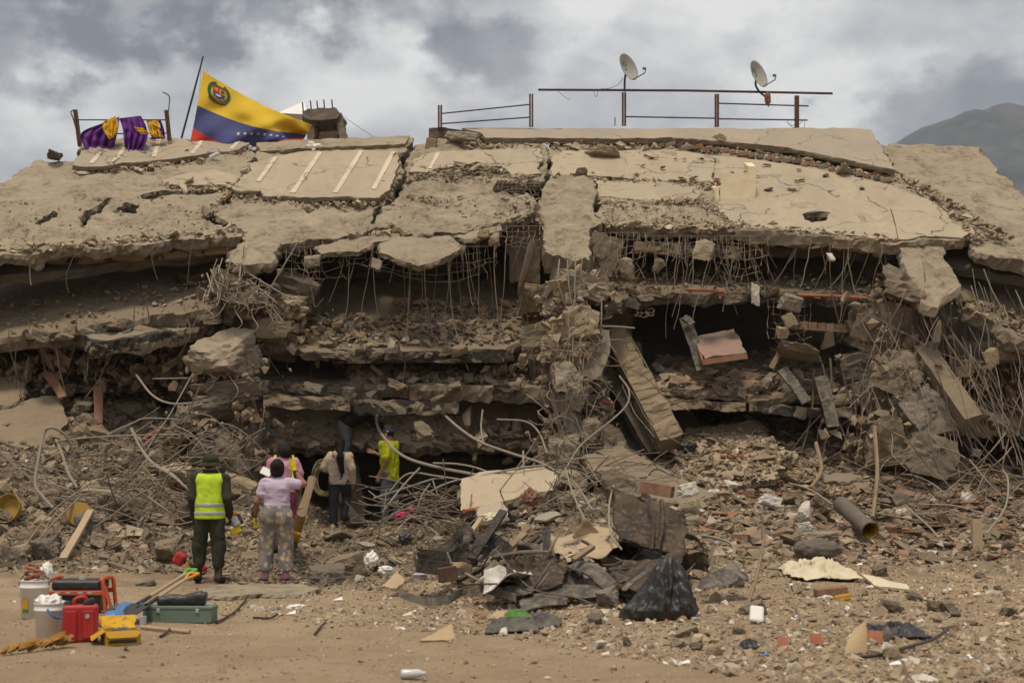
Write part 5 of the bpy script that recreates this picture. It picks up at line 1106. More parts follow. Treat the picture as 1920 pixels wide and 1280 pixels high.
def solid(prims, h=0.013, k=0.03, grow=0.0, clips=(), cut=(), wr=0.0, seed=0, wdir=(1, 1, .35), wf=14):
    """prims -> mesh in figure space. clips: (point, outward normal) half spaces kept inside; cut: prims removed; wr: cloth wrinkles"""
    lo = np.min([np.minimum(q[1], q[2]) - max(q[3], q[4]) * max(q[5], q[6]) if q[0] == 'c' else q[1] - q[2] for q in prims], 0) - .03 - grow
    hi = np.max([np.maximum(q[1], q[2]) + max(q[3], q[4]) * max(q[5], q[6]) if q[0] == 'c' else q[1] + q[2] for q in prims], 0) + .03 + grow
    n = np.ceil((hi - lo) / h).astype(int) + 1
    g = np.stack(np.meshgrid(*[lo[i] + np.arange(n[i]) * h for i in range(3)], indexing='ij'), -1).reshape(-1, 3)
    d = sdf(prims, g, k, grow)
    if wr:
        near = np.abs(d) < .06; q = g[near] * np.array(wdir)
        d[near] += np.array([wr * (1.25 * noise.noise(Vector(x * wf) + Vector((seed, seed * 2, 0))) + 1.1 * (abs(noise.noise(Vector((x[0] * wf * .6 + x[2] * 5, x[1] * wf * .6, x[2] * wf * 2.2 + x[0] * 6)) + Vector((seed, 0, seed)))) - .25)) for x in q])
    for pt, nn in clips:
        nn = np.array(nn, float); nn /= np.linalg.norm(nn); d = np.maximum(d, (g - np.array(pt)) @ nn)
    if cut: d = np.maximum(d, -sdf(cut, g, .01))
    return surf_net(d.reshape(n), lo, h)
def hand_prims(w_, d, n, side, curl=0.5, spread=0.25, fat=0.0):
    """palm, four unequal bent fingers and a thumb from the side of the palm"""
    w_, d, n = np.array(w_, float), np.array(d, float), np.array(n, float); d /= np.linalg.norm(d); n -= d * (n @ d); n /= np.linalg.norm(n); s = np.cross(d, n) * side
    pr = [C_(w_ - d * .03, w_ + d * .02, .026 + fat, .024 + fat)]
    for o in (-1, -.33, .33, 1): pr.append(C_(w_ + d * .015 + s * .018 * o, w_ + d * .088 + s * .029 * o, .014 + fat, .0115 + fat))
    for o, L_ in ((1, .068), (.33, .078), (-.33, .073), (-1, .056)):
        b = w_ + d * .09 + s * .029 * o; d1 = d + s * spread * o * .5 + n * curl * .35; d1 /= np.linalg.norm(d1); m_ = b + d1 * L_ * .52; d2 = d + s * spread * o * .4 + n * curl * 1.6; d2 /= np.linalg.norm(d2)
        pr += [C_(b, m_, .0098 + fat, .0088 + fat), C_(m_, m_ + d2 * L_ * .52, .0088 + fat, .0078 + fat)]
    b = w_ + d * .025 + s * .024; m_ = b + d * .028 + s * .034 + n * .012; pr += [C_(b, m_, .0125 + fat, .0105 + fat), C_(m_, m_ + d * .03 + s * .010 + n * .016 * (1 + curl), .0105 + fat, .009 + fat)]
    return pr
class Figure:
    def __init__(s, label, base, yaw, group=None):
        s.base = Vector(base); s.yaw = yaw; s.t = thing('person', label, 'person', base)
        s.R = np.array(Matrix.Rotation(yaw, 3, 'Z'))
    def add(s, name, geo, mat, parent=None, smooth=True):
        V, Fc = geo; V = np.asarray(V) @ s.R.T + np.array(s.base)
        return obj(name, V.tolist(), [tuple(f) for f in Fc], mat, parent or s.t, smooth)
    def body(s, J, skin, hands=True, bulk=1.0, hc=(.4, .4), hd=None):
        B = bulk; g = lambda k: np.array(J[k], float); pr = []
        pel, wai, che, nec, hea = g('pelvis'), g('waist'), g('chest'), g('neck'), g('head')
        pr += [C_(pel, wai, .115 * B, .105 * B, 1.32, 1), C_(wai, che, .105 * B, .12 * B, 1.32, 1), C_(che, nec, .095, .052, 1.15, 1), C_(nec, hea, .052, .05)]
        up = (hea - nec); up = up / np.linalg.norm(up); fw = np.array(J.get('face', (0, 1, 0)), float); fw -= up * (fw @ up); fw /= np.linalg.norm(fw); rt = np.cross(fw, up)
        s.hea, s.fw, s.up, s.rt = hea, fw, up, rt
        pr += [E_(hea + up * .02, (.080, .094, .100)), E_(hea - up * .045 + fw * .025, (.062, .068, .07)), C_(hea - up * .012 + fw * .088, hea - up * .03 + fw * .104, .012, .016), C_(hea - up * .09 + fw * .06, hea - up * .09 + fw * .066, .026)]
        for sg in (-1, 1): pr += [C_(hea + rt * .08 * sg + up * .01, hea + rt * .086 * sg - up * .025 - fw * .004, .016, .012)]
        for sg, e in ((-1, 'l'), (1, 'r')):
            sh, el, wr_ = g('sh_' + e), g('el_' + e), g('wr_' + e); hp, kn, an, to = g('hip_' + e), g('kn_' + e), g('an_' + e), g('to_' + e)
            pr += [C_(che, sh, .09, .058 * B), C_(sh, el, .052 * B, .040 * B), C_(el, wr_, .041 * B, .027), C_(hp, kn, .084 * B, .056 * B), C_(kn, an, .054 * B, .036), C_(an - np.array([0, 0, .01]), to, .036, .028)]
        V, Fc = solid(pr, .0125, .035)
        Vs, Fs = [V], [Fc]; nb = len(V)
        s.hands = {}
        for i, e in enumerate(('l', 'r')):
            el, wr_ = g('el_' + e), g('wr_' + e); d = (np.array(hd[e][0]) if hd and e in hd else wr_ - el); nrm = np.array(hd[e][1]) if hd and e in hd else np.array([1 if e == 'l' else -1, 0, 0.])
            s.hands[e] = (wr_, d, nrm)
            hv, hf = solid(hand_prims(wr_, d, nrm, 1 if e == 'r' else -1, hc[i]), .0048, .008); Vs.append(hv); Fs.append(hf + nb); nb += len(hv)
        o = s.add('body', (np.concatenate(Vs), np.concatenate(Fs)), skin); s.bodyo = o
        for sg in (-1, 1):
            ey = hea + fw * .088 + up * .012 + rt * .031 * sg
            s.add('eye', solid([E_(ey, (.013, .008, .007))], .003), M['eye'], o)
        s.add('mouth', solid([C_(hea + fw * .092 - up * .058 - rt * .02, hea + fw * .092 - up * .058 + rt * .02, .005)], .003), M['lip'], o)
        return o
    def glove(s, e, mat, name='glove', fat=.0045, curl=.4, cuff=.05, spread=.25):
        w_, d, n = s.hands[e]; d = d / np.linalg.norm(d); return s.add(name, solid(hand_prims(w_, d, n, 1 if e == 'r' else -1, curl, spread, fat=fat) + [C_(w_ - d * cuff, w_, .034, .03)], .005, .008), mat)
M['skin'] = m_plain('brown skin', (0.26, 0.125, 0.075), .55, .35, 0, .15, (.3, .2, .13), 12, .05); M['skin2'] = m_plain('tan skin', (0.33, 0.17, 0.10), .55, .35, 0, .15, (.3, .2, .13), 12, .05)
M['eye'] = m_plain('eye', (.03, .02, .015), .2, .5, 0, .0); M['lip'] = m_plain('lip', (.22, .08, .06), .5, .3, 0, .0); M['hair'] = m_plain('black hair', (.006, .005, .004), .65, .2, 0, .04, (.1, .07, .05), 30, .6)
def m_fabric(n_, col, dirt=.25, dc=(.30, .23, .155), sc=5): 
    return m_plain(n_, col, .92, .12, 0, dirt, dc, sc, .35)
M['olive'] = m_fabric('olive drab cloth', (.030, .034, .020), .22, (.10, .085, .055)); M['vest'] = m_plain('fluorescent vest', (.47, .66, .03), .7, .2, 0, .12, (.4, .42, .1), 4, .15); M['band'] = m_plain('grey reflective band', (.36, .37, .36), .45, .5, 0, .1)
M['boot'] = m_fabric('dusty black boot', (.018, .016, .014), .6, (.17, .13, .09)); M['lilac'] = m_fabric('lilac cotton', (.50, .42, .53), .12); M['cream'] = m_fabric('cream hoodie', (.47, .38, .29), .3); M['jeans'] = m_fabric('dark jeans', (.028, .030, .040), .35, (.16, .13, .10)); M['jeans2'] = m_fabric('dusty blue jeans', (.11, .125, .15), .55, (.25, .20, .14))
M['lime'] = m_plain('lime shirt', (.44, .47, .02), .85, .12, 0, .3, (.26, .22, .06), 4, .3); M['pink'] = m_fabric('pink shirt', (.50, .24, .33), .15); M['plum'] = m_fabric('plum trousers', (.16, .03, .06), .2); M['blackcloth'] = m_fabric('black shirt', (.016, .016, .018), .3, (.11, .09, .065)); M['navy'] = m_fabric('navy cap', (.018, .022, .05), .1); M['capor'] = m_fabric('orange brim', (.75, .20, .015), .1)
M['glovey'] = m_plain('yellow work glove', (.62, .46, .02), .7, .25, 0, .25, (.25, .19, .06), 14, .2); M['sock'] = m_fabric('pink sock', (.52, .24, .30), .2); M['sole'] = m_fabric('mauve slipper', (.28, .19, .21), .3); M['gloveb'] = m_fabric('black glove', (.02, .02, .022), .3)
def m_flowers():
    m, t, b = newmat('blotched grey trousers'); co = coords(t); v = nd(t, 'ShaderNodeTexVoronoi', {'Scale': 12.0, 'Randomness': 1.0}); t.links.new(co, v.inputs['Vector']); n1 = noise_n(t, co, 30, 4)
    dsum = nd(t, 'ShaderNodeMath', {0: v.outputs['Distance'], 1: maprange(t, n1, .3, .7, -.1, .1)}, operation='ADD').outputs[0]
    sp = t.nodes.new('ShaderNodeSeparateColor'); t.links.new(v.outputs['Color'], sp.inputs[0])
    blot = ramp(t, sp.outputs[0], [(.0, (.42, .33, .17)), (.45, (.46, .37, .22)), (.6, (.44, .29, .24)), (1., (.36, .31, .22))])
    c = mixc(t, maprange(t, dsum, .36, .44), blot, (.17, .163, .165)); c = mixc(t, maprange(t, noise_n(t, co, 4, 5), .48, .62, 0, .5), c, (.33, .26, .17))
    t.links.new(c, b.inputs['Base Color']); b.inputs['Roughness'].default_value = .92; b.inputs['Specular IOR Level'].default_value = .1; bumpn(t, b, noise_n(t, co, 25, 4), .3, .01); return m
M['flowers'] = m_flowers()
def trousers(J, r0=.105, r1=.085, r2=.07, B=1.0, up=.0, low=.02):
    g = lambda k: np.array(J[k], float); pr = [C_(g('pelvis') + np.array([0, 0, .02]), g('waist') - (g('waist') - g('pelvis')) * .25, .13 * B, .118 * B, 1.30, 1.0)]
    for e in 'lr':
        a = g('an_' + e) + (g('kn_' + e) - g('an_' + e)) * low
        pr += [C_(g('hip_' + e), g('kn_' + e), r0 * B, r1 * B), C_(g('kn_' + e), a, r1 * B, r2 * B)]
    return pr
def jacket(J, B=1.0, sl=1.0, ra=.066, rw=.05, drop=.0):
    g = lambda k: np.array(J[k], float); pe = g('pelvis') + np.array([0, 0, .02 - drop])
    pr = [C_(pe, g('waist'), .135 * B, .13 * B, 1.32, 1), C_(g('waist'), g('chest'), .13 * B, .145 * B, 1.30, 1), C_(g('chest'), g('neck') - (g('neck') - g('chest')) * .15, .115, .07, 1.2, 1)]
    for e in 'lr':
        sh, el, wr_ = g('sh_' + e), g('el_' + e), g('wr_' + e); pr.append(C_(g('chest') + (sh - g('chest')) * .2, sh, .10, .078 * B))
        if sl <= .5: pr.append(C_(sh, sh + (el - sh) * (sl * 2), .075 * B, ra))
        else: pr += [C_(sh, el, .074 * B, ra), C_(el, el + (wr_ - el) * (sl - .5) * 2 * .97, ra, rw)]
    return pr
def boots(F, J, mat, name='boot', top=.2, r_=.056, fat=.0):
    for e in 'lr':
        an, to, kn = (np.array(J[k + e], float) for k in ('an_', 'to_', 'kn_')); d = kn - an; d = d / np.linalg.norm(d); z = min(an[2], to[2]) - .052
        F.add(name, solid([C_(an + d * top, an - d * .01, r_, r_ - .004), C_(an - np.array([0, 0, .022]), to + np.array([0, 0, -.002]), r_ - .006, .046, 1.0, 1.0), C_(an - (to - an) * .25 - np.array([0, 0, .02]), an, .045)], .011, .03, clips=(((0, 0, z), (0, 0, -1)), (an + d * top, d))), mat)
def hairy(F, mat='hair', grow=.012, cut=.035, extra=(), name='hair'):
    h, fw, up = F.hea, F.fw, F.up
    pr = [E_(h + up * .022, (.080, .094, .100))]; g_ = solid(pr + list(extra), .011, .02, grow, clips=((h + fw * cut + up * .02, fw - up * .55),), wr=.006, seed=3, wf=30); return F.add(name, g_, M[mat])
def stand(z_h=.92, hw=.095, feet=((-.15, 0), (.13, 0)), sh=(.20, 1.42), head=1.58, lean=0):
    J = {'pelvis': (0, 0, z_h), 'waist': (0, lean * .4, z_h + .17), 'chest': (0, lean * .8, sh[1] - .09), 'neck': (0, lean, sh[1] + .06), 'head': (0, lean + .015, head)}
    for e, sg, f in (('l', -1, feet[0]), ('r', 1, feet[1])):
        J['hip_' + e] = (hw * sg, 0, z_h - .06); J['an_' + e] = (f[0], f[1], .09); J['kn_' + e] = ((hw * sg + f[0]) / 2 + .01 * sg, f[1] / 2 + .02, .49); J['to_' + e] = (f[0] + .03 * sg, f[1] + .15, .045); J['sh_' + e] = (sh[0] * sg, lean, sh[1] - .02)
    return J
def gz(x, y): return float(H(x, y))
# 1: olive fatigues, bucket hat, fluorescent vest, saw in the right hand
bx = P(391, 1090, 20.4); J = stand(.93, .10, ((-.15, .02), (.135, -.02)), (.185, 1.425), 1.605)
J.update(el_l=(-.235, -.03, 1.16), wr_l=(-.235, .07, .92), el_r=(.25, -.05, 1.15), wr_r=(.255, .10, .93), face=(.35, 1, 0))
F1 = Figure('person in olive fatigues, bucket hat and fluorescent yellow vest, seen from behind', (bx.x, 20.4, gz(bx.x, 20.4)), 0)
F1.body(J, M['skin'], hc=(.5, .9), hd={'r': ((.05, .25, -1), (-1, .2, 0)), 'l': ((0, .3, -1), (1, 0, 0))})
F1.add('trousers', solid(trousers(J, .108, .094, .08, 1.0, low=.42), .0125, .04, wr=.016, seed=1), M['olive']); F1.add('jacket', solid(jacket(J, .97, 1.0, .064, .05), .0125, .035, wr=.013, seed=2), M['olive'])
boots(F1, J, M['boot']); F1.glove('l', M['gloveb']); F1.glove('r', M['gloveb'], curl=.9)
vp = [C_((0, 0, .90), (0, 0, 1.12), .15, .148, 1.30, 1.02), C_((0, 0, 1.12), (0, 0, 1.36), .15, .152, 1.22, 1.0), C_((-.10, 0, 1.40), (.10, 0, 1.40), .11)]
vcl = (((0, 0, .872), (0, 0, -1)), ((0, 0, 1.485), (0, 0, 1)), ((.185, 0, 1.40), (1, 0, .34)), ((-.185, 0, 1.40), (-1, 0, .34)))
vest = F1.add('vest', solid(vp, .0115, .03, .006, clips=vcl, cut=[C_((0, .03, 1.42), (0, .03, 1.7), .07)], wr=.008, seed=5), M['vest'])
for z0, z1 in ((1.035, 1.085), (.925, .972)): F1.add('reflective_band', solid(vp, .009, .03, .0125, clips=(((0, 0, z0), (0, 0, -1)), ((0, 0, z1), (0, 0, 1)), ((.185, 0, 1.40), (1, 0, .34)), ((-.185, 0, 1.40), (-1, 0, .34))), wr=.008, seed=5), M['band'], vest)
h = F1.hea; hatg = [E_(h + np.array([0, 0, .06]), (.105, .115, .085))]
hat = F1.add('bucket_hat', solid(hatg, .01, .03, .004, clips=((h + np.array([0, 0, .02]), (0, 0, -1)),), wr=.006, seed=8), M['olive'])
F1.add('brim', lathe([(.098, .045), (.125, .02), (.158, -.015), (.16, -.022), (.125, .008), (.095, .03)], tuple(h), 28), M['olive'], hat)
hairy(F1, extra=[], cut=-.01)
F1.add('collar', solid([C_((-.03, 0, 1.49), (.03, 0, 1.49), .078)], .01, .02, clips=(((0, 0, 1.455), (0, 0, -1)), ((0, 0, 1.53), (0, 0, 1)))), M['olive'])
F1.add('shoulder_patch', bevel_box((-.262, .02, 1.385), (.03, .07, .06), Matrix.Rotation(R(15), 3, 'Y'), .008), M['capor'])
# the cut-off saw it carries
q = Vector(F1.base) + Vector((.285, .13, .86)); sw = thing('power_saw', 'yellow and grey handheld power saw held low in a gloved hand', 'power saw', q)
rt_ = Matrix.Rotation(R(-28), 3, 'Y') @ Matrix.Rotation(R(20), 3, 'Z')
def rel(c): return q + rt_ @ Vector(c)
obj('handle', *tube([rel((-.04, 0, .03)), rel((-.05, 0, .11)), rel((.04, 0, .12)), rel((.06, 0, .03))], .017, 8), M['sawor'] if 'sawor' in M else M['capor'], sw); obj('motor_body', *bevel_box(rel((.03, 0, -.05)), (.12, .11, .13), rt_, .02), M['band'], sw); obj('guard', *bevel_box(rel((.09, -.01, -.04)), (.05, .12, .15), rt_, .02), M['gloveb'], sw)
obj('front_grip', *bevel_box(rel((.02, -.02, .06)), (.14, .05, .05), rt_, .015), M['capor'], sw); obj('blade_cover', *bevel_box(rel((-.03, 0, -.16)), (.16, .05, .10), rt_, .02), M['glovey'], sw)
# 2: lilac shirt, patterned trousers, one arm raised
bx = P(517, 1088, 20.5); J = stand(.90, .10, ((-.145, 0), (.13, .01)), (.16, 1.36), 1.54)
J.update(el_l=(-.265, -.02, 1.10), wr_l=(-.315, .08, .885), el_r=(.36, .02, 1.335), wr_r=(.235, .06, 1.51), face=(-.1, 1, .1), waist=(0, 0, 1.06))
F2 = Figure('person in lilac shirt and patterned grey trousers raising a yellow gloved hand', (bx.x, 20.5, gz(bx.x, 20.5)), 0)
F2.body(J, M['skin'], bulk=1.05, hd={'r': ((-.30, .05, 1), (0, 1, 0)), 'l': ((.05, .2, -1), (1, 0, 0))}, hc=(.7, .12))
F2.add('shirt', solid(jacket(J, 1.0, .30, .070, .065, -.10) + [C_((0, .05, 1.26), (0, .07, 1.22), .12, .13, 1.2, 1)], .0125, .035, clips=(((0, 0, 1.02), (0, 0, -1)), ((0, 0, 1.425), (0, 0, 1))), wr=.012, seed=4, wdir=(.6, 1, 1.2)), M['lilac'])
tp = [C_((0, -.01, .96), (0, 0, 1.04), .155, .135, 1.32, 1.02), E_((-.10, -.055, .89), (.13, .125, .14)), E_((.10, -.055, .89), (.13, .125, .14))]
for e, sg in (('l', -1), ('r', 1)): tp += [C_(J['hip_' + e], (np.array(J['kn_' + e]) + np.array([0, 0, 0])), .135, .105), C_(J['kn_' + e], (J['an_' + e][0], J['an_' + e][1], .19), .10, .108)]
F2.add('trousers', solid(tp, .0125, .022, clips=(((0, 0, .155), (0, 0, -1)), ((0, 0, 1.055), (0, 0, 1))), wr=.012, seed=6), M['flowers'])
for e in 'lr': an = np.array(J['an_' + e]); to = np.array(J['to_' + e]); F2.add('sock', solid([C_(an + np.array([0, 0, .08]), an, .044), C_(an, to, .042, .036)], .01, .02, .004, clips=((an + np.array([0, 0, .07]), (0, 0, 1)),)), M['sock']); F2.add('slipper', bevel_box(tuple((an + to) / 2 + np.array([0, .0, -.055])), (.11, .28, .03), None, .012), M['sole'])
F2.glove('r', M['glovey'], curl=.10, spread=.75, fat=.003); F2.glove('l', M['glovey'], curl=.7)
for e in 'lr':
    w_, d, n_ = F2.hands[e]; d = d / np.linalg.norm(d); F2.add('glove_cuff', solid([C_(w_ - d * .065, w_ - d * .005, .037, .034)], .008, .01), M['gloveb'])
hairy(F2, extra=[E_(F2.hea - F2.fw * .085 + F2.up * .03, (.055, .05, .06)), E_(F2.hea - F2.up * .05 - F2.fw * .03, (.078, .07, .07))], cut=.02, grow=.016)
# line drawing printed on the back of the shirt: thin raised strokes
def stroke(F, pts, par, mat, r_=.0028):
    F.add('printed_line', tube([Vector(p) for p in pts], r_, 4), mat, par, False)
# 3: pink shirt behind
bx = P(532, 900, 22.9); J = stand(.91, .095, ((-.11, 0), (.11, .02)), (.165, 1.40), 1.56)
J.update(el_l=(-.24, .05, 1.15), wr_l=(-.24, .28, 1.22), el_r=(.26, -.02, 1.13), wr_r=(.24, .14, .92), face=(-.3, 1, -.1))
F3 = Figure('person in pink shirt with green straps standing between the patterned trousers and the dark void', (bx.x, 22.9, gz(bx.x, 22.9) + .06), R(8))
F3.body(J, M['skin']); F3.add('shirt', solid(jacket(J, 1.03, .32, .075), .0135, .035, clips=(((0, 0, .93), (0, 0, -1)), ((0, 0, 1.47), (0, 0, 1))), wr=.012, seed=7), M['pink']); F3.add('trousers', solid(trousers(J, .11, .085, .07), .0135, .04, wr=.012, seed=9), M['plum']); boots(F3, J, M['boot'], 'shoe', .06)
hairy(F3, extra=[E_(F3.hea - F3.fw * .06 - F3.up * .02, (.085, .07, .085))], cut=.02, grow=.016)
for sg in (-1, 1): F3.add('shoulder_strap', solid([C_((sg * .15, -.10, 1.36), (sg * .13, 0, 1.475), .022), C_((sg * .13, 0, 1.475), (sg * .15, .10, 1.36), .022), C_((sg * .15, -.10, 1.36), (sg * .14, -.155, 1.1), .022)], .01, .02), M['vest'])
wl = F3.base + Vector(F3.R @ np.array(J['wr_l'])); tag(obj('paper_sheet', *bevel_box(P(499, 884, 22.75), (.16, .012, .13), Matrix.Rotation(R(25), 3, 'Y') @ Matrix.Rotation(R(-35), 3, 'X'), .003, 1), M['white']), 'white sheet of paper held up by the person in pink', 'paper')
# 4: cream hoodie, long black hair, coil of rope
bx = P(635, 980, 27.2); J = stand(.90, .09, ((-.10, 0), (.08, .05)), (.165, 1.34), 1.53, .03)
J.update(kn_r=(.10, .20, .60), an_r=(.10, -.02, .24), to_r=(.12, .14, .20), el_l=(-.285, -.04, 1.12), wr_l=(-.24, .17, 1.05), el_r=(.25, -.04, 1.10), wr_r=(.25, .04, .87), face=(.2, 1, .1))
F4 = Figure('person with long black hair in cream hoodie and dark jeans carrying a coil of rope', (bx.x, 27.2, gz(bx.x, 27.2) + .06), R(-8))
F4.body(J, M['skin2']); F4.add('hoodie', solid(jacket(J, 1.05, 1.0, .066, .052, .03) + [C_((-.06, -.09, 1.37), (.06, -.09, 1.37), .05), C_((0, -.11, 1.34), (0, -.13, 1.28), .06, .04)], .0125, .035, clips=(((0, 0, .84), (0, 0, -1)), ((0, 0, 1.44), (0, 0, 1))), wr=.016, seed=11), M['cream'])
F4.add('hem_band', solid([C_((0, 0, .86), (0, 0, .9), .142, .14, 1.32, 1)], .01, .02, clips=(((0, 0, .82), (0, 0, -1)), ((0, 0, .875), (0, 0, 1)))), M['cream']); F4.add('jeans', solid(trousers(J, .108, .082, .064), .0125, .035, wr=.010, seed=12), M['jeans']); boots(F4, J, M['boot'], 'shoe', .06)
F4.add('hair', solid([E_(F4.hea + np.array([0, -.01, .02]), (.092, .106, .112)), C_(F4.hea + np.array([.02, -.07, -.02]), (.05, -.135, 1.30), .075, .065), C_((.05, -.135, 1.30), (.105, -.155, 1.05), .06, .03), C_((.06, -.145, 1.25), (.08, -.15, .95), .04, .015)], .011, .04, clips=((F4.hea + np.array([0, .05, 0]), (0, 1, -.4)),), wr=.010, seed=5, wdir=(1, 1, .25), wf=26), M['hair'])
for pts in ([(-.06, -.165, 1.22), (-.02, -.168, 1.26), (.0, -.168, 1.2), (.03, -.168, 1.17)], [(-.03, -.168, 1.12), (.03, -.168, 1.10), (.05, -.165, 1.04)], [(-.06, -.165, 1.0), (-.01, -.168, .97), (.04, -.167, 1.0)]): stroke(F4, pts, None, M['plum'], .006)
wl = F4.base + Vector(F4.R @ np.array(J['wr_l'])); M['rope'] = m_plain('tan rope', (.36, .27, .14), .9, .15, 0, .35, (.22, .16, .09), 40, .5)
rp = thing('rope_coil', 'thick coil of tan rope hung over the forearm of the person in the hoodie', 'rope', wl + Vector((-.12, -.05, -.45)))
for k in range(11):
    a0 = _rb.uniform(0, 6); cx = wl + Vector((-.10 + .012 * k, -.02 - .02 * (k % 4) + .01 * k, -.10 - .012 * (k % 5))); w1, h1 = _rb.uniform(.19, .25), _rb.uniform(.24, .33); ang = R(-18 + 4 * k)
    obj('rope_loop', *tube([cx + Vector((w1 * math.cos(a), .05 * math.sin(a * 2 + k) , h1 * math.sin(a) * (1 if True else 0))) + Vector((math.tan(ang) * .3 * h1 * math.sin(a), 0, 0)) for a in [a0 + 2 * math.pi * i / 30 for i in range(31)]], .0125, 6), M['rope'], rp)
# 5: lime shirt, navy cap with orange brim, facing left
bx = P(731, 960, 27.4); J = stand(.95, .095, ((-.10, .05), (.11, -.08)), (.20, 1.44), 1.61, .03)
J.update(el_l=(-.265, -.06, 1.14), wr_l=(-.235, .10, .89), el_r=(.24, .16, 1.18), wr_r=(.17, .40, 1.28), face=(0, 1, -.1))
F5 = Figure('person in lime shirt and navy cap with orange brim in profile at the dark void', (bx.x, 27.4, gz(bx.x, 27.4) + .16), R(68))
F5.body(J, M['skin2'], hd={'r': ((-.1, .9, .3), (-1, 0, .3)), 'l': ((0, .3, -1), (1, 0, 0))}); F5.add('shirt', solid(jacket(J, 1.16, .38, .09, .08, .14), .0125, .04, clips=(((0, 0, .78), (0, 0, -1)), ((0, 0, 1.50), (0, 0, 1))), wr=.02, seed=14), M['lime']); F5.add('jeans', solid(trousers(J, .112, .088, .07), .0125, .035, wr=.012, seed=15), M['jeans2']); boots(F5, J, M['boot'], 'shoe', .08)
h = F5.hea; hairy(F5, cut=.0, grow=.006)
cp = F5.add('cap', solid([E_(h + np.array([0, -.005, .045]), (.092, .108, .088))], .009, .02, .004, clips=((h + np.array([0, 0, .035]), (0, 0, -1)),)), M['navy']); F5.add('brim', solid([C_(h + np.array([-.03, .12, .035]), h + np.array([.03, .12, .035]), .05)], .007, .02, clips=((h + np.array([0, 0, .048]), (0, .2, 1)), (h + np.array([0, 0, .032]), (0, -.2, -1)))), M['capor'], cp)
F5.add('cap_badge', solid([E_(h + np.array([-.088, -.03, .055]), (.012, .022, .018))], .004), M['band'], cp)
# 6: worker leaning into the gap between two floors
bx = P(648, 880, 28.0); bz = 1.45
J = stand(.86, .09, ((-.10, -.06), (.10, .02)), (.19, 1.1), 1.1)
J.update(pelvis=(0, -.05, .88), waist=(0, .08, .97), chest=(0, .28, 1.06), neck=(0, .42, 1.13), head=(-.02, .54, 1.16), sh_l=(-.19, .35, 1.05), sh_r=(.19, .35, 1.06), el_l=(-.25, .52, .90), wr_l=(-.20, .70, .86), el_r=(.20, .55, 1.14), wr_r=(.10, .64, 1.28), face=(-.75, .3, -.55))
F6 = Figure('worker in black shirt and dusty jeans bending deep into the gap between two crushed floors', (bx.x, 28.0, bz), R(-100))
F6.body(J, M['skin2'], hd={'r': ((-.1, .3, 1), (-1, .3, 0))}); F6.add('shirt', solid(jacket(J, 1.05, .9, .062, .05), .013, .035, clips=(((0, -.02, .93), (0, -.6, -.8)),), wr=.014, seed=17), M['blackcloth']); F6.add('jeans', solid(trousers(J, .105, .085, .07), .013, .035, wr=.012, seed=18), M['jeans2']); boots(F6, J, M['boot'], 'shoe', .08); hairy(F6, cut=.01, grow=.01)
tag(lump('concrete_block', (bx.x + .02, 28.35, bz / 2 + .18), (.7, .6, 1.22), 'concrete', rot=(0, 0, .2), var=2), 'upright concrete block under the feet of the worker bending into the gap', 'block')

# ------------------------------------------------------------ wreckage and loose things
def patch(corners, crumple=.05, seed=1, nu=14, nv=12, th=.006, fold=0.0):
    """sheet spread between four 3-D corners (a b / d c), dented, with thickness"""
    a, b, c, d = [Vector(x) for x in corners]; n = (b - a).cross(d - a).normalized(); V, Fc = [], []
    for side in (0, 1):
        for i in range(nv + 1):
            for j in range(nu + 1):
                u, v = j / nu, i / nv; u += .10 * nz((u * 4, v * 4, seed), 1.0, 2) * (abs(2 * u - 1) ** 3); v += .10 * nz((u * 4, v * 4, seed), 1.0, 5) * (abs(2 * v - 1) ** 3); p = a.lerp(b, u).lerp(d.lerp(c, u), v)
                V.append(p + n * (crumple * (fbm(p, 1.3, 2, seed) * 1.2 + 1.1 * abs(nz(p, 2.4, seed + 2)) + .12 * nz(p, 9, seed)) + fold * abs(u - .5) - side * th))
    m_ = (nu + 1) * (nv + 1)
    for i in range(nv):
        for j in range(nu):
            q = i * (nu + 1) + j; f = (q, q + 1, q + nu + 2, q + nu + 1); Fc += [f, tuple(x + m_ for x in f[::-1])]
    rim = [j for j in range(nu + 1)] + [(i + 1) * (nu + 1) + nu for i in range(nv)] + [nv * (nu + 1) + j for j in range(nu - 1, -1, -1)] + [i * (nu + 1) for i in range(nv - 1, 0, -1)]
    for k in range(len(rim)): x, y = rim[k], rim[(k + 1) % len(rim)]; Fc.append((y, x, x + m_, y + m_))
    return V, Fc
def pq(*a): return [P(*x) for x in a]
def m_char(name, a, b_, c_, s=3.0, lo=.42, hi=.6, metal=0.0, rough=.7):
    m, t, b = newmat(name); co = coords(t); n1 = noise_n(t, co, s, 8, .65, .8); n2 = noise_n(t, co, s * 5, 6, .6)
    c = mixc(t, maprange(t, n1, lo, hi), a, b_); c = mixc(t, maprange(t, n2, .5, .68, 0, .7), c, c_)
    t.links.new(c, b.inputs['Base Color']); b.inputs['Roughness'].default_value = rough; b.inputs['Metallic'].default_value = metal; b.inputs['Specular IOR Level'].default_value = .3; bumpn(t, b, n2, .4, .02); return m
M['char'] = m_char('burnt rusty sheet', (.024, .017, .012), (.085, .054, .031), (.16, .112, .07)); M['char_grey'] = m_char('scorched grey sheet', (.055, .046, .037), (.16, .136, .108), (.25, .21, .155)); M['burnt_wood'] = m_char('burnt timber', (.016, .013, .011), (.06, .045, .034), (.12, .09, .06), 6)
M['beige_sheet'] = m_char('scorched beige sheet', (.05, .038, .028), (.40, .30, .19), (.32, .24, .15), 1.6, .40, .47); M['pale_sheet'] = m_char('dusty white sheet', (.42, .39, .34), (.60, .57, .52), (.26, .21, .155), 3)
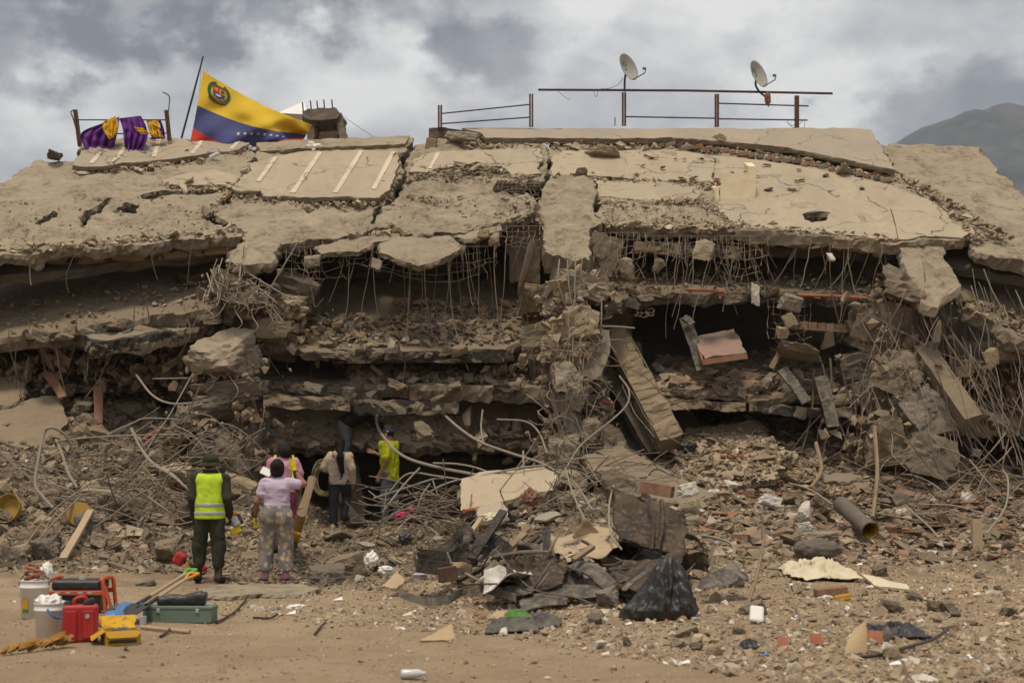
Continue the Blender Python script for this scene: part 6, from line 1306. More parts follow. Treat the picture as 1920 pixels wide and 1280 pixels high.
M['bag'] = m_plain('black bin bag', (.014, .014, .015), .29, .5, 0, .4, (.10, .08, .06), 7, 1.0); M['tarp'] = m_plain('cream cloth', (.60, .53, .38), .9, .1, 0, .45, (.40, .31, .20), 5, .4); M['sack'] = m_plain('dusty grey sack', (.115, .098, .08), .8, .2, 0, .5, (.25, .2, .145), 5, .3)
M['cardboard'] = m_plain('cardboard', (.42, .30, .17), .9, .1, 0, .35, (.30, .22, .14), 5, .2); M['greycloth'] = m_plain('grey cloth', (.10, .095, .09), .95, .1, 0, .5, (.27, .21, .15), 7, .4); M['green'] = m_plain('green cloth', (.06, .20, .045), .9, .1, 0, .5); M['pinkc'] = m_plain('magenta cloth', (.55, .04, .16), .9, .1, 0, .15); M['bluec'] = m_plain('blue plastic', (.05, .16, .36), .5, .4, 0, .2)
M['red'] = m_plain('red plastic', (.38, .014, .014), .5, .4, 0, .30, (.28, .1, .06), 6, .05); M['yel'] = m_plain('yellow box card', (.52, .29, .02), .6, .3, 0, .45, (.36, .22, .06), 8, .05); M['greenbox'] = m_plain('grey green painted steel', (.115, .175, .14), .55, .4, 0, .3, (.25, .2, .14), 6, .08); M['genor'] = m_plain('orange frame', (.50, .07, .016), .5, .4, 0, .45)
def one(name, geo, mat, label, cat, smooth=False, group=None): return tag(obj(name, *geo, M[mat] if isinstance(mat, str) else mat, None, smooth), label, cat, group)
# white broken wall slab on the middle pile
def fslab(name, out, a, b_, c_, th, mat, label, cat, seed, jag=.05, bump=.03, res=.1, under='edge'):
    o = slab(name, out, plane(a, b_, c_), th, M[mat], None, jag, bump, res, (), seed, under=M[under]); return tag(o, label, cat)
fslab('wall_slab', [(863, 930), (868, 897), (900, 886), (1018, 876), (1044, 893), (1040, 915), (985, 925), (955, 938), (900, 952), (866, 955)], (870, 950, 23.6), (1040, 915, 24.3), (950, 876, 25.0), .16, 'plaster_cream', 'large tilted slab of white plastered wall on the pile behind the charred metal', 'wall slab', 81)
fslab('wall_slab', [(898, 948), (945, 938), (953, 960), (940, 972), (900, 975), (896, 962)], (898, 974, 22.6), (950, 970, 22.8), (925, 940, 23.4), .12, 'plaster_cream', 'small white plastered slab propped below the larger white one', 'wall slab', 82)
fslab('concrete_slab', [(1098, 850), (1200, 862), (1300, 920), (1330, 948), (1270, 960), (1180, 905), (1110, 880)], (1110, 880, 26), (1300, 950, 24.5), (1200, 862, 26.4), .2, 'concrete', 'long concrete slab sliding down beside the crushed column towards the tile slope', 'concrete slab', 83)
fslab('concrete_slab', [(60, 745), (112, 738), (125, 790), (98, 838), (30, 838), (-20, 820), (0, 770)], (0, 830, 26.2), (110, 830, 26.4), (60, 740, 27.6), .22, 'concrete', 'striped tilted floor slab resting on the shaded heap', 'concrete slab', 84)
fslab('concrete_slab', [(-20, 700), (45, 715), (48, 745), (20, 760), (-20, 755)], (-10, 755, 27.2), (45, 745, 27.4), (20, 700, 28.2), .15, 'concrete', 'broken slab corner leaning above the striped tilted slab', 'concrete slab', 85)
fslab('concrete_slab', [(1540, 890), (1585, 884), (1612, 890), (1590, 903), (1545, 900)], (1540, 902, 25.5), (1610, 895, 25.5), (1575, 884, 26), .06, 'concrete', 'thin grey slab lying flat on the tile slope', 'concrete slab', 86)
fslab('concrete_slab', [(1290, 800), (1420, 790), (1480, 850), (1440, 905), (1340, 915), (1280, 880)], (1300, 900, 26), (1450, 890, 26), (1380, 790, 28.2), .12, 'floor_pale_fill', 'dust covered floor panel with a patch of brickwork lying on the tile slope', 'concrete slab', 87, .16, .06)
_pf = plane((1300, 900, 26), (1450, 890, 26), (1380, 790, 28.2)); scatter('panel_debris', on_plane(_pf, [(1280, 810), (1420, 800), (1480, 850), (1440, 905), (1340, 915), (1280, 880)], 700) + np.array([[0, 0, .03]]), gsize(700, .035, .18, .7), TALUS, (.15, .6), .6).update_tag(); tag(bpy.data.objects['panel_debris'], 'tile crumbs strewn over the dust covered floor panel', 'rubble', kind='stuff')
one('brick_block', join(*[bevel_box(P(1356 + 11 * (k % 4), 846 + 9 * (k // 4), 26.62), (.06 + .05 * ((k * 7) % 5) / 5, .09, .05 + .05 * ((k * 3) % 4) / 4), Matrix.Rotation(R(-35 + 17 * ((k * 5) % 3)), 3, 'X') @ Matrix.Rotation(R(14 * ((k * 3) % 5) - 28), 3, 'Y'), .012, 1) for k in (0, 1, 3, 4, 5, 6, 7, 9, 10)]), 'wood_red', 'square patch of broken brickwork on the dust covered panel', 'brickwork')
for (px, py, wp, hp, Y, lab) in ((1284, 920, 34, 26, 23.6, 'white plaster chunk with a flat face beside the hollow brick'), (1440, 938, 36, 22, 24.0, 'white plaster block with a flat top on the tile slope'), (1507, 965, 28, 30, 23.4, 'tilted white plaster chunk above the grey sack'), (1512, 988, 26, 20, 22.9, 'low pale chunk between the grey sack and the pipe'), (1372, 907, 26, 8, 24.6, 'thin white flake on the tile slope above the white block')):
    tag(lump_px('plaster_chunk', px, py, Y, wp, hp, 'plaster_white'), lab, 'plaster chunk')
# hollow clay brick
hb = thing('hollow_brick', 'hollow red clay brick with square holes lying on a grey boulder', 'hollow brick', P(1232, 930, 23.4)); rot = Matrix.Rotation(R(-18), 3, 'Z') @ Matrix.Rotation(R(10), 3, 'Y'); c_ = P(1232, 917, 23.4)
for i in range(3): obj('web', *box(c_ + rot @ Vector((0, 0, -.08 + .08 * i)), (.5, .26, .018), rot), M['brick'], hb)
for i in range(4): obj('web', *box(c_ + rot @ Vector((0, -.121 + .081 * i, 0)), (.498, .017, .158), rot), M['brick'], hb)
# caged inclined column
def bar_beam(name, a, b_, wd, dp, mat, label, cat, seed, cage=0, jag=.03):
    a, b_ = Vector(a), Vector(b_); d = (b_ - a).normalized(); s = Vector((1, 0, 0)); s = (s - d * s.dot(d)).normalized(); n = d.cross(s); t = thing(name, label, cat, (a + b_) / 2 if a.z == b_.z else (a if a.z < b_.z else b_)); V, Fc = [], []; k = 26; m_ = 12
    for i in range(k + 1):
        c = a.lerp(b_, i / k)
        for j in range(m_):
            an = 2 * math.pi * j / m_ + .26; x, y = math.cos(an), math.sin(an); q = max(abs(x), abs(y)); p = c + s * (x / q * wd / 2) + n * (y / q * dp / 2); V.append(p + (p - c).normalized() * jag * (fbm(p, 4, 4, seed) + .3 * nz(p, 14, seed)))
    for i in range(k):
        for j in range(m_): j2 = (j + 1) % m_; Fc.append((i * m_ + j, i * m_ + j2, (i + 1) * m_ + j2, (i + 1) * m_ + j))
    Fc += [tuple(range(m_ - 1, -1, -1)), tuple(k * m_ + j for j in range(m_))]; obj('shaft', V, Fc, M[mat], t)
    if cage:
        for i in range(cage):
            c = a.lerp(b_, (i + .5) / cage) + d * _rb.uniform(-.03, .03); e = 1.10; tl = _rb.uniform(-.06, .06); pts = [c + s * (sx * wd / 2 * e) + n * (sy * dp / 2 * e) + d * tl * sx for sx, sy in ((-1, -1), (1, -1), (1, 1), (-1, 1), (-1, -1))]
            obj('stirrup', *tube(pts, .009, 5), REB[0], t)
        for sx, sy in ((-1, -1), (1, -1), (-.2, -1), (.4, -1), (1, 1), (-1, 1)):
            off = s * (sx * wd / 2 * 1.04) + n * (sy * dp / 2 * 1.04); obj('main_bar', *tube([a + off, a.lerp(b_, .5) + off * 1.02, b_ + off], .011, 5), REB[0], t)
    return t
bar_beam('fallen_column', P(1150, 628, 28.3), P(1258, 832, 26.9), .42, .40, 'concrete', 'inclined concrete column wrapped in a rebar cage leaning beside the crushed column', 'column', 1, 15, .07)
bar_beam('fallen_beam', P(1130, 690, 28.4), P(1225, 850, 27.4), .22, .25, 'concrete_dark', 'dark broken beam lying behind the caged inclined column', 'beam', 2)
bar_beam('fallen_beam', P(1726, 655, 27.7), P(1822, 792, 26.7), .36, .34, 'concrete', 'smooth concrete beam leaning under the hanging corner flap', 'beam', 3, 0, .015)
bar_beam('fallen_beam', P(1140, 848, 27.0), P(1320, 945, 25.0), .5, .18, 'concrete', 'broad flat beam sliding down to the tile slope from the crushed column', 'beam', 4)
for (a, b_, wd, mt, lab) in (((1284, 596, 28.2), (1316, 694, 27.7), .22, 'char_grey', 'charred upright plank leaning beside the red tabletop'), ((1282, 595, 28.0), (1298, 608, 27.9), .14, 'char_grey', 'short broken plank end on top of the charred upright plank'), ((1466, 692, 27.3), (1512, 754, 27.0), .20, 'char_grey', 'grey splintered plank hanging over the floor edge'), ((1538, 706, 27.3), (1562, 800, 26.9), .24, 'char_grey', 'long splintered grey plank hanging down over the floor edge'), ((1740, 520, 28.4), (1640, 525, 28.4), .26, 'peel', 'cream beam end deep under the corner of the roof'),
    ((90, 702, 27.9), (118, 745, 27.4), .16, 'wood_red', 'reddish plank leaning on the shaded heap'), ((183, 725, 27.6), (185, 795, 27.0), .16, 'wood_red', 'brown upright board on the shaded heap'), ((178, 800, 26.8), (196, 830, 26.4), .26, 'wood_red', 'broad reddish board below the upright board'), ((118, 1048, 21.2), (170, 957, 23.2), .11, 'wood_pale', 'long pale plank leaning on the heap beside the yellow disc'), ((1445, 690, 27.7), (1462, 660, 27.8), .1, 'wood', 'short stake leaning on a concrete log in the right hand bay')):
    A, B_ = P(*a), P(*b_); one('plank', join(beam_between(A, A.lerp(B_, .5) + Vector((.01, 0, .01)), wd, .05), beam_between(A.lerp(B_, .495) + Vector((.01, 0, .008)), B_, wd * .93, .047)), mt, lab, 'plank')
# tabletop stranded in the right bay
tb = thing('tabletop', 'stranded tabletop with worn pink surface and orange wooden edge', 'tabletop', P(1352, 680, 27.6)); M['pinktop'] = m_char('worn pink laminate', (.30, .17, .13), (.20, .165, .125), (.26, .215, .16), 2.5)
obj('top', *patch([P(1318, 672, 27.3), P(1400, 660, 27.4), P(1374, 617, 28.3), P(1305, 631, 28.2)], .01, 3, 8, 8, .03), M['pinktop'], tb); obj('edge_board', *beam_between(P(1317, 679, 27.29), P(1401, 667, 27.39), .10, .03, (0, 0, 1)), M['wood_red'], tb)
obj('edge_board', *beam_between(P(1317, 679, 27.30), P(1304, 637, 28.2), .10, .03, (0, 0, 1)), M['wood_red'], tb)
# orange conduits
for pts, lab in (([(1497, 553, 27.85), (1560, 555, 27.8), (1626, 559, 27.8)], 'orange pipe with a branch running along the floor edge in the right hand bay'), ([(1285, 542, 27.9), (1330, 545, 27.85), (1359, 547, 27.8)], 'short orange pipe end above the caged column')):
    A = [P(*q) for q in pts]; tag(obj('conduit_pipe', *join(tube(spline(A, 5), .03, 8), tube([A[1] + Vector((.2, 0, 0)), A[1] + Vector((.2, -.02, -.16))], .028, 8)), M['orange']), lab, 'pipe')
for (a, b_, lab) in (((262, 828, 26.6), (305, 800, 27.0), 'orange pipe lying on the heap under the long rods'), ((362, 740, 27.0), (388, 742, 27.1), 'orange pipe end sticking out of the torn joint'), ((1130, 752, 27.2), (1150, 756, 27.1), 'orange pipe end beside the crushed column'), ((1100, 895, 26.2), (1104, 870, 26.4), 'small orange tube behind the grey boulder'), ((885, 1168, 15.6), (918, 1152, 15.8), 'red brown pipe piece on the earth before the charred metal'), ((870, 958, 23.2), (905, 952, 23.6), 'orange strip in the pile below the white wall slab')):
    one('pipe_piece', tube([P(*a), P(*b_)], .035 if a[1] < 1100 else .045, 10), 'orange' if a[1] < 1100 else 'brick', lab, 'pipe')
lt = thing('brick_lintel', 'fallen brick lintel hanging in the mesh of the right hand bay', 'lintel', P(1540, 618, 28.0))
for k in range(7): obj('brick', *bevel_box(P(1490 + k * 16.5, 610 + k * 1.2, 28.0 + .03 * (k % 2)), (.155, .15, .16), Matrix.Rotation(R(_rb.uniform(-6, 6)), 3, 'Y'), .01, 1), M['brick'], lt)
obj('mortar_bed', *box(P(1540, 619, 28.0), (1.2, .2, .04), Matrix.Rotation(R(4), 3, 'Y')), M['concrete'], lt)

# --- charred metal wreck
one('charred_panel', patch(pq((1151, 915, 18.3), (1287, 955, 18.0), (1283, 1040, 17.3), (1156, 1012, 17.6)), .06, 5, 22, 18, .012), 'char', 'upright burnt sheet panel with rusty ribs, tallest piece of the charred wreck', 'metal panel', True)
for (a, b_) in (((1214, 930, 18.05), (1222, 1030, 17.35)), ((1240, 938, 18.0), (1232, 1030, 17.3))): one('metal_rib', tube(spline([P(*a), P((a[0] + b_[0]) / 2 + 6, (a[1] + b_[1]) / 2, 17.55), P(*b_)], 6), .028, 6), 'char', 'burnt curved rib standing against the upright burnt panel', 'metal rib', False, 'ribs of the burnt panel')
one('metal_sheet', patch(pq((1024, 992, 18.6), (1150, 988, 18.6), (1163, 1038, 17.6), (1060, 1056, 17.5)), .10, 6, 16, 12, .008), 'beige_sheet', 'bent beige sheet with a large scorch mark beside the upright burnt panel', 'metal sheet', True)
one('metal_sheet', patch(pq((968, 1078, 16.9), (1062, 1046, 17.3), (1056, 1094, 16.7), (970, 1114, 16.5)), .07, 7, 14, 10, .008), 'char', 'dark burnt sheet standing on edge in front of the scorched beige sheet', 'metal sheet', True)
one('metal_sheet', patch(pq((915, 1044, 17.5), (985, 1046, 17.3), (1000, 1092, 16.6), (905, 1106, 16.5)), .22, 8, 26, 22, .006), 'pale_sheet', 'crumpled whitish sheet in the middle of the charred wreck', 'metal sheet', True)
one('metal_sheet', patch(pq((880, 1092, 17.1), (925, 1060, 17.4), (930, 1072, 17.2), (890, 1106, 16.9)), .05, 9, 10, 6, .008), 'pale_sheet', 'narrow pale sheet slanting beside the crumpled whitish sheet', 'metal sheet', True)
one('metal_sheet', patch(pq((1060, 1056, 17.2), (1124, 1050, 17.2), (1168, 1098, 16.6), (1150, 1106, 16.5)), .04, 10, 14, 8, .01, .10), 'char_grey', 'folded grey brown sheet pointing down in front of the upright burnt panel', 'metal sheet', True)
one('metal_sheet', patch(pq((1000, 1100, 16.8), (1130, 1088, 16.8), (1138, 1112, 16.5), (990, 1128, 16.4)), .05, 11, 16, 8, .008), 'char_grey', 'long low grey sheet under the folded grey brown sheet', 'metal sheet', True)
one('metal_sheet', patch(pq((971, 1124, 16.4), (1060, 1112, 16.5), (1062, 1132, 16.2), (972, 1144, 16.1)), .03, 12, 12, 6, .01), 'char_grey', 'flat scorched board at the front foot of the wreck', 'metal sheet', True)
one('metal_sheet', patch(pq((1160, 1040, 17.4), (1285, 1035, 17.2), (1262, 1090, 16.6), (1150, 1100, 16.5)), .12, 13, 16, 12, .01), 'char', 'black burnt sheet lying under the upright burnt panel', 'metal sheet', True)
one('metal_sheet', patch(pq((1311, 1088, 16.6), (1372, 1050, 17.3), (1402, 1082, 17.0), (1320, 1108, 16.3)), .09, 14, 16, 10, .008), 'char_grey', 'curved dark sheet beside the black bag', 'metal sheet', True)
one('metal_sheet', patch(pq((1166, 1102, 16.4), (1215, 1060, 16.8), (1219, 1066, 16.8), (1172, 1110, 16.3)), .03, 15, 10, 4, .008), 'char_grey', 'narrow bent strip leaning towards the black bag', 'metal sheet', True)
sp_ = [P(748, 1112, 17.0), P(775, 1126, 16.9), P(805, 1132, 16.8), P(840, 1128, 16.7), P(870, 1112, 16.9), P(900, 1108, 16.9), P(935, 1116, 16.7), P(968, 1124, 16.5)]; q_ = spline(sp_, 5)
one('metal_strip', ([v + Vector((0, .02 * k, (.07 if k else -.02) + .02 * nz(v, 4))) for v in q_ for k in (0, 1)] + [v + Vector((0, .012 + .02 * k, (.07 if k else -.02) + .02 * nz(v, 4))) for v in q_ for k in (0, 1)], [f for i in range(len(q_) - 1) for f in ((i * 2, i * 2 + 2, i * 2 + 3, i * 2 + 1), (len(q_) * 2 + i * 2 + 1, len(q_) * 2 + i * 2 + 3, len(q_) * 2 + i * 2 + 2, len(q_) * 2 + i * 2), (i * 2 + 1, i * 2 + 3, len(q_) * 2 + i * 2 + 3, len(q_) * 2 + i * 2 + 1))]), 'char_grey', 'long wavy grey metal strip curling along the ground from the wreck', 'metal strip')
for (a, b_, wd, mt, lab) in (((884, 1048, 17.8), (944, 958, 18.6), .10, 'burnt_wood', 'blackened timber rising steeply from the wreck'), ((866, 1022, 19.4), (902, 972, 20.4), .06, 'wood_pale', 'pale batten leaning beside the blackened timber'), ((925, 1052, 18.2), (984, 1000, 18.8), .09, 'wood', 'weathered board slanting into the wreck'), ((952, 1050, 18.2), (1010, 1004, 18.7), .05, 'burnt_wood', 'thin burnt lath beside the weathered board'), ((975, 1046, 18.1), (1018, 1008, 18.5), .05, 'burnt_wood', 'second burnt lath behind the dark standing sheet'), ((1026, 1050, 17.9), (1024, 990, 18.4), .10, 'burnt_wood', 'burnt upright post at the corner of the scorched beige sheet'), ((1075, 1050, 17.0), (1112, 1024, 17.3), .06, 'wood', 'short broken batten lying on the scorched beige sheet'), ((905, 1075, 17.5), (1010, 1035, 18.2), .05, 'burnt_wood', 'long burnt lath lying across the wreck'), ((865, 1050, 18.3), (910, 1030, 18.6), .04, 'wood_pale', 'pale rail across the drawer frame'), ((858, 1088, 17.4), (930, 1052, 17.8), .05, 'burnt_wood', 'burnt rail between the drawer frame and the crumpled sheet')):
    one('timber', beam_between(P(*a), P(*b_), wd, .045), mt, lab, 'timber')
_rw = random.Random(77)
for k in range(44):
    px, py = _rw.uniform(850, 1300), _rw.uniform(1012, 1112); Y = 18.6 - (py - 1012) / 100 * 2.0 + _rw.uniform(-.2, .3); a = _rw.uniform(-.7, .7); l = _rw.uniform(30, 95); w_ = _rw.uniform(12, 46); q = [(-l / 2, -w_ / 2), (l / 2, -w_ / 2), (l / 2, w_ / 2), (-l / 2, w_ / 2)]
    pts = [P(px + x * math.cos(a) - y * math.sin(a), py + x * math.sin(a) + y * math.cos(a), Y + (.12 if i < 2 else -.05) + _rw.uniform(-.2, .2)) for i, (x, y) in enumerate(q)]
    for v in pts: v.z = max(v.z, float(H(v.x, v.y)) + .02)
    mm = _rw.choice(('char', 'char', 'char_grey', 'char_grey', 'burnt_wood', 'beige_sheet', 'wood'))
    one('metal_scrap', patch(pts, .17, 200 + k, 16, 12, .007), mm, ('broad ' if w_ > 29 else 'narrow ') + {'char': 'rusty', 'char_grey': 'grey', 'burnt_wood': 'black', 'beige_sheet': 'beige', 'wood': 'brown'}[mm] + ' burnt scrap heaped in the charred wreck', 'metal scrap', True, 'burnt scraps in the charred wreck')
for k in range(22):
    px, py = _rw.uniform(880, 1280), _rw.uniform(1000, 1105); Y = 18.4 - (py - 1000) / 105 * 1.8; a = _rw.uniform(-1.3, .5); l = _rw.uniform(40, 120); c = _rw.uniform(-14, 14)
    pts = [P(px - l / 2 * math.cos(a), py - l / 2 * math.sin(a), Y + .2), P(px, py + c, Y - .1), P(px + l / 2 * math.cos(a), py + l / 2 * math.sin(a), Y + _rw.uniform(-.2, .2))]
    for v in pts: v.z = max(v.z, float(H(v.x, v.y)) + .03)
    one('metal_bar', tube(spline(pts, 5), _rw.choice((.010, .014, .02)), 5), _rw.choice(('char', 'char_grey', 'rebar')), 'bent burnt bar sticking out of the charred wreck', 'metal bar', False, 'burnt bars in the charred wreck')
dr = thing('drawer_frame', 'scorched open drawer frame at the edge of the wreck', 'drawer', P(810, 1062, 17.8))
D4 = [P(778, 1030, 18.2), P(838, 1036, 18.0), P(846, 1058, 17.6), P(782, 1050, 17.8)]
for i in range(4): obj('side', *beam_between(D4[i] + Vector((0, 0, -.06)), D4[(i + 1) % 4] + Vector((0, 0, -.06)), .16, .025, (0, 0, 1)), M['char_grey' if i % 2 else 'burnt_wood'], dr)
obj('bottom', *patch([v + Vector((0, 0, -.12)) for v in D4], .01, 2, 4, 4, .02), M['burnt_wood'], dr)
cr_ = thing('slatted_crate', 'small slatted crate end lying beside the drawer frame', 'crate', P(772, 1055, 18.0))
for k in range(4): obj('slat', *beam_between(P(761 + k * 5, 1050 - k * 5, 18.0), P(772 + k * 4, 1054 - k * 7, 17.9), .028, .02), M['wood'], cr_)
one('rusty_box', bevel_box(P(839, 1076, 17.3), (.21, .14, .17), Matrix.Rotation(R(-8), 3, 'Y') @ Matrix.Rotation(R(15), 3, 'Z'), .01), 'rust', 'small rusted metal box lying in front of the drawer frame', 'box')
tag(lump_px('stone', 1139, 1119, 16.3, 54, 36, 'concrete_pale'), 'pale hollowed stone lying between the wreck and the black bag', 'stone')
# black bag
def bag_geo():
    """limp plastic sack: pleats run from the gathered neck, one corner pulled out over the ground"""
    c = G(1252, 1160); V, Fc = [], []; nt_, nf = 64, 160; s = mpp(c.y)
    for i in range(nt_ + 1):
        t = i / nt_
        for k in range(nf):
            a = 2 * math.pi * k / nf; ca, sa = math.cos(a), math.sin(a)
            r_ = .255 * (1 - t) ** .62 * (1 - .25 * t) + .045 + .03 * math.sin(math.pi * t)
            if t < .12: r_ *= .86 + 1.15 * t
            n1 = nz((ca * 1.7, sa * 1.7, t * 1.0), 1.0, 3); pl_ = 1 - abs(nz((ca * 2.6, sa * 2.6, t * .9 + .3 * n1), 1.0, 5)) * 2
            cr = 1 - abs(nz((ca * 3.2 + t * 3, sa * 3.2, t * 3.4), 1.0, 8)) * 2
            cr2 = 1 - abs(nz((ca * 6 + t * 2, sa * 6, t * 7), 1.0, 13)) * 2; r_ *= 1 + .26 * n1 - .19 * pl_ + .09 * cr + .05 * cr2
            tail = max(0, -ca) ** 5 * max(0, .5 - t) * .42
            x = r_ * ca - tail - .02 + .06 * t; y = (r_ * sa) * .85; z = .66 * t + .02 * cr - .10 * max(0, ca) * t
            if t > .93: z -= (t - .93) * .7
            V.append(c + Vector((x, y, max(z, -.02))))
    for i in range(nt_):
        for k in range(nf): k2 = (k + 1) % nf; Fc.append((i * nf + k, i * nf + k2, (i + 1) * nf + k2, (i + 1) * nf + k))
    Fc.append(tuple(nt_ * nf + k for k in range(nf))); Fc.append(tuple(reversed(range(nf)))); return V, Fc
bg = tag(obj('bin_bag', *bag_geo(), M['bag'], None, True), 'full black bin bag with creased sides standing in front of the wreck', 'bag')
# cloths, sacks and scraps
def crumpled(px, py, wp, dep, hgt, seed, lift=0.0, n=34):
    """cloth dropped on the ground: sharp random folds, ragged outline, thickness"""
    c = G(px, py); w_ = wp * mpp(c.y); V, Fc = [], []
    for side in (0, 1):
        for i in range(n + 1):
            for j in range(n + 1):
                u, v = -1 + 2 * j / n, -1 + 2 * i / n; k = Vector((u * 1.6, v * 1.3, seed)); x = c.x + w_ / 2 * (u + .22 * nz(k, 1.3, seed) + .06 * nz(k, 5, seed)); y = c.y + dep / 2 * (v + .22 * nz(k, 1.3, seed + 3) + .06 * nz(k, 5, seed + 1))
                r_ = min(1, max(abs(u), abs(v)) ** 2.2); f = .55 * (1 - abs(nz(k, 1.5, seed + 6)) * 2) + .45 * (1 - abs(nz(k, 3.1, seed + 8)) * 2) + .15 * nz(k, 8, seed); z = float(H(x, y)) + lift + .012 + hgt * max(0, .25 + .75 * f) * (1 - r_ * .8) - side * .008
                V.append(Vector((x, y, z)))
    m_ = (n + 1) ** 2
    for i in range(n):
        for j in range(n):
            q = i * (n + 1) + j; f = (q, q + 1, q + n + 2, q + n + 1); Fc += [f, tuple(x + m_ for x in f[::-1])]
    return V, Fc
def heap(px, py, Y, wp, hp, seed, amp=.5, folds=.35, dep=.8, sub=4): s = mpp(Y); return blob(P(px, py, Y), (wp * s / 2, wp * s / 2 * dep, hp * s / 2), seed, sub, amp, 2.2, folds)
one('tarpaulin', crumpled(1535, 1082, 128, 1.0, .26, 3), 'tarp', 'crumpled cream tarpaulin lying on the debris below the grey sack', 'tarpaulin', True)
one('sack', heap(1531, 1030, 20.8, 90, 40, 9, .18, .12, .6), 'sack', 'dusty grey filled sack lying above the cream tarpaulin', 'sack', True)
one('clothes_pile', crumpled(960, 1182, 92, .5, .15, 12), 'greycloth', 'heap of dark grey clothes on the earth before the wreck', 'clothes', True)
one('clothes_pile', crumpled(1015, 1176, 70, .5, .17, 14), 'greycloth', 'dusty grey garment heaped beside the green cloth', 'clothes', True)
one('cloth', crumpled(970, 1176, 46, .22, .09, 15, .09), 'green', 'bright green cloth lying on the heap of grey clothes', 'cloth', True)
one('cloth', heap(996, 916 + 16, 22.4, 32, 34, 16, .5, .4, .8), 'rag', 'brown rag caught on the rods beside the white wall slab', 'cloth', True)
one('cloth', heap(757, 968, 24.2, 32, 18, 17, .7, .5, .6), 'pinkc', 'magenta cloth caught in the rebar tangle', 'cloth', True)
one('cloth', heap(770, 958, 24.2, 16, 14, 19, .7, .5, .6), 'pinkc', 'small magenta scrap beside the magenta cloth', 'cloth', True)
one('cloth', crumpled(1680, 1192, 100, .55, .13, 18), 'bag', 'flat black cloth lying on the crumbs near the dark hose', 'cloth', True)
one('cloth', crumpled(1404, 1216, 34, .2, .09, 20), 'bag', 'small black rag on the earth beyond the white tray', 'cloth', True)
for (px, py, Y, wp, hp, mt, lab, sd_) in ((752, 1188, 14.8, 36, 24, 'white', 'crumpled white plastic bag lying on the earth before the strip', 1), (556, 1139, 17.0, 36, 14, 'white', 'thin white plastic bag flat on the earth near the boulders', 2), (724, 1068, 19.2, 28, 16, 'white', 'white bag with red print beside the slatted crate', 3), (696, 1048, 20.2, 26, 30, 'white', 'knotted white plastic bag on the rubble near the boulders', 4), (868, 1192, 14.7, 30, 12, 'lilac', 'pale lilac plastic scrap beside the cardboard', 5), (1680, 1238, 13.2, 50, 20, 'white', 'white lumps of foam by the dark hose', 6), (1150, 1152, 16.2, 20, 12, 'sack', 'brown cap lying at the foot of the wreck', 7), (920, 972, 22.2, 44, 22, 'tarp', 'cream plastic sheet hanging from the small white slab', 9), (790, 1078, 18.6, 24, 14, 'lilac', 'small purple and yellow wrapper near the rusty box', 10), (760, 1009, 20.5, 26, 24, 'bag', 'black plastic cup shaped scrap on the pile', 11), (1548, 1122, 17.2, 28, 12, 'bottle', 'white plastic bottle beside the red box', 12), (1556, 1152, 16.2, 22, 10, 'bluec', 'pale blue plastic scrap among the crumbs', 13), (1680, 1262, 12.6, 40, 12, 'bluec', 'faded blue cloth scrap in front of the white foam', 14), (1650, 820, 27.0, 18, 14, 'bluec', 'blue plastic scrap under the right hand rods', 15), (1290, 838, 26.8, 34, 20, 'bag', 'crumpled dark plastic at the foot of the caged column', 16)):
    one('plastic_scrap', heap(px, py, Y, wp, hp, 30 + sd_, .45, .25, .7), mt, lab, 'scrap', True)
tray = G(1419, 1168); one('foam_tray', bevel_box(tray + Vector((0, 0, .09)), (.14, .05, .18), Matrix.Rotation(R(-35), 3, 'X') @ Matrix.Rotation(R(8), 3, 'Y'), .022), 'white', 'white foam tray leaning on the crumbs', 'tray')
one('red_box', join(bevel_box(P(1558, 1112, 17.4), (.36, .2, .14), Matrix.Rotation(R(-6), 3, 'Y'), .01)), 'brick', 'crushed red box under the cream tarpaulin', 'box'); one('yellow_wrapper', bevel_box(P(1580, 1120, 17.1), (.18, .05, .07), Matrix.Rotation(R(-10), 3, 'Y'), .01), 'yel', 'yellow wrapper beside the crushed red box', 'wrapper')
one('cardboard_piece', patch([G(1582, 1232) + Vector((0, 0, .02)), G(1628, 1226) + Vector((0, 0, .02)), G(1629, 1226) + Vector((.01, .15, .26)), G(1606, 1226) + Vector((0, .15, .18))], .01, 3, 6, 6, .01), 'cardboard', 'torn tan cardboard standing up from the crumbs', 'cardboard')
one('cardboard_piece', patch([G(785, 1204) + Vector((0, 0, .02)), G(852, 1202) + Vector((0, 0, .02)), G(848, 1186) + Vector((0, 0, .10)), G(812, 1196) + Vector((0, 0, .05))], .01, 4, 6, 6, .01), 'cardboard', 'folded cardboard lying on the earth beside the white bag', 'cardboard')
one('cardboard_piece', patch([G(918, 1166) + Vector((0, 0, .02)), G(945, 1166) + Vector((0, 0, .02)), P(962, 1146, 15.8), P(930, 1146, 15.8)], .02, 5, 6, 6, .01), 'cardboard', 'torn cardboard behind the heap of grey clothes', 'cardboard')
one('board', patch(pq((718, 1100, 18.4), (745, 1068, 18.9), (760, 1090, 18.5), (742, 1104, 18.3)), .02, 6, 6, 6, .015), 'wood_pale', 'thin torn board lying beside the bag with red print', 'board')
one('foam_strip', patch([G(1616, 1086) + Vector((0, 0, .05)), G(1700, 1108) + Vector((0, 0, .06)), G(1706, 1112) + Vector((0, -.03, .02)), G(1640, 1102) + Vector((0, -.05, .01))], .01, 7, 10, 4, .03), 'tarp', 'cream foam strip beside the cream tarpaulin', 'strip')
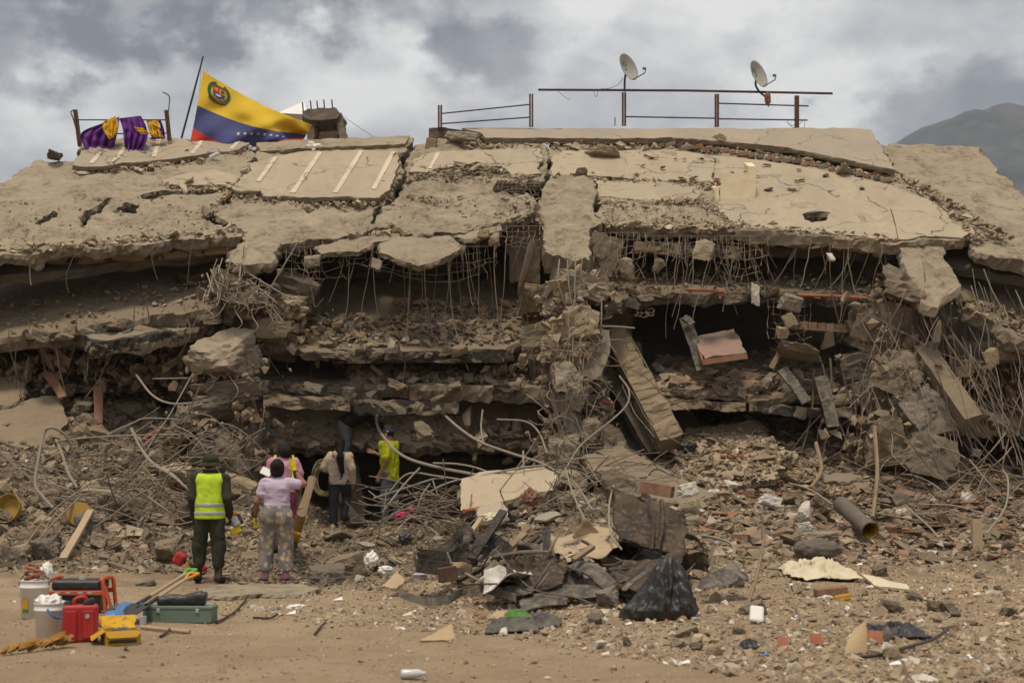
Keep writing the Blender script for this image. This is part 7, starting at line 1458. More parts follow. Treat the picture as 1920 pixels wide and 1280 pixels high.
for (px, py, sc, lab) in ((1642, 1210, 1.0, 'curled orange plastic piece by the standing cardboard'), (1530, 1210, .8, 'orange and white plastic piece on the crumbs'), (1468, 1214, .7, 'small orange shard beyond the black rag')): one('plastic_piece', patch([G(px, py) + Vector(v) * sc for v in ((-.07, 0, .02), (.08, 0, .02), (.07, .05, .12), (-.05, .05, .13))], .03, px, 6, 6, .008), 'orange', lab, 'plastic piece')
one('hose', tube(spline([G(1588, 1233) + Vector((0, 0, .02)), G(1640, 1236) + Vector((0, 0, .03)), G(1700, 1224) + Vector((0, 0, .05)), G(1750, 1208) + Vector((0, 0, .05)), G(1778, 1196) + Vector((0, 0, .08))], 6), .016, 6), 'black', 'dark hose snaking over the crumbs beside the black cloth', 'hose')
ct = thing('drain_pipe', 'wide brown drain pipe with an open end lying on the tile slope', 'pipe', P(1630, 1004, 22.6)); A, B_ = P(1577, 945, 24.2), P(1632, 994, 22.8)
obj('pipe_wall', *tube([A, B_], .13, 20, False), M['sack'], ct); obj('pipe_lining', *tube([A, B_ + (B_ - A).normalized() * .004], .118, 20, False), M['yel'], ct)
one('wooden_post', beam_between(G(1832, 1034) + Vector((0, 0, -.05)), G(1832, 1034) + Vector((.02, .05, .50)), .15, .10), 'wood_pale', 'upright cream post stub standing in the rubble below the rods', 'post')
one('bent_branch', tube(spline([G(1400, 1140), P(1418, 1082, 17.2), P(1432, 1012, 17.6), P(1427, 984, 17.7), P(1420, 992, 17.7)], 6), .02, 6), 'wood', 'bent wooden stick standing upright near the curved dark sheet', 'stick')
one('twig', tube(spline([G(1510, 1180) + Vector((0, 0, .02)), P(1490, 1130, 15.8), P(1474, 1080, 16.6)], 6), .012, 6), 'wood', 'thin dry twig standing in the crumbs below the tarpaulin', 'twig')
one('wire', tube(spline([P(930, 1030, 17.4), P(975, 1085, 16.6), P(1010, 1108, 16.4), P(1080, 1120, 16.2), P(1128, 1140, 16.0)], 8), .010, 6), 'rebar_dark', 'long dark wire lying over the front of the wreck', 'wire')
one('wire', tube(spline([P(1166, 1030, 17.4), P(1145, 1000, 17.6), P(1142, 950, 18.0), P(1150, 910, 18.4)], 8), .012, 6), 'rebar_pale', 'grey bent bar rising beside the upright burnt panel', 'bar')
one('steel_channel', join(tube(spline([P(1318, 1004, 18.6), P(1350, 1010, 18.3), P(1374, 1022, 18.0), P(1376, 1045, 17.8)], 6), .02, 6)), 'rebar_pale', 'bent metal edge trim behind the curved dark sheet', 'trim')
# heap things on the left
one('yellow_disc', join(lathe([(0, .02), (.19, .02), (.2, 0), (.19, -.02), (0, -.02)], P(149, 964, 23.2), 20, Matrix.Rotation(R(70), 3, 'X') @ Matrix.Rotation(R(20), 3, 'Y'))), 'yelp', 'dull yellow round panel half buried behind the pale plank', 'panel')
one('yellow_tub', lathe([(0, -.02), (.19, 0), (.23, .12), (.22, .12), (.18, .01), (0, .0)], P(22, 955, 23.0), 20, Matrix.Rotation(R(75), 3, 'X') @ Matrix.Rotation(R(-20), 3, 'Y')), 'yelp', 'dull yellow tub lying on its side in the rod tangle', 'tub')
one('log_post', tube([G(548, 1022) + Vector((0, 0, -.03)), P(566, 960, 21.9), P(586, 897, 22.3)], [.078, .074, .07], 12), 'wood', 'thick wooden post leaning behind the person in patterned trousers', 'post')
one('board', patch([G(536, 1026) + Vector((0, 0, .02)), G(556, 1026) + Vector((0, 0, .02)), P(563, 1002, 21.2), P(545, 998, 21.3)], .01, 3, 4, 4, .03), 'yel', 'short yellowish board at the foot of the leaning post', 'board')
cs = thing('cut_off_machine', 'red cutting machine lying on the rubble behind the vested person', 'cutting machine', G(352, 1075))
obj('motor_housing', *bevel_box(P(337, 1047, 20.9), (.16, .18, .18), Matrix.Rotation(R(30), 3, 'Y'), .04), M['red'], cs); obj('handle', *tube(spline([P(344, 1052, 20.9), P(356, 1056, 20.8), P(362, 1068, 20.8), P(350, 1074, 20.8)], 5), .025, 8), M['black'], cs); obj('fuel_tank', *bevel_box(P(374, 1066, 20.9), (.20, .16, .13), Matrix.Rotation(R(20), 3, 'Y'), .04), M['red'], cs); obj('foot_bar', *tube([P(355, 1076, 20.8), P(384, 1074, 20.8)], .022, 6), M['black'], cs); obj('label_plate', *bevel_box(P(351, 1060, 20.78), (.04, .02, .1), None, .004), M['yel'], cs)

# --- loose rods
def loose(pts, r_, mat, label, group=None, cat='rebar', name='bent_rod'): return tag(obj(name, *tube(spline([P(*p) for p in pts], 6), r_, 6), mat), label, cat, group)
loose([(99, 952, 23.4), (80, 930, 23.5), (66, 908, 23.6), (72, 860, 23.8), (82, 815, 24.0), (92, 802, 24.0), (110, 806, 24.1), (127, 822, 24.2), (139, 852, 24.3)], .024, M['rebar_pale'], 'thick pale pipe bent into a tall hook on the heap behind the tools', cat='pipe')
loose([(105, 824, 24.2), (116, 850, 24.0), (128, 886, 23.8), (145, 914, 23.6)], .022, M['rebar_pale'], 'pale bent pipe inside the tall hook pipe', cat='pipe')
for k in range(3): loose([(244 + k * 2, 802, 25.0), (262 + k, 838, 24.8), (285 + k * 2, 868, 24.4), (320 + k * 3, 890, 24.0), (352 + k * 2, 916 + k * 3, 23.6)], .012, M['rebar_pale'], 'pale rod of the bundle sloping down to the vested person', 'pale rods sloping to the vested person')
loose([(255, 702, 26.8), (285, 740, 26.4), (320, 756, 26.2), (370, 755, 26.2)], .02, M['rebar_pale'], 'pale pipe bent like a boomerang over the shaded heap', cat='pipe'); loose([(268, 838, 25.6), (310, 790, 26.0), (366, 692, 26.8)], .012, M['rebar_pale'], 'long straight rod leaning up to the caged concrete joint'); loose([(108, 826, 25.2), (200, 818, 25.3), (340, 814, 25.6)], .014, M['rebar_pale'], 'long level rod lying across the heap'); loose([(205, 812, 25.4), (250, 792, 25.6), (275, 784, 25.7), (335, 786, 25.9)], .013, M['rebar_pale'], 'bent rod rising over the long level rod'); loose([(285, 710, 27), (340, 709, 27), (370, 708, 27)], .014, M['rebar_pale'], 'short level rod under the caged concrete joint')
loose([(0, 1072, 20.6), (49, 1036, 21.4), (100, 980, 22.6), (150, 931, 23.4)], .018, M['rebar'], 'long dark rod rising from the boulders towards the yellow disc'); loose([(40, 1032, 21.4), (98, 958, 22.8), (170, 905, 23.8)], .014, M['rebar'], 'rod parallel to the long dark rod by the boulders')
loose([(739, 763, 27.2), (717, 766, 27.0), (706, 781, 26.8), (710, 803, 26.6), (728, 830, 26.3), (745, 847, 26.0), (772, 862, 25.8), (826, 877, 25.4), (883, 888, 25.0), (925, 897, 24.8), (959, 912, 24.6)], .026, M['rebar_pale'], 'thick grey pipe hooked over at the top beside the lime shirted person', cat='pipe')
loose([(818, 763, 26.6), (857, 799, 26.2), (900, 828, 25.8), (960, 850, 25.4), (1010, 866, 25.2), (1051, 888, 25.0)], .024, M['rebar_pale'], 'thick grey pipe sloping down from the dark gap to the column foot', cat='pipe')
LG = 'grey rods arching over the middle tangle'
for pts in ([(812, 868, 25.4), (860, 870, 25.2), (900, 879, 25.0), (942, 899, 24.7), (962, 915, 24.5)], [(700, 934, 24.8), (756, 916, 24.8), (812, 898, 24.8), (832, 897, 24.8)], [(731, 921, 24.8), (756, 893, 24.8), (779, 886, 24.8), (812, 891, 24.8), (870, 900, 24.6), (930, 915, 24.4)], [(717, 960, 24.3), (756, 910, 24.6), (787, 877, 24.8)], [(800, 925, 24.4), (840, 905, 24.6), (900, 892, 24.7), (980, 876, 24.8), (1030, 872, 25)], [(905, 768, 27.2), (902, 800, 27.0), (906, 830, 26.6)], [(932, 786, 27.0), (985, 790, 26.8), (1010, 810, 26.4), (1026, 850, 26)]): loose(pts, .017, M['rebar_pale'], 'grey rod arching over the middle tangle', LG)
for pts, lab in (([(981, 845, 25.2), (982, 880, 24.8), (984, 920, 24.4)], 'upright rod standing in front of the white wall slab'), ([(1060, 877, 25), (1074, 924, 24), (1102, 986, 22.4)], 'straight pale pipe leaning from the column foot to the scorched sheet'), ([(1070, 896, 24.8), (1090, 922, 24.2), (1111, 956, 23.2)], 'shorter rod beside the straight pale pipe'), ([(1161, 704, 27), (1179, 731, 26.8), (1176, 757, 26.6), (1154, 781, 26.4), (1118, 810, 26.2), (1086, 838, 26), (1060, 880, 25.6)], 'pale bent pipe curving down beside the caged column'), ([(1117, 612, 27.2), (1150, 612, 27), (1190, 615, 26.9)], 'thin level rod poking out beside the crushed column'), ([(1480, 905, 24.8), (1520, 918, 24.4), (1560, 945, 23.8)], 'thin white wire lying on the tile slope'), ([(1700, 950, 23.8), (1740, 985, 23), (1760, 1008, 22.4)], 'rod lying on the slope below the hanging rods'), ([(1720, 945, 24.6), (1790, 948, 24.4), (1850, 965, 24)], 'curved rod lying level below the hanging rods'), ([(1850, 1000, 23), (1885, 950, 23.6), (1890, 900, 24.2), (1880, 880, 24.4)], 'curved rod standing up below the hanging rods'), ([(1530, 830, 26.4), (1540, 880, 25.6), (1520, 915, 24.8)], 'dark twisted strip lying on the tile slope'), ([(1640, 800, 26.6), (1645, 880, 25.4), (1640, 940, 24.4), (1636, 970, 24)], 'thick twisted cable hanging to the tile slope')):
    loose(pts, .016 if 'twisted' not in lab else .035, M['rebar_pale'] if 'twisted' not in lab else M['wood'], lab)
def tangle(n, box_, Yr, lmin, lmax, label, group, seed, amax=.5, sag=18, gnd=True):
    rr = random.Random(seed)
    for k in range(n):
        px, py = rr.uniform(box_[0], box_[2]), rr.uniform(box_[1], box_[3]); l = rr.uniform(lmin, lmax); a = rr.gauss(0, amax); v = (py - box_[1]) / max(1, box_[3] - box_[1]); Y = Yr[0] + (Yr[1] - Yr[0]) * v + rr.uniform(-.25, .25); dx, dy = math.cos(a) * l / 2, math.sin(a) * l / 2; c = rr.uniform(-1, 1) * sag; e = rr.uniform(-.4, .4)
        pts = [(px - dx, py - dy + rr.uniform(-4, 4), Y + e), (px - dx * .4 + rr.uniform(-6, 6), py - dy * .4 + c, Y + rr.uniform(-.15, .15)), (px + dx * .4 + rr.uniform(-6, 6), py + dy * .4 + c * rr.uniform(.2, 1), Y + rr.uniform(-.15, .15)), (px + dx, py + dy + rr.uniform(-12, 12), Y - e)]
        if gnd:
            q3 = []
            for p in pts:
                v_ = P(*p); hh = float(H(v_.x, v_.y)) + .02; 
                if v_.z < hh: v_.z = hh + rr.uniform(0, .08)
                q3.append(v_)
        else: q3 = [P(*p) for p in pts]
        mm = rr.choice((M['rebar'], M['rebar'], M['rebar'], M['rebar_pale'], M['rebar_dark']))
        tag(obj('bent_rebar', *tube(spline(q3, 4), rr.choice((.007, .010, .013)), 5), mm), {'dusty rusted rebar': 'brown ', 'dust grey rebar': 'grey ', 'dark rebar': 'dark '}[mm.name] + ('long ' if l > (lmin + lmax) / 2 else 'short ') + ('curved ' if abs(c) > sag * .5 else 'straightish ') + label, 'rebar', group)
tangle(60, (40, 850, 360, 960), (25.6, 23.4), 60, 230, 'bent rebar rod in the tangle behind the vested person', 'rods in the tangle behind the vested person', 1, .45)
tangle(46, (200, 800, 480, 880), (26.4, 25.2), 50, 170, 'bent rebar rod in the nest under the torn joint', 'rods in the nest under the torn joint', 2, .6)
tangle(26, (190, 880, 320, 980), (24.2, 22.8), 60, 150, 'bent rebar rod around the caged beam stump', 'rods around the caged beam stump', 3, .9)
tangle(62, (690, 915, 900, 992), (25.2, 23.2), 50, 170, 'bent rebar rod in the tangle below the lime shirted person', 'rods in the tangle below the lime shirt', 4, .5)
tangle(34, (940, 860, 1150, 960), (25.8, 23.6), 50, 170, 'bent rebar rod at the foot of the crushed column', 'rods at the column foot', 5, 1.0)
tangle(24, (1060, 860, 1250, 910), (26.2, 25.2), 50, 150, 'bent rebar rod on the slab sliding from the crushed column', 'rods on the sliding slab', 6, .4)
tangle(40, (1640, 840, 1900, 990), (26.4, 23.8), 50, 190, 'bent rebar rod lying below the hanging rods of the corner', 'rods below the corner', 7, .7)
# small scraps that catch the eye on the bare ground
for k in range(54):
    zone = _rb.choice(((420, 1120, 900, 1170), (420, 1060, 800, 1110), (1000, 1150, 1900, 1250), (1300, 1060, 1900, 1160), (1300, 900, 1900, 1030)))
    q = G(_rb.uniform(zone[0], zone[2]), _rb.uniform(zone[1], zone[3])); s = _rb.uniform(.02, .06)
    one('paper_scrap', patch([q + Vector((-s, -s * .5, .012)), q + Vector((s, -s * .6, .02)), q + Vector((s * .8, s * .7, .02 + s * .5)), q + Vector((-s * .9, s * .6, .015))], s * .4, k, 4, 4, .004), 'white' if _rb.random() < .45 else _rb.choice(('cardboard', 'tarp', 'tarp', 'pale_sheet', 'bluec')), 'small pale scrap of paper or plastic on the debris strewn ground', 'scrap', False, 'pale scraps on the ground')
for k in range(46):
    q = G(_rb.uniform(1250, 1900), _rb.uniform(830, 1030)); s = _rb.uniform(.10, .26); mm = _rb.choice(('brick', 'wood', 'concrete', 'wood_red'))
    one('tile_shard', bevel_box(q + Vector((0, 0, .05)), (s * 1.5, s, .022), Matrix.Rotation(_rb.uniform(0, 6), 3, 'Z') @ Matrix.Rotation(_rb.uniform(-.6, .6), 3, 'X'), .004, 1), mm, ('large ' if s > .19 else 'middling ' if s > .14 else 'little ') + {'brick': 'red', 'wood': 'brown', 'concrete': 'grey brown', 'wood_red': 'russet'}[mm] + ' flat tile shard lying on the tile slope', 'tile', False, 'large tile shards on the slope')

# more household wreckage on the slopes: wall pieces with old paint, hollow bricks, cloth
M['paint_blue'] = m_concrete('faded blue wall', (0.26, 0.28, 0.27), (0.31, 0.29, 0.24), (0.2, 0.16, 0.115), (0.36, 0.29, 0.2), .4, 1.5, .5); M['paint_pink'] = m_concrete('faded pink wall', (0.36, 0.24, 0.19), (0.32, 0.25, 0.19), (0.2, 0.16, 0.115), (0.36, 0.29, 0.2), .4, 1.5, .5)
_rp = random.Random(31)
for k in range(34):
    z_ = _rp.choice(((20, 860, 440, 1040), (600, 1000, 780, 1080), (820, 900, 1150, 1000), (1270, 860, 1880, 1030), (1270, 860, 1880, 1030))); q = G(_rp.uniform(z_[0], z_[2]), _rp.uniform(z_[1], z_[3])); s = _rp.uniform(.14, .36)
    rot = Matrix.Rotation(_rp.uniform(0, 6), 3, 'Z') @ Matrix.Rotation(_rp.uniform(-.7, .7), 3, 'X') @ Matrix.Rotation(_rp.uniform(-.4, .4), 3, 'Y'); n_ = rot @ Vector((0, 0, 1)); out = [q + Vector((0, 0, .07)) + rot @ Vector((s * r_ * math.cos(a), s * .75 * r_ * math.sin(a), 0)) for a, r_ in [(i * math.pi / 3 + _rp.uniform(-.3, .3), _rp.uniform(.6, 1)) for i in range(6)]]
    mm_ = _rp.choice(('plaster_cream', 'plaster_cream', 'paint_blue', 'paint_pink', 'concrete_pale'))
    o = slab('wall_piece', out, (q + Vector((0, 0, .07)), n_ if n_.z > 0 else -n_), .05, M[mm_], None, .03, .012, .09, (), 400 + k, 0, .015, under=M['edge'], world=True); tag(o, ('large ' if s > .25 else 'small ') + {'plaster_cream': 'cream', 'paint_blue': 'faded blue', 'paint_pink': 'faded pink', 'concrete_pale': 'bare tan'}[mm_] + ' flat piece of wall lying on the ' + ('tile slope' if z_[0] == 1270 else 'heap behind the vested person' if z_[0] == 20 else 'pile behind the charred metal' if z_[0] == 820 else 'rubble near the boulders'), 'wall piece', 'painted wall pieces on the rubble')
for k in range(12):
    q = G(_rp.uniform(1260, 1880), _rp.uniform(860, 1020)); rot = Matrix.Rotation(_rp.uniform(0, 6), 3, 'Z') @ Matrix.Rotation(_rp.uniform(-.5, .5), 3, 'X'); t = thing('hollow_brick', 'broken hollow clay brick lying among the tile shards', 'hollow brick', q, 'broken hollow bricks on the tile slope'); L_ = _rp.uniform(.14, .26); c_ = q + Vector((0, 0, .07))
    for i in range(3): obj('web', *box(c_ + rot @ Vector((0, 0, -.05 + .05 * i)), (L_, .15, .012), rot), M['brick'], t)
    for i in range(3): obj('web', *box(c_ + rot @ Vector((0, -.069 + .069 * i, 0)), (L_ - .003, .012, .097), rot), M['brick'], t)

# ------------------------------------------------------------ rescue tools on the bare earth
def gat(px, py): return G(px, py)
def bucket(q, r0, r1, h, mat, label, hmat, seed, up=True):
    t = thing('bucket', label, 'bucket', q)
    obj('wall', *lathe([(0, 0), (r0, 0), (r0 + (r1 - r0) * .78, h * .78), (r1 * 1.035, h * .79), (r1 * 1.035, h * .83), (r1 * .99, h * .84), (r1, h * .97), (r1 * 1.03, h * .975), (r1 * 1.03, h), (r1 * .965, h), (r0 * .94, .012), (0, .012)], q, 32), M[mat], t, True)
    if up: obj('handle', *tube([q + Vector((math.cos(a) * r1 * 1.04, -.02, h * .86 + math.sin(a) * r1 * .95)) for a in [math.pi * i / 14 for i in range(15)]], .006, 6), M['black'], t)
    else: obj('handle', *tube(spline([q + Vector((r1 * .2, -r1 * .98, h * .86)), q + Vector((r1 * .65, -r1 * 1.0, h * .66)), q + Vector((r1 * 1.04, -r1 * .3, h * .60)), q + Vector((r1 * 1.06, .02, h * .84))], 6), .010, 6), M[hmat], t)
    return t
q1 = gat(90, 1198); b1 = bucket(q1, .105, .128, .33, 'white', 'white bucket with blue handle filled with crumpled plastic', 'bluec', 1, False)
tag(obj('plastic_bag', *blob(q1 + Vector((0, 0, .33)), (.12, .11, .07), 5, 4, .4, 2.6, .2), M['white'], None, True), 'crumpled clear plastic stuffed in the white bucket', 'plastic')
q2 = gat(64, 1158); b2 = bucket(q2, .125, .15, .39, 'bucket2' if 'bucket2' in M else 'white', 'pale bucket with a yellow and green label holding orange hose', 'black', 2)
cl = lambda a, z, r_: q2 + Vector((math.sin(a) * r_, -math.cos(a) * r_, z))
for nm, z0, z1, mt, a0, a1 in (('label_print', .10, .20, 'yel', -.75, -.15), ('label_print', .06, .098, 'green', -.75, -.15)):
    V = []; 
    for i in range(7):
        a = a0 + (a1 - a0) * i / 6
        for z in (z0, z1): V.append(cl(a, z, .1265 + .025 * z / .39 / .78 * .78 + .0035))
    obj(nm, V, [(2 * i, 2 * i + 2, 2 * i + 3, 2 * i + 1) for i in range(6)], M[mt], b2)
hz = thing('hose_coil', 'orange brown hose coiled inside the pale labelled bucket', 'hose', q2 + Vector((0, 0, .34)))
for k in range(6): obj('hose_loop', *tube([q2 + Vector((math.cos(a) * (.115 - .005 * k), math.sin(a) * (.10 - .004 * k), .37 + .028 * k + .035 * math.sin(a + k))) for a in [2 * math.pi * i / 22 for i in range(23)]], .012, 6), M['wood_red'] if k % 2 else M['orange'], hz)
tag(obj('stick', *tube([q2 + Vector((-.04, .02, .2)), q2 + Vector((-.25, .08, .52))], .016, 8), M['wood_pale']), 'wooden handle sticking out of the pale labelled bucket', 'stick')
tag(obj('plastic_sheet', *blob(q2 + Vector((.11, .02, .46)), (.06, .05, .10), 9, 4, .4, 2.6, .2), M['white'], None, True), 'thin clear plastic poking out of the pale labelled bucket', 'plastic')
# generator
qg = gat(150, 1148); gn = thing('generator', 'portable generator with orange tubular frame and black tank', 'generator', qg)
def fr(pts): return tube(spline([qg + Vector(p) for p in pts], 5), .022, 8)
W2, HG_ = .31, .36
for y in (-.20, .22):
    obj('frame_tube', *fr([(-W2 - .02, y, 0), (-W2, y, .18), (-W2 + .02, y, .34), (-W2 + .05, y, .36)]), M['genor'], gn); obj('frame_tube', *fr([(W2 + .02, y, 0), (W2, y, .18), (W2 - .02, y, .34), (W2 - .05, y, .36)]), M['genor'], gn)
    obj('frame_tube', *bevel_box(qg + Vector((0, y, .225)), (W2 * 2, .04, .05), None, .01), M['genor'], gn)
for sx in (-1, 1): obj('frame_tube', *fr([(sx * (W2 - .04), -.2, .36), (sx * (W2 - .04), 0, .37), (sx * (W2 - .04), .22, .36)]), M['genor'], gn)
obj('fuel_tank', *bevel_box(qg + Vector((0, .0, .30)), (.52, .40, .11), None, .035, 3), M['black'], gn); obj('engine_block', *bevel_box(qg + Vector((0, .02, .115)), (.50, .36, .20), None, .03), M['black'], gn); obj('fuel_cap', *lathe([(0, .03), (.035, .03), (.04, 0)], qg + Vector((.02, 0, .355)), 16), M['band'], gn)
obj('front_panel', *bevel_box(qg + Vector((0, -.17, .11)), (.48, .02, .19), None, .008), M['steel_dark'], gn); obj('stand_leg', *beam_between(qg + Vector((W2 + .0, -.2, .30)), qg + Vector((W2 + .10, -.2, 0)), .03, .04), M['genor'], gn)
for k, x in enumerate((-.18, -.07, .06, .16)): obj('switch_plate', *bevel_box(qg + Vector((x, -.223, .225)), (.05, .006, .02), None, .002, 1), M['band'], gn)
for k in range(6): obj('vent_slot', *box(qg + Vector((-.15 + .06 * k, -.182, .11)), (.02, .006, .11)), M['black'], gn)
# jerry can
qj = gat(149, 1203); jc = thing('jerry_can', 'red plastic jerry can with black caps', 'jerry can', qj); rz = Matrix.Rotation(R(14), 3, 'Z')
obj('can_body', *bevel_box(qj + Vector((0, .02, .165)), (.31, .17, .33), rz, .028, 3), M['red'], jc)
for sx in (-1, 1): obj('side_rib', *bevel_box(qj + rz @ Vector((sx * .075, -.078, .16)), (.10, .02, .25), rz, .009), M['red'], jc)
obj('handle', *tube(spline([qj + rz @ Vector((-.06, .02, .32)), qj + rz @ Vector((-.045, .02, .375)), qj + rz @ Vector((.03, .02, .395)), qj + rz @ Vector((.07, .02, .33))], 5), .019, 8), M['red'], jc)
obj('cap', *lathe([(0, .035), (.032, .035), (.036, 0)], qj + rz @ Vector((-.105, .02, .325)), 16), M['black'], jc); obj('spout', *join(bevel_box(qj + rz @ Vector((.075, -.02, .355)), (.10, .06, .05), rz @ Matrix.Rotation(R(-25), 3, 'Y'), .014), lathe([(0, .05), (.034, .05), (.038, 0)], qj + rz @ Vector((.085, 0, .325)), 16)), M['black'], jc)
obj('badge', *lathe([(0, .004), (.02, .004), (.021, 0)], qj + rz @ Vector((.065, -.092, .235)), 18, Matrix.Rotation(R(90), 3, 'X')), M['band'], jc)
# backpack strap / dark tool between bucket and can
tag(obj('tool_belt', *beam_between(gat(118, 1188) + Vector((0, .06, 0)), gat(118, 1188) + Vector((.0, .08, .30)), .06, .06), M['greycloth']), 'dark strap bundle wedged between the white bucket and the red can', 'strap')
# open yellow box
qy = gat(226, 1207); yb2 = thing('cardboard_box', 'open yellow cardboard box with flaps folded out', 'box', qy); rz = Matrix.Rotation(R(24), 3, 'Z'); bw, bd, bh = .30, .23, .13
def yv(x, y, z): return qy + rz @ Vector((x, y, z))
for a, b_ in (((-bw / 2, -bd / 2), (bw / 2, -bd / 2)), ((bw / 2, -bd / 2), (bw / 2, bd / 2)), ((bw / 2, bd / 2), (-bw / 2, bd / 2)), ((-bw / 2, bd / 2), (-bw / 2, -bd / 2))): obj('side', *patch([yv(*a, 0), yv(*b_, 0), yv(*b_, bh), yv(*a, bh)], .002, 1, 3, 3, .005), M['yel'], yb2)
obj('bottom', *patch([yv(-bw / 2, -bd / 2, .006), yv(bw / 2, -bd / 2, .006), yv(bw / 2, bd / 2, .006), yv(-bw / 2, bd / 2, .006)], .002, 2, 3, 3, .005), M['cardboard'], yb2)
M['yelprint'] = m_char('yellow card with dark print', (.60, .33, .012), (.60, .33, .012), (.10, .09, .08), 4)
obj('flap', *patch([yv(-bw / 2, bd / 2, bh), yv(bw / 2, bd / 2, bh), yv(bw / 2 + .01, bd / 2 + .13, bh + .10), yv(-bw / 2 - .01, bd / 2 + .13, bh + .10)], .004, 3, 4, 4, .005), M['yelprint'], yb2)
obj('flap', *patch([yv(-bw / 2, bd / 2, bh), yv(-bw / 2, -bd / 2, bh), yv(-bw / 2 - .12, -bd / 2 - .02, bh - .08), yv(-bw / 2 - .12, bd / 2 - .03, bh - .05)], .004, 4, 4, 4, .005), M['yel'], yb2)
obj('flap', *patch([yv(-bw / 2, -bd / 2, bh), yv(bw / 2, -bd / 2, bh), yv(bw / 2 - .02, -bd / 2 - .03, bh - .06), yv(-bw / 2 + .02, -bd / 2 - .03, bh - .06)], .003, 5, 4, 3, .005), M['yel'], yb2)
obj('printed_panel', *patch([yv(-bw / 2 + .03, -bd / 2 - .006, .02), yv(bw / 2 - .03, -bd / 2 - .006, .02), yv(bw / 2 - .03, -bd / 2 - .006, .05), yv(-bw / 2 + .03, -bd / 2 - .006, .05)], .001, 6, 3, 2, .002), M['black'], yb2)
tag(obj('dark_tool', *blob(yv(.02, .02, .10), (.10, .06, .05), 3, 3, .3, 2), M['greycloth'], None, True), 'dark gloves lying inside the open yellow box', 'gloves')
tag(obj('tin_can', *lathe([(0, 0), (.034, 0), (.034, .11), (0, .11)], gat(268, 1176) + Vector((0, 0, 0)), 18), M['band']), 'small grey and yellow can standing beside the open yellow box', 'can')
# blue helmet, blue scoop, shovels
qs = gat(232, 1168)
tag(obj('helmet', *lathe([(0, .13), (.06, .12), (.11, .075), (.125, .02), (.15, .0), (.148, -.008), (.12, .01)], gat(213, 1172) + Vector((0, 0, .02)), 22), M['bluec'], None, True), 'blue hard hat lying behind the open yellow box', 'helmet')
def shovel(label, tip, end, gripcol, bladecol, rot_):
    A, B_ = Vector(tip), Vector(end); d = (B_ - A).normalized(); t = thing('shovel', label, 'shovel', A); s = d.cross(Vector((0, 0, 1))).normalized(); n = s.cross(d)
    V, Fc = [], []; pr = [(0, .02), (.05, .10), (.14, .125), (.24, .115), (.29, .04), (.36, .022)]
    for side in (0, 1):
        for x, w_ in pr:
            for k in range(7): u = -1 + 2 * k / 6; V.append(A + d * x + s * (w_ * u) + n * (.05 * u * u * (w_ / .125) - .004 * side))
    m_ = len(pr) * 7
    for i in range(len(pr) - 1):
        for k in range(6): f = (i * 7 + k, i * 7 + k + 1, (i + 1) * 7 + k + 1, (i + 1) * 7 + k); Fc += [f, tuple(x + m_ for x in f[::-1])]
    obj('blade', V, Fc, M[bladecol], t, True); obj('socket', *tube([A + d * .30, A + d * .52], [.024, .020], 10), M['steel_dark'], t); obj('shaft', *tube([A + d * .50, B_ - d * .16], .0185, 10), M['wood_pale'], t)
    e = B_ - d * .18; wd = .055
    obj('grip', *join(tube(spline([e, e + d * .06 + s * wd * .6, e + d * .16 + s * wd], 4), .014, 8), tube(spline([e, e + d * .06 - s * wd * .6, e + d * .16 - s * wd], 4), .014, 8), tube([e + d * .16 - s * wd * 1.1, e + d * .16 + s * wd * 1.1], .015, 8)), M[gripcol], t)
M['grip_g'] = m_plain('green grip', (.12, .40, .04), .5, .4, 0, .1); M['grip_o'] = m_plain('orange grip', (.62, .24, .015), .5, .4, 0, .1)
Yt = qs.y
shovel('shovel with green grip and blue blade leaning on the green box', gat(222, 1170) + Vector((.0, .1, .08)), P(362, 1066, Yt + 1.3), 'grip_g', 'bluec', 0)
shovel('shovel with orange grip and dark blade leaning on the green box', gat(238, 1172) + Vector((.02, .0, .08)), P(366, 1073, Yt + 1.0), 'grip_o', 'steel_dark', 0)
tag(obj('glove_pair', *blob(gat(226, 1158) + Vector((0, .0, .08)), (.12, .1, .07), 8, 3, .6, 3, .3), M['greycloth'], None, True), 'dark bundle with a red edge lying behind the blue shovel blade', 'bundle')
qb = gat(334, 1167); gb = thing('steel_case', 'long grey green steel case lying on the earth', 'case', qb); rz = Matrix.Rotation(R(-4), 3, 'Z')
obj('case_body', *bevel_box(qb + Vector((0, .10, .065)), (.70, .24, .13), rz, .006), M['greenbox'], gb); obj('lid', *bevel_box(qb + Vector((0, .10, .1475)), (.71, .25, .03), rz, .006), M['greenbox'], gb)
for x in (-.2, .2): obj('latch', *bevel_box(qb + rz @ Vector((x, -.028, .12)), (.035, .01, .04), rz, .003, 1), M['band'], gb)
bb_ = qb + Vector((.04, .10, .215)); V, Fc = tube(spline([bb_ + Vector((-.27, 0, -.03)), bb_ + Vector((-.18, 0, 0)), bb_ + Vector((0, .01, 0)), bb_ + Vector((.15, 0, .02)), bb_ + Vector((.22, 0, .01))], 6), [.03] + [.05, .058, .06, .055, .055, .05, .052, .056, .06, .06, .058, .058, .06, .062, .064, .064, .066, .068, .068, .066, .064, .062, .06] + [.05], 16)
V = [v + Vector((0, 0, .010 * nz(v, 22) + .014 * nz(v, 9))) for v in V]; tag(obj('rolled_bag', V, Fc, M['bag'], None, True), 'rolled black plastic bag lying on the green steel case', 'bag')
tag(obj('pick_handle', *tube([gat(264, 1180) + Vector((0, 0, .025)), gat(356, 1188) + Vector((0, 0, .02))], [.018, .021], 10), M['wood_pale']), 'round wooden tool handle lying on the earth beside the yellow box', 'handle')
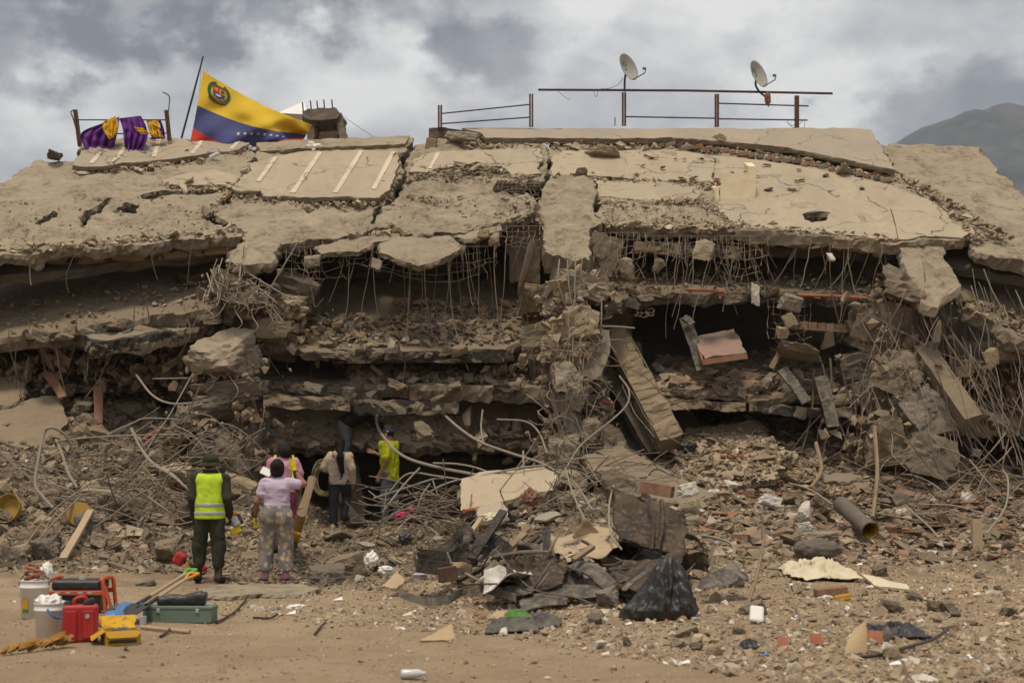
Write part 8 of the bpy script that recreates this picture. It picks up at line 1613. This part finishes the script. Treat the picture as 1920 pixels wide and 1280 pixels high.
tag(obj('plastic_cup', *lathe([(0, 0), (.028, 0), (.035, .09), (.033, .09), (.026, .004), (0, .004)], gat(247, 1205) + Vector((0, 0, .035)), 18, Matrix.Rotation(R(75), 3, 'X') @ Matrix.Rotation(R(25), 3, 'Z')), M['white'], None, True), 'white plastic cup lying in front of the yellow box', 'cup')
tag(obj('plastic_bottle', *lathe([(0, 0), (.034, 0), (.036, .02), (.034, .13), (.014, .17), (.014, .19), (0, .19)], gat(752, 1272) + Vector((0, 0, .036)), 18, Matrix.Rotation(R(88), 3, 'Y')), M['bottle'], None, True), 'clear plastic bottle lying alone on the bare earth', 'bottle')
# dry palm-like strip in the corner
dl = thing('dry_leaf_strip', 'yellow brown dried leaf strip curled on the bare earth', 'dry leaf', gat(70, 1222)); M['dryleaf'] = m_plain('dried leaf', (.33, .17, .045), .8, .2, 0, .4, (.22, .12, .04), 20, .3)
for k in range(60):
    u = _rb.random() ** .7; p = gat(2 + 122 * u, 1230 - 16 * u) + Vector((0, _rb.uniform(-.05, .05), .02)); a = _rb.uniform(0, 6.28); s = _rb.uniform(.015, .045) * (0.7 + u * .8)
    obj('leaf', *patch([p + Vector((-s, 0, 0)), p + Vector((s * 1.2, _rb.uniform(-.03, .03), .01 + .05 * u)), p + Vector((s, .03, .04 + .07 * u * _rb.random())), p + Vector((-s, .03, .02 + .04 * u))], s * 1.3, k, 4, 3, .003), M['dryleaf'], dl)
for (px, py, wp, hp, lab) in ((198, 0, 0, 0, ''),):
    pass
for k, (a, b_, c_) in enumerate((((405, 1170), (440, 1150), (465, 1125)), ((475, 1160), (505, 1162), (520, 1158)), ((590, 1192), (600, 1180), (610, 1174)), ((300, 1196), (312, 1190), (318, 1186)))):
    tag(obj('stick', *tube(spline([gat(*a) + Vector((0, 0, .015)), gat(*b_) + Vector((0, 0, .02)), gat(*c_) + Vector((0, 0, .04))], 5), [.012] * 11, 6), M['burnt_wood']), ('dark bent strip on the earth right beyond the green steel case', 'dark twig on the white crumbs beyond the steel case', 'short upturned dark scrap on the white crumbs', 'small red brown splinter beside the wooden tool handle')[k], 'stick')

gs = slab('ground_slab', [(372, 1099), (430, 1093), (570, 1093), (604, 1104), (560, 1113), (480, 1112), (420, 1117), (380, 1112)], (Vector((0, 20, .035)), Vector((0, 0, 1))), .10, M['roof_rough'], None, .05, .02, .1, (), 91); tag(gs, 'low flat concrete slab set in the earth in front of the standing people', 'slab')
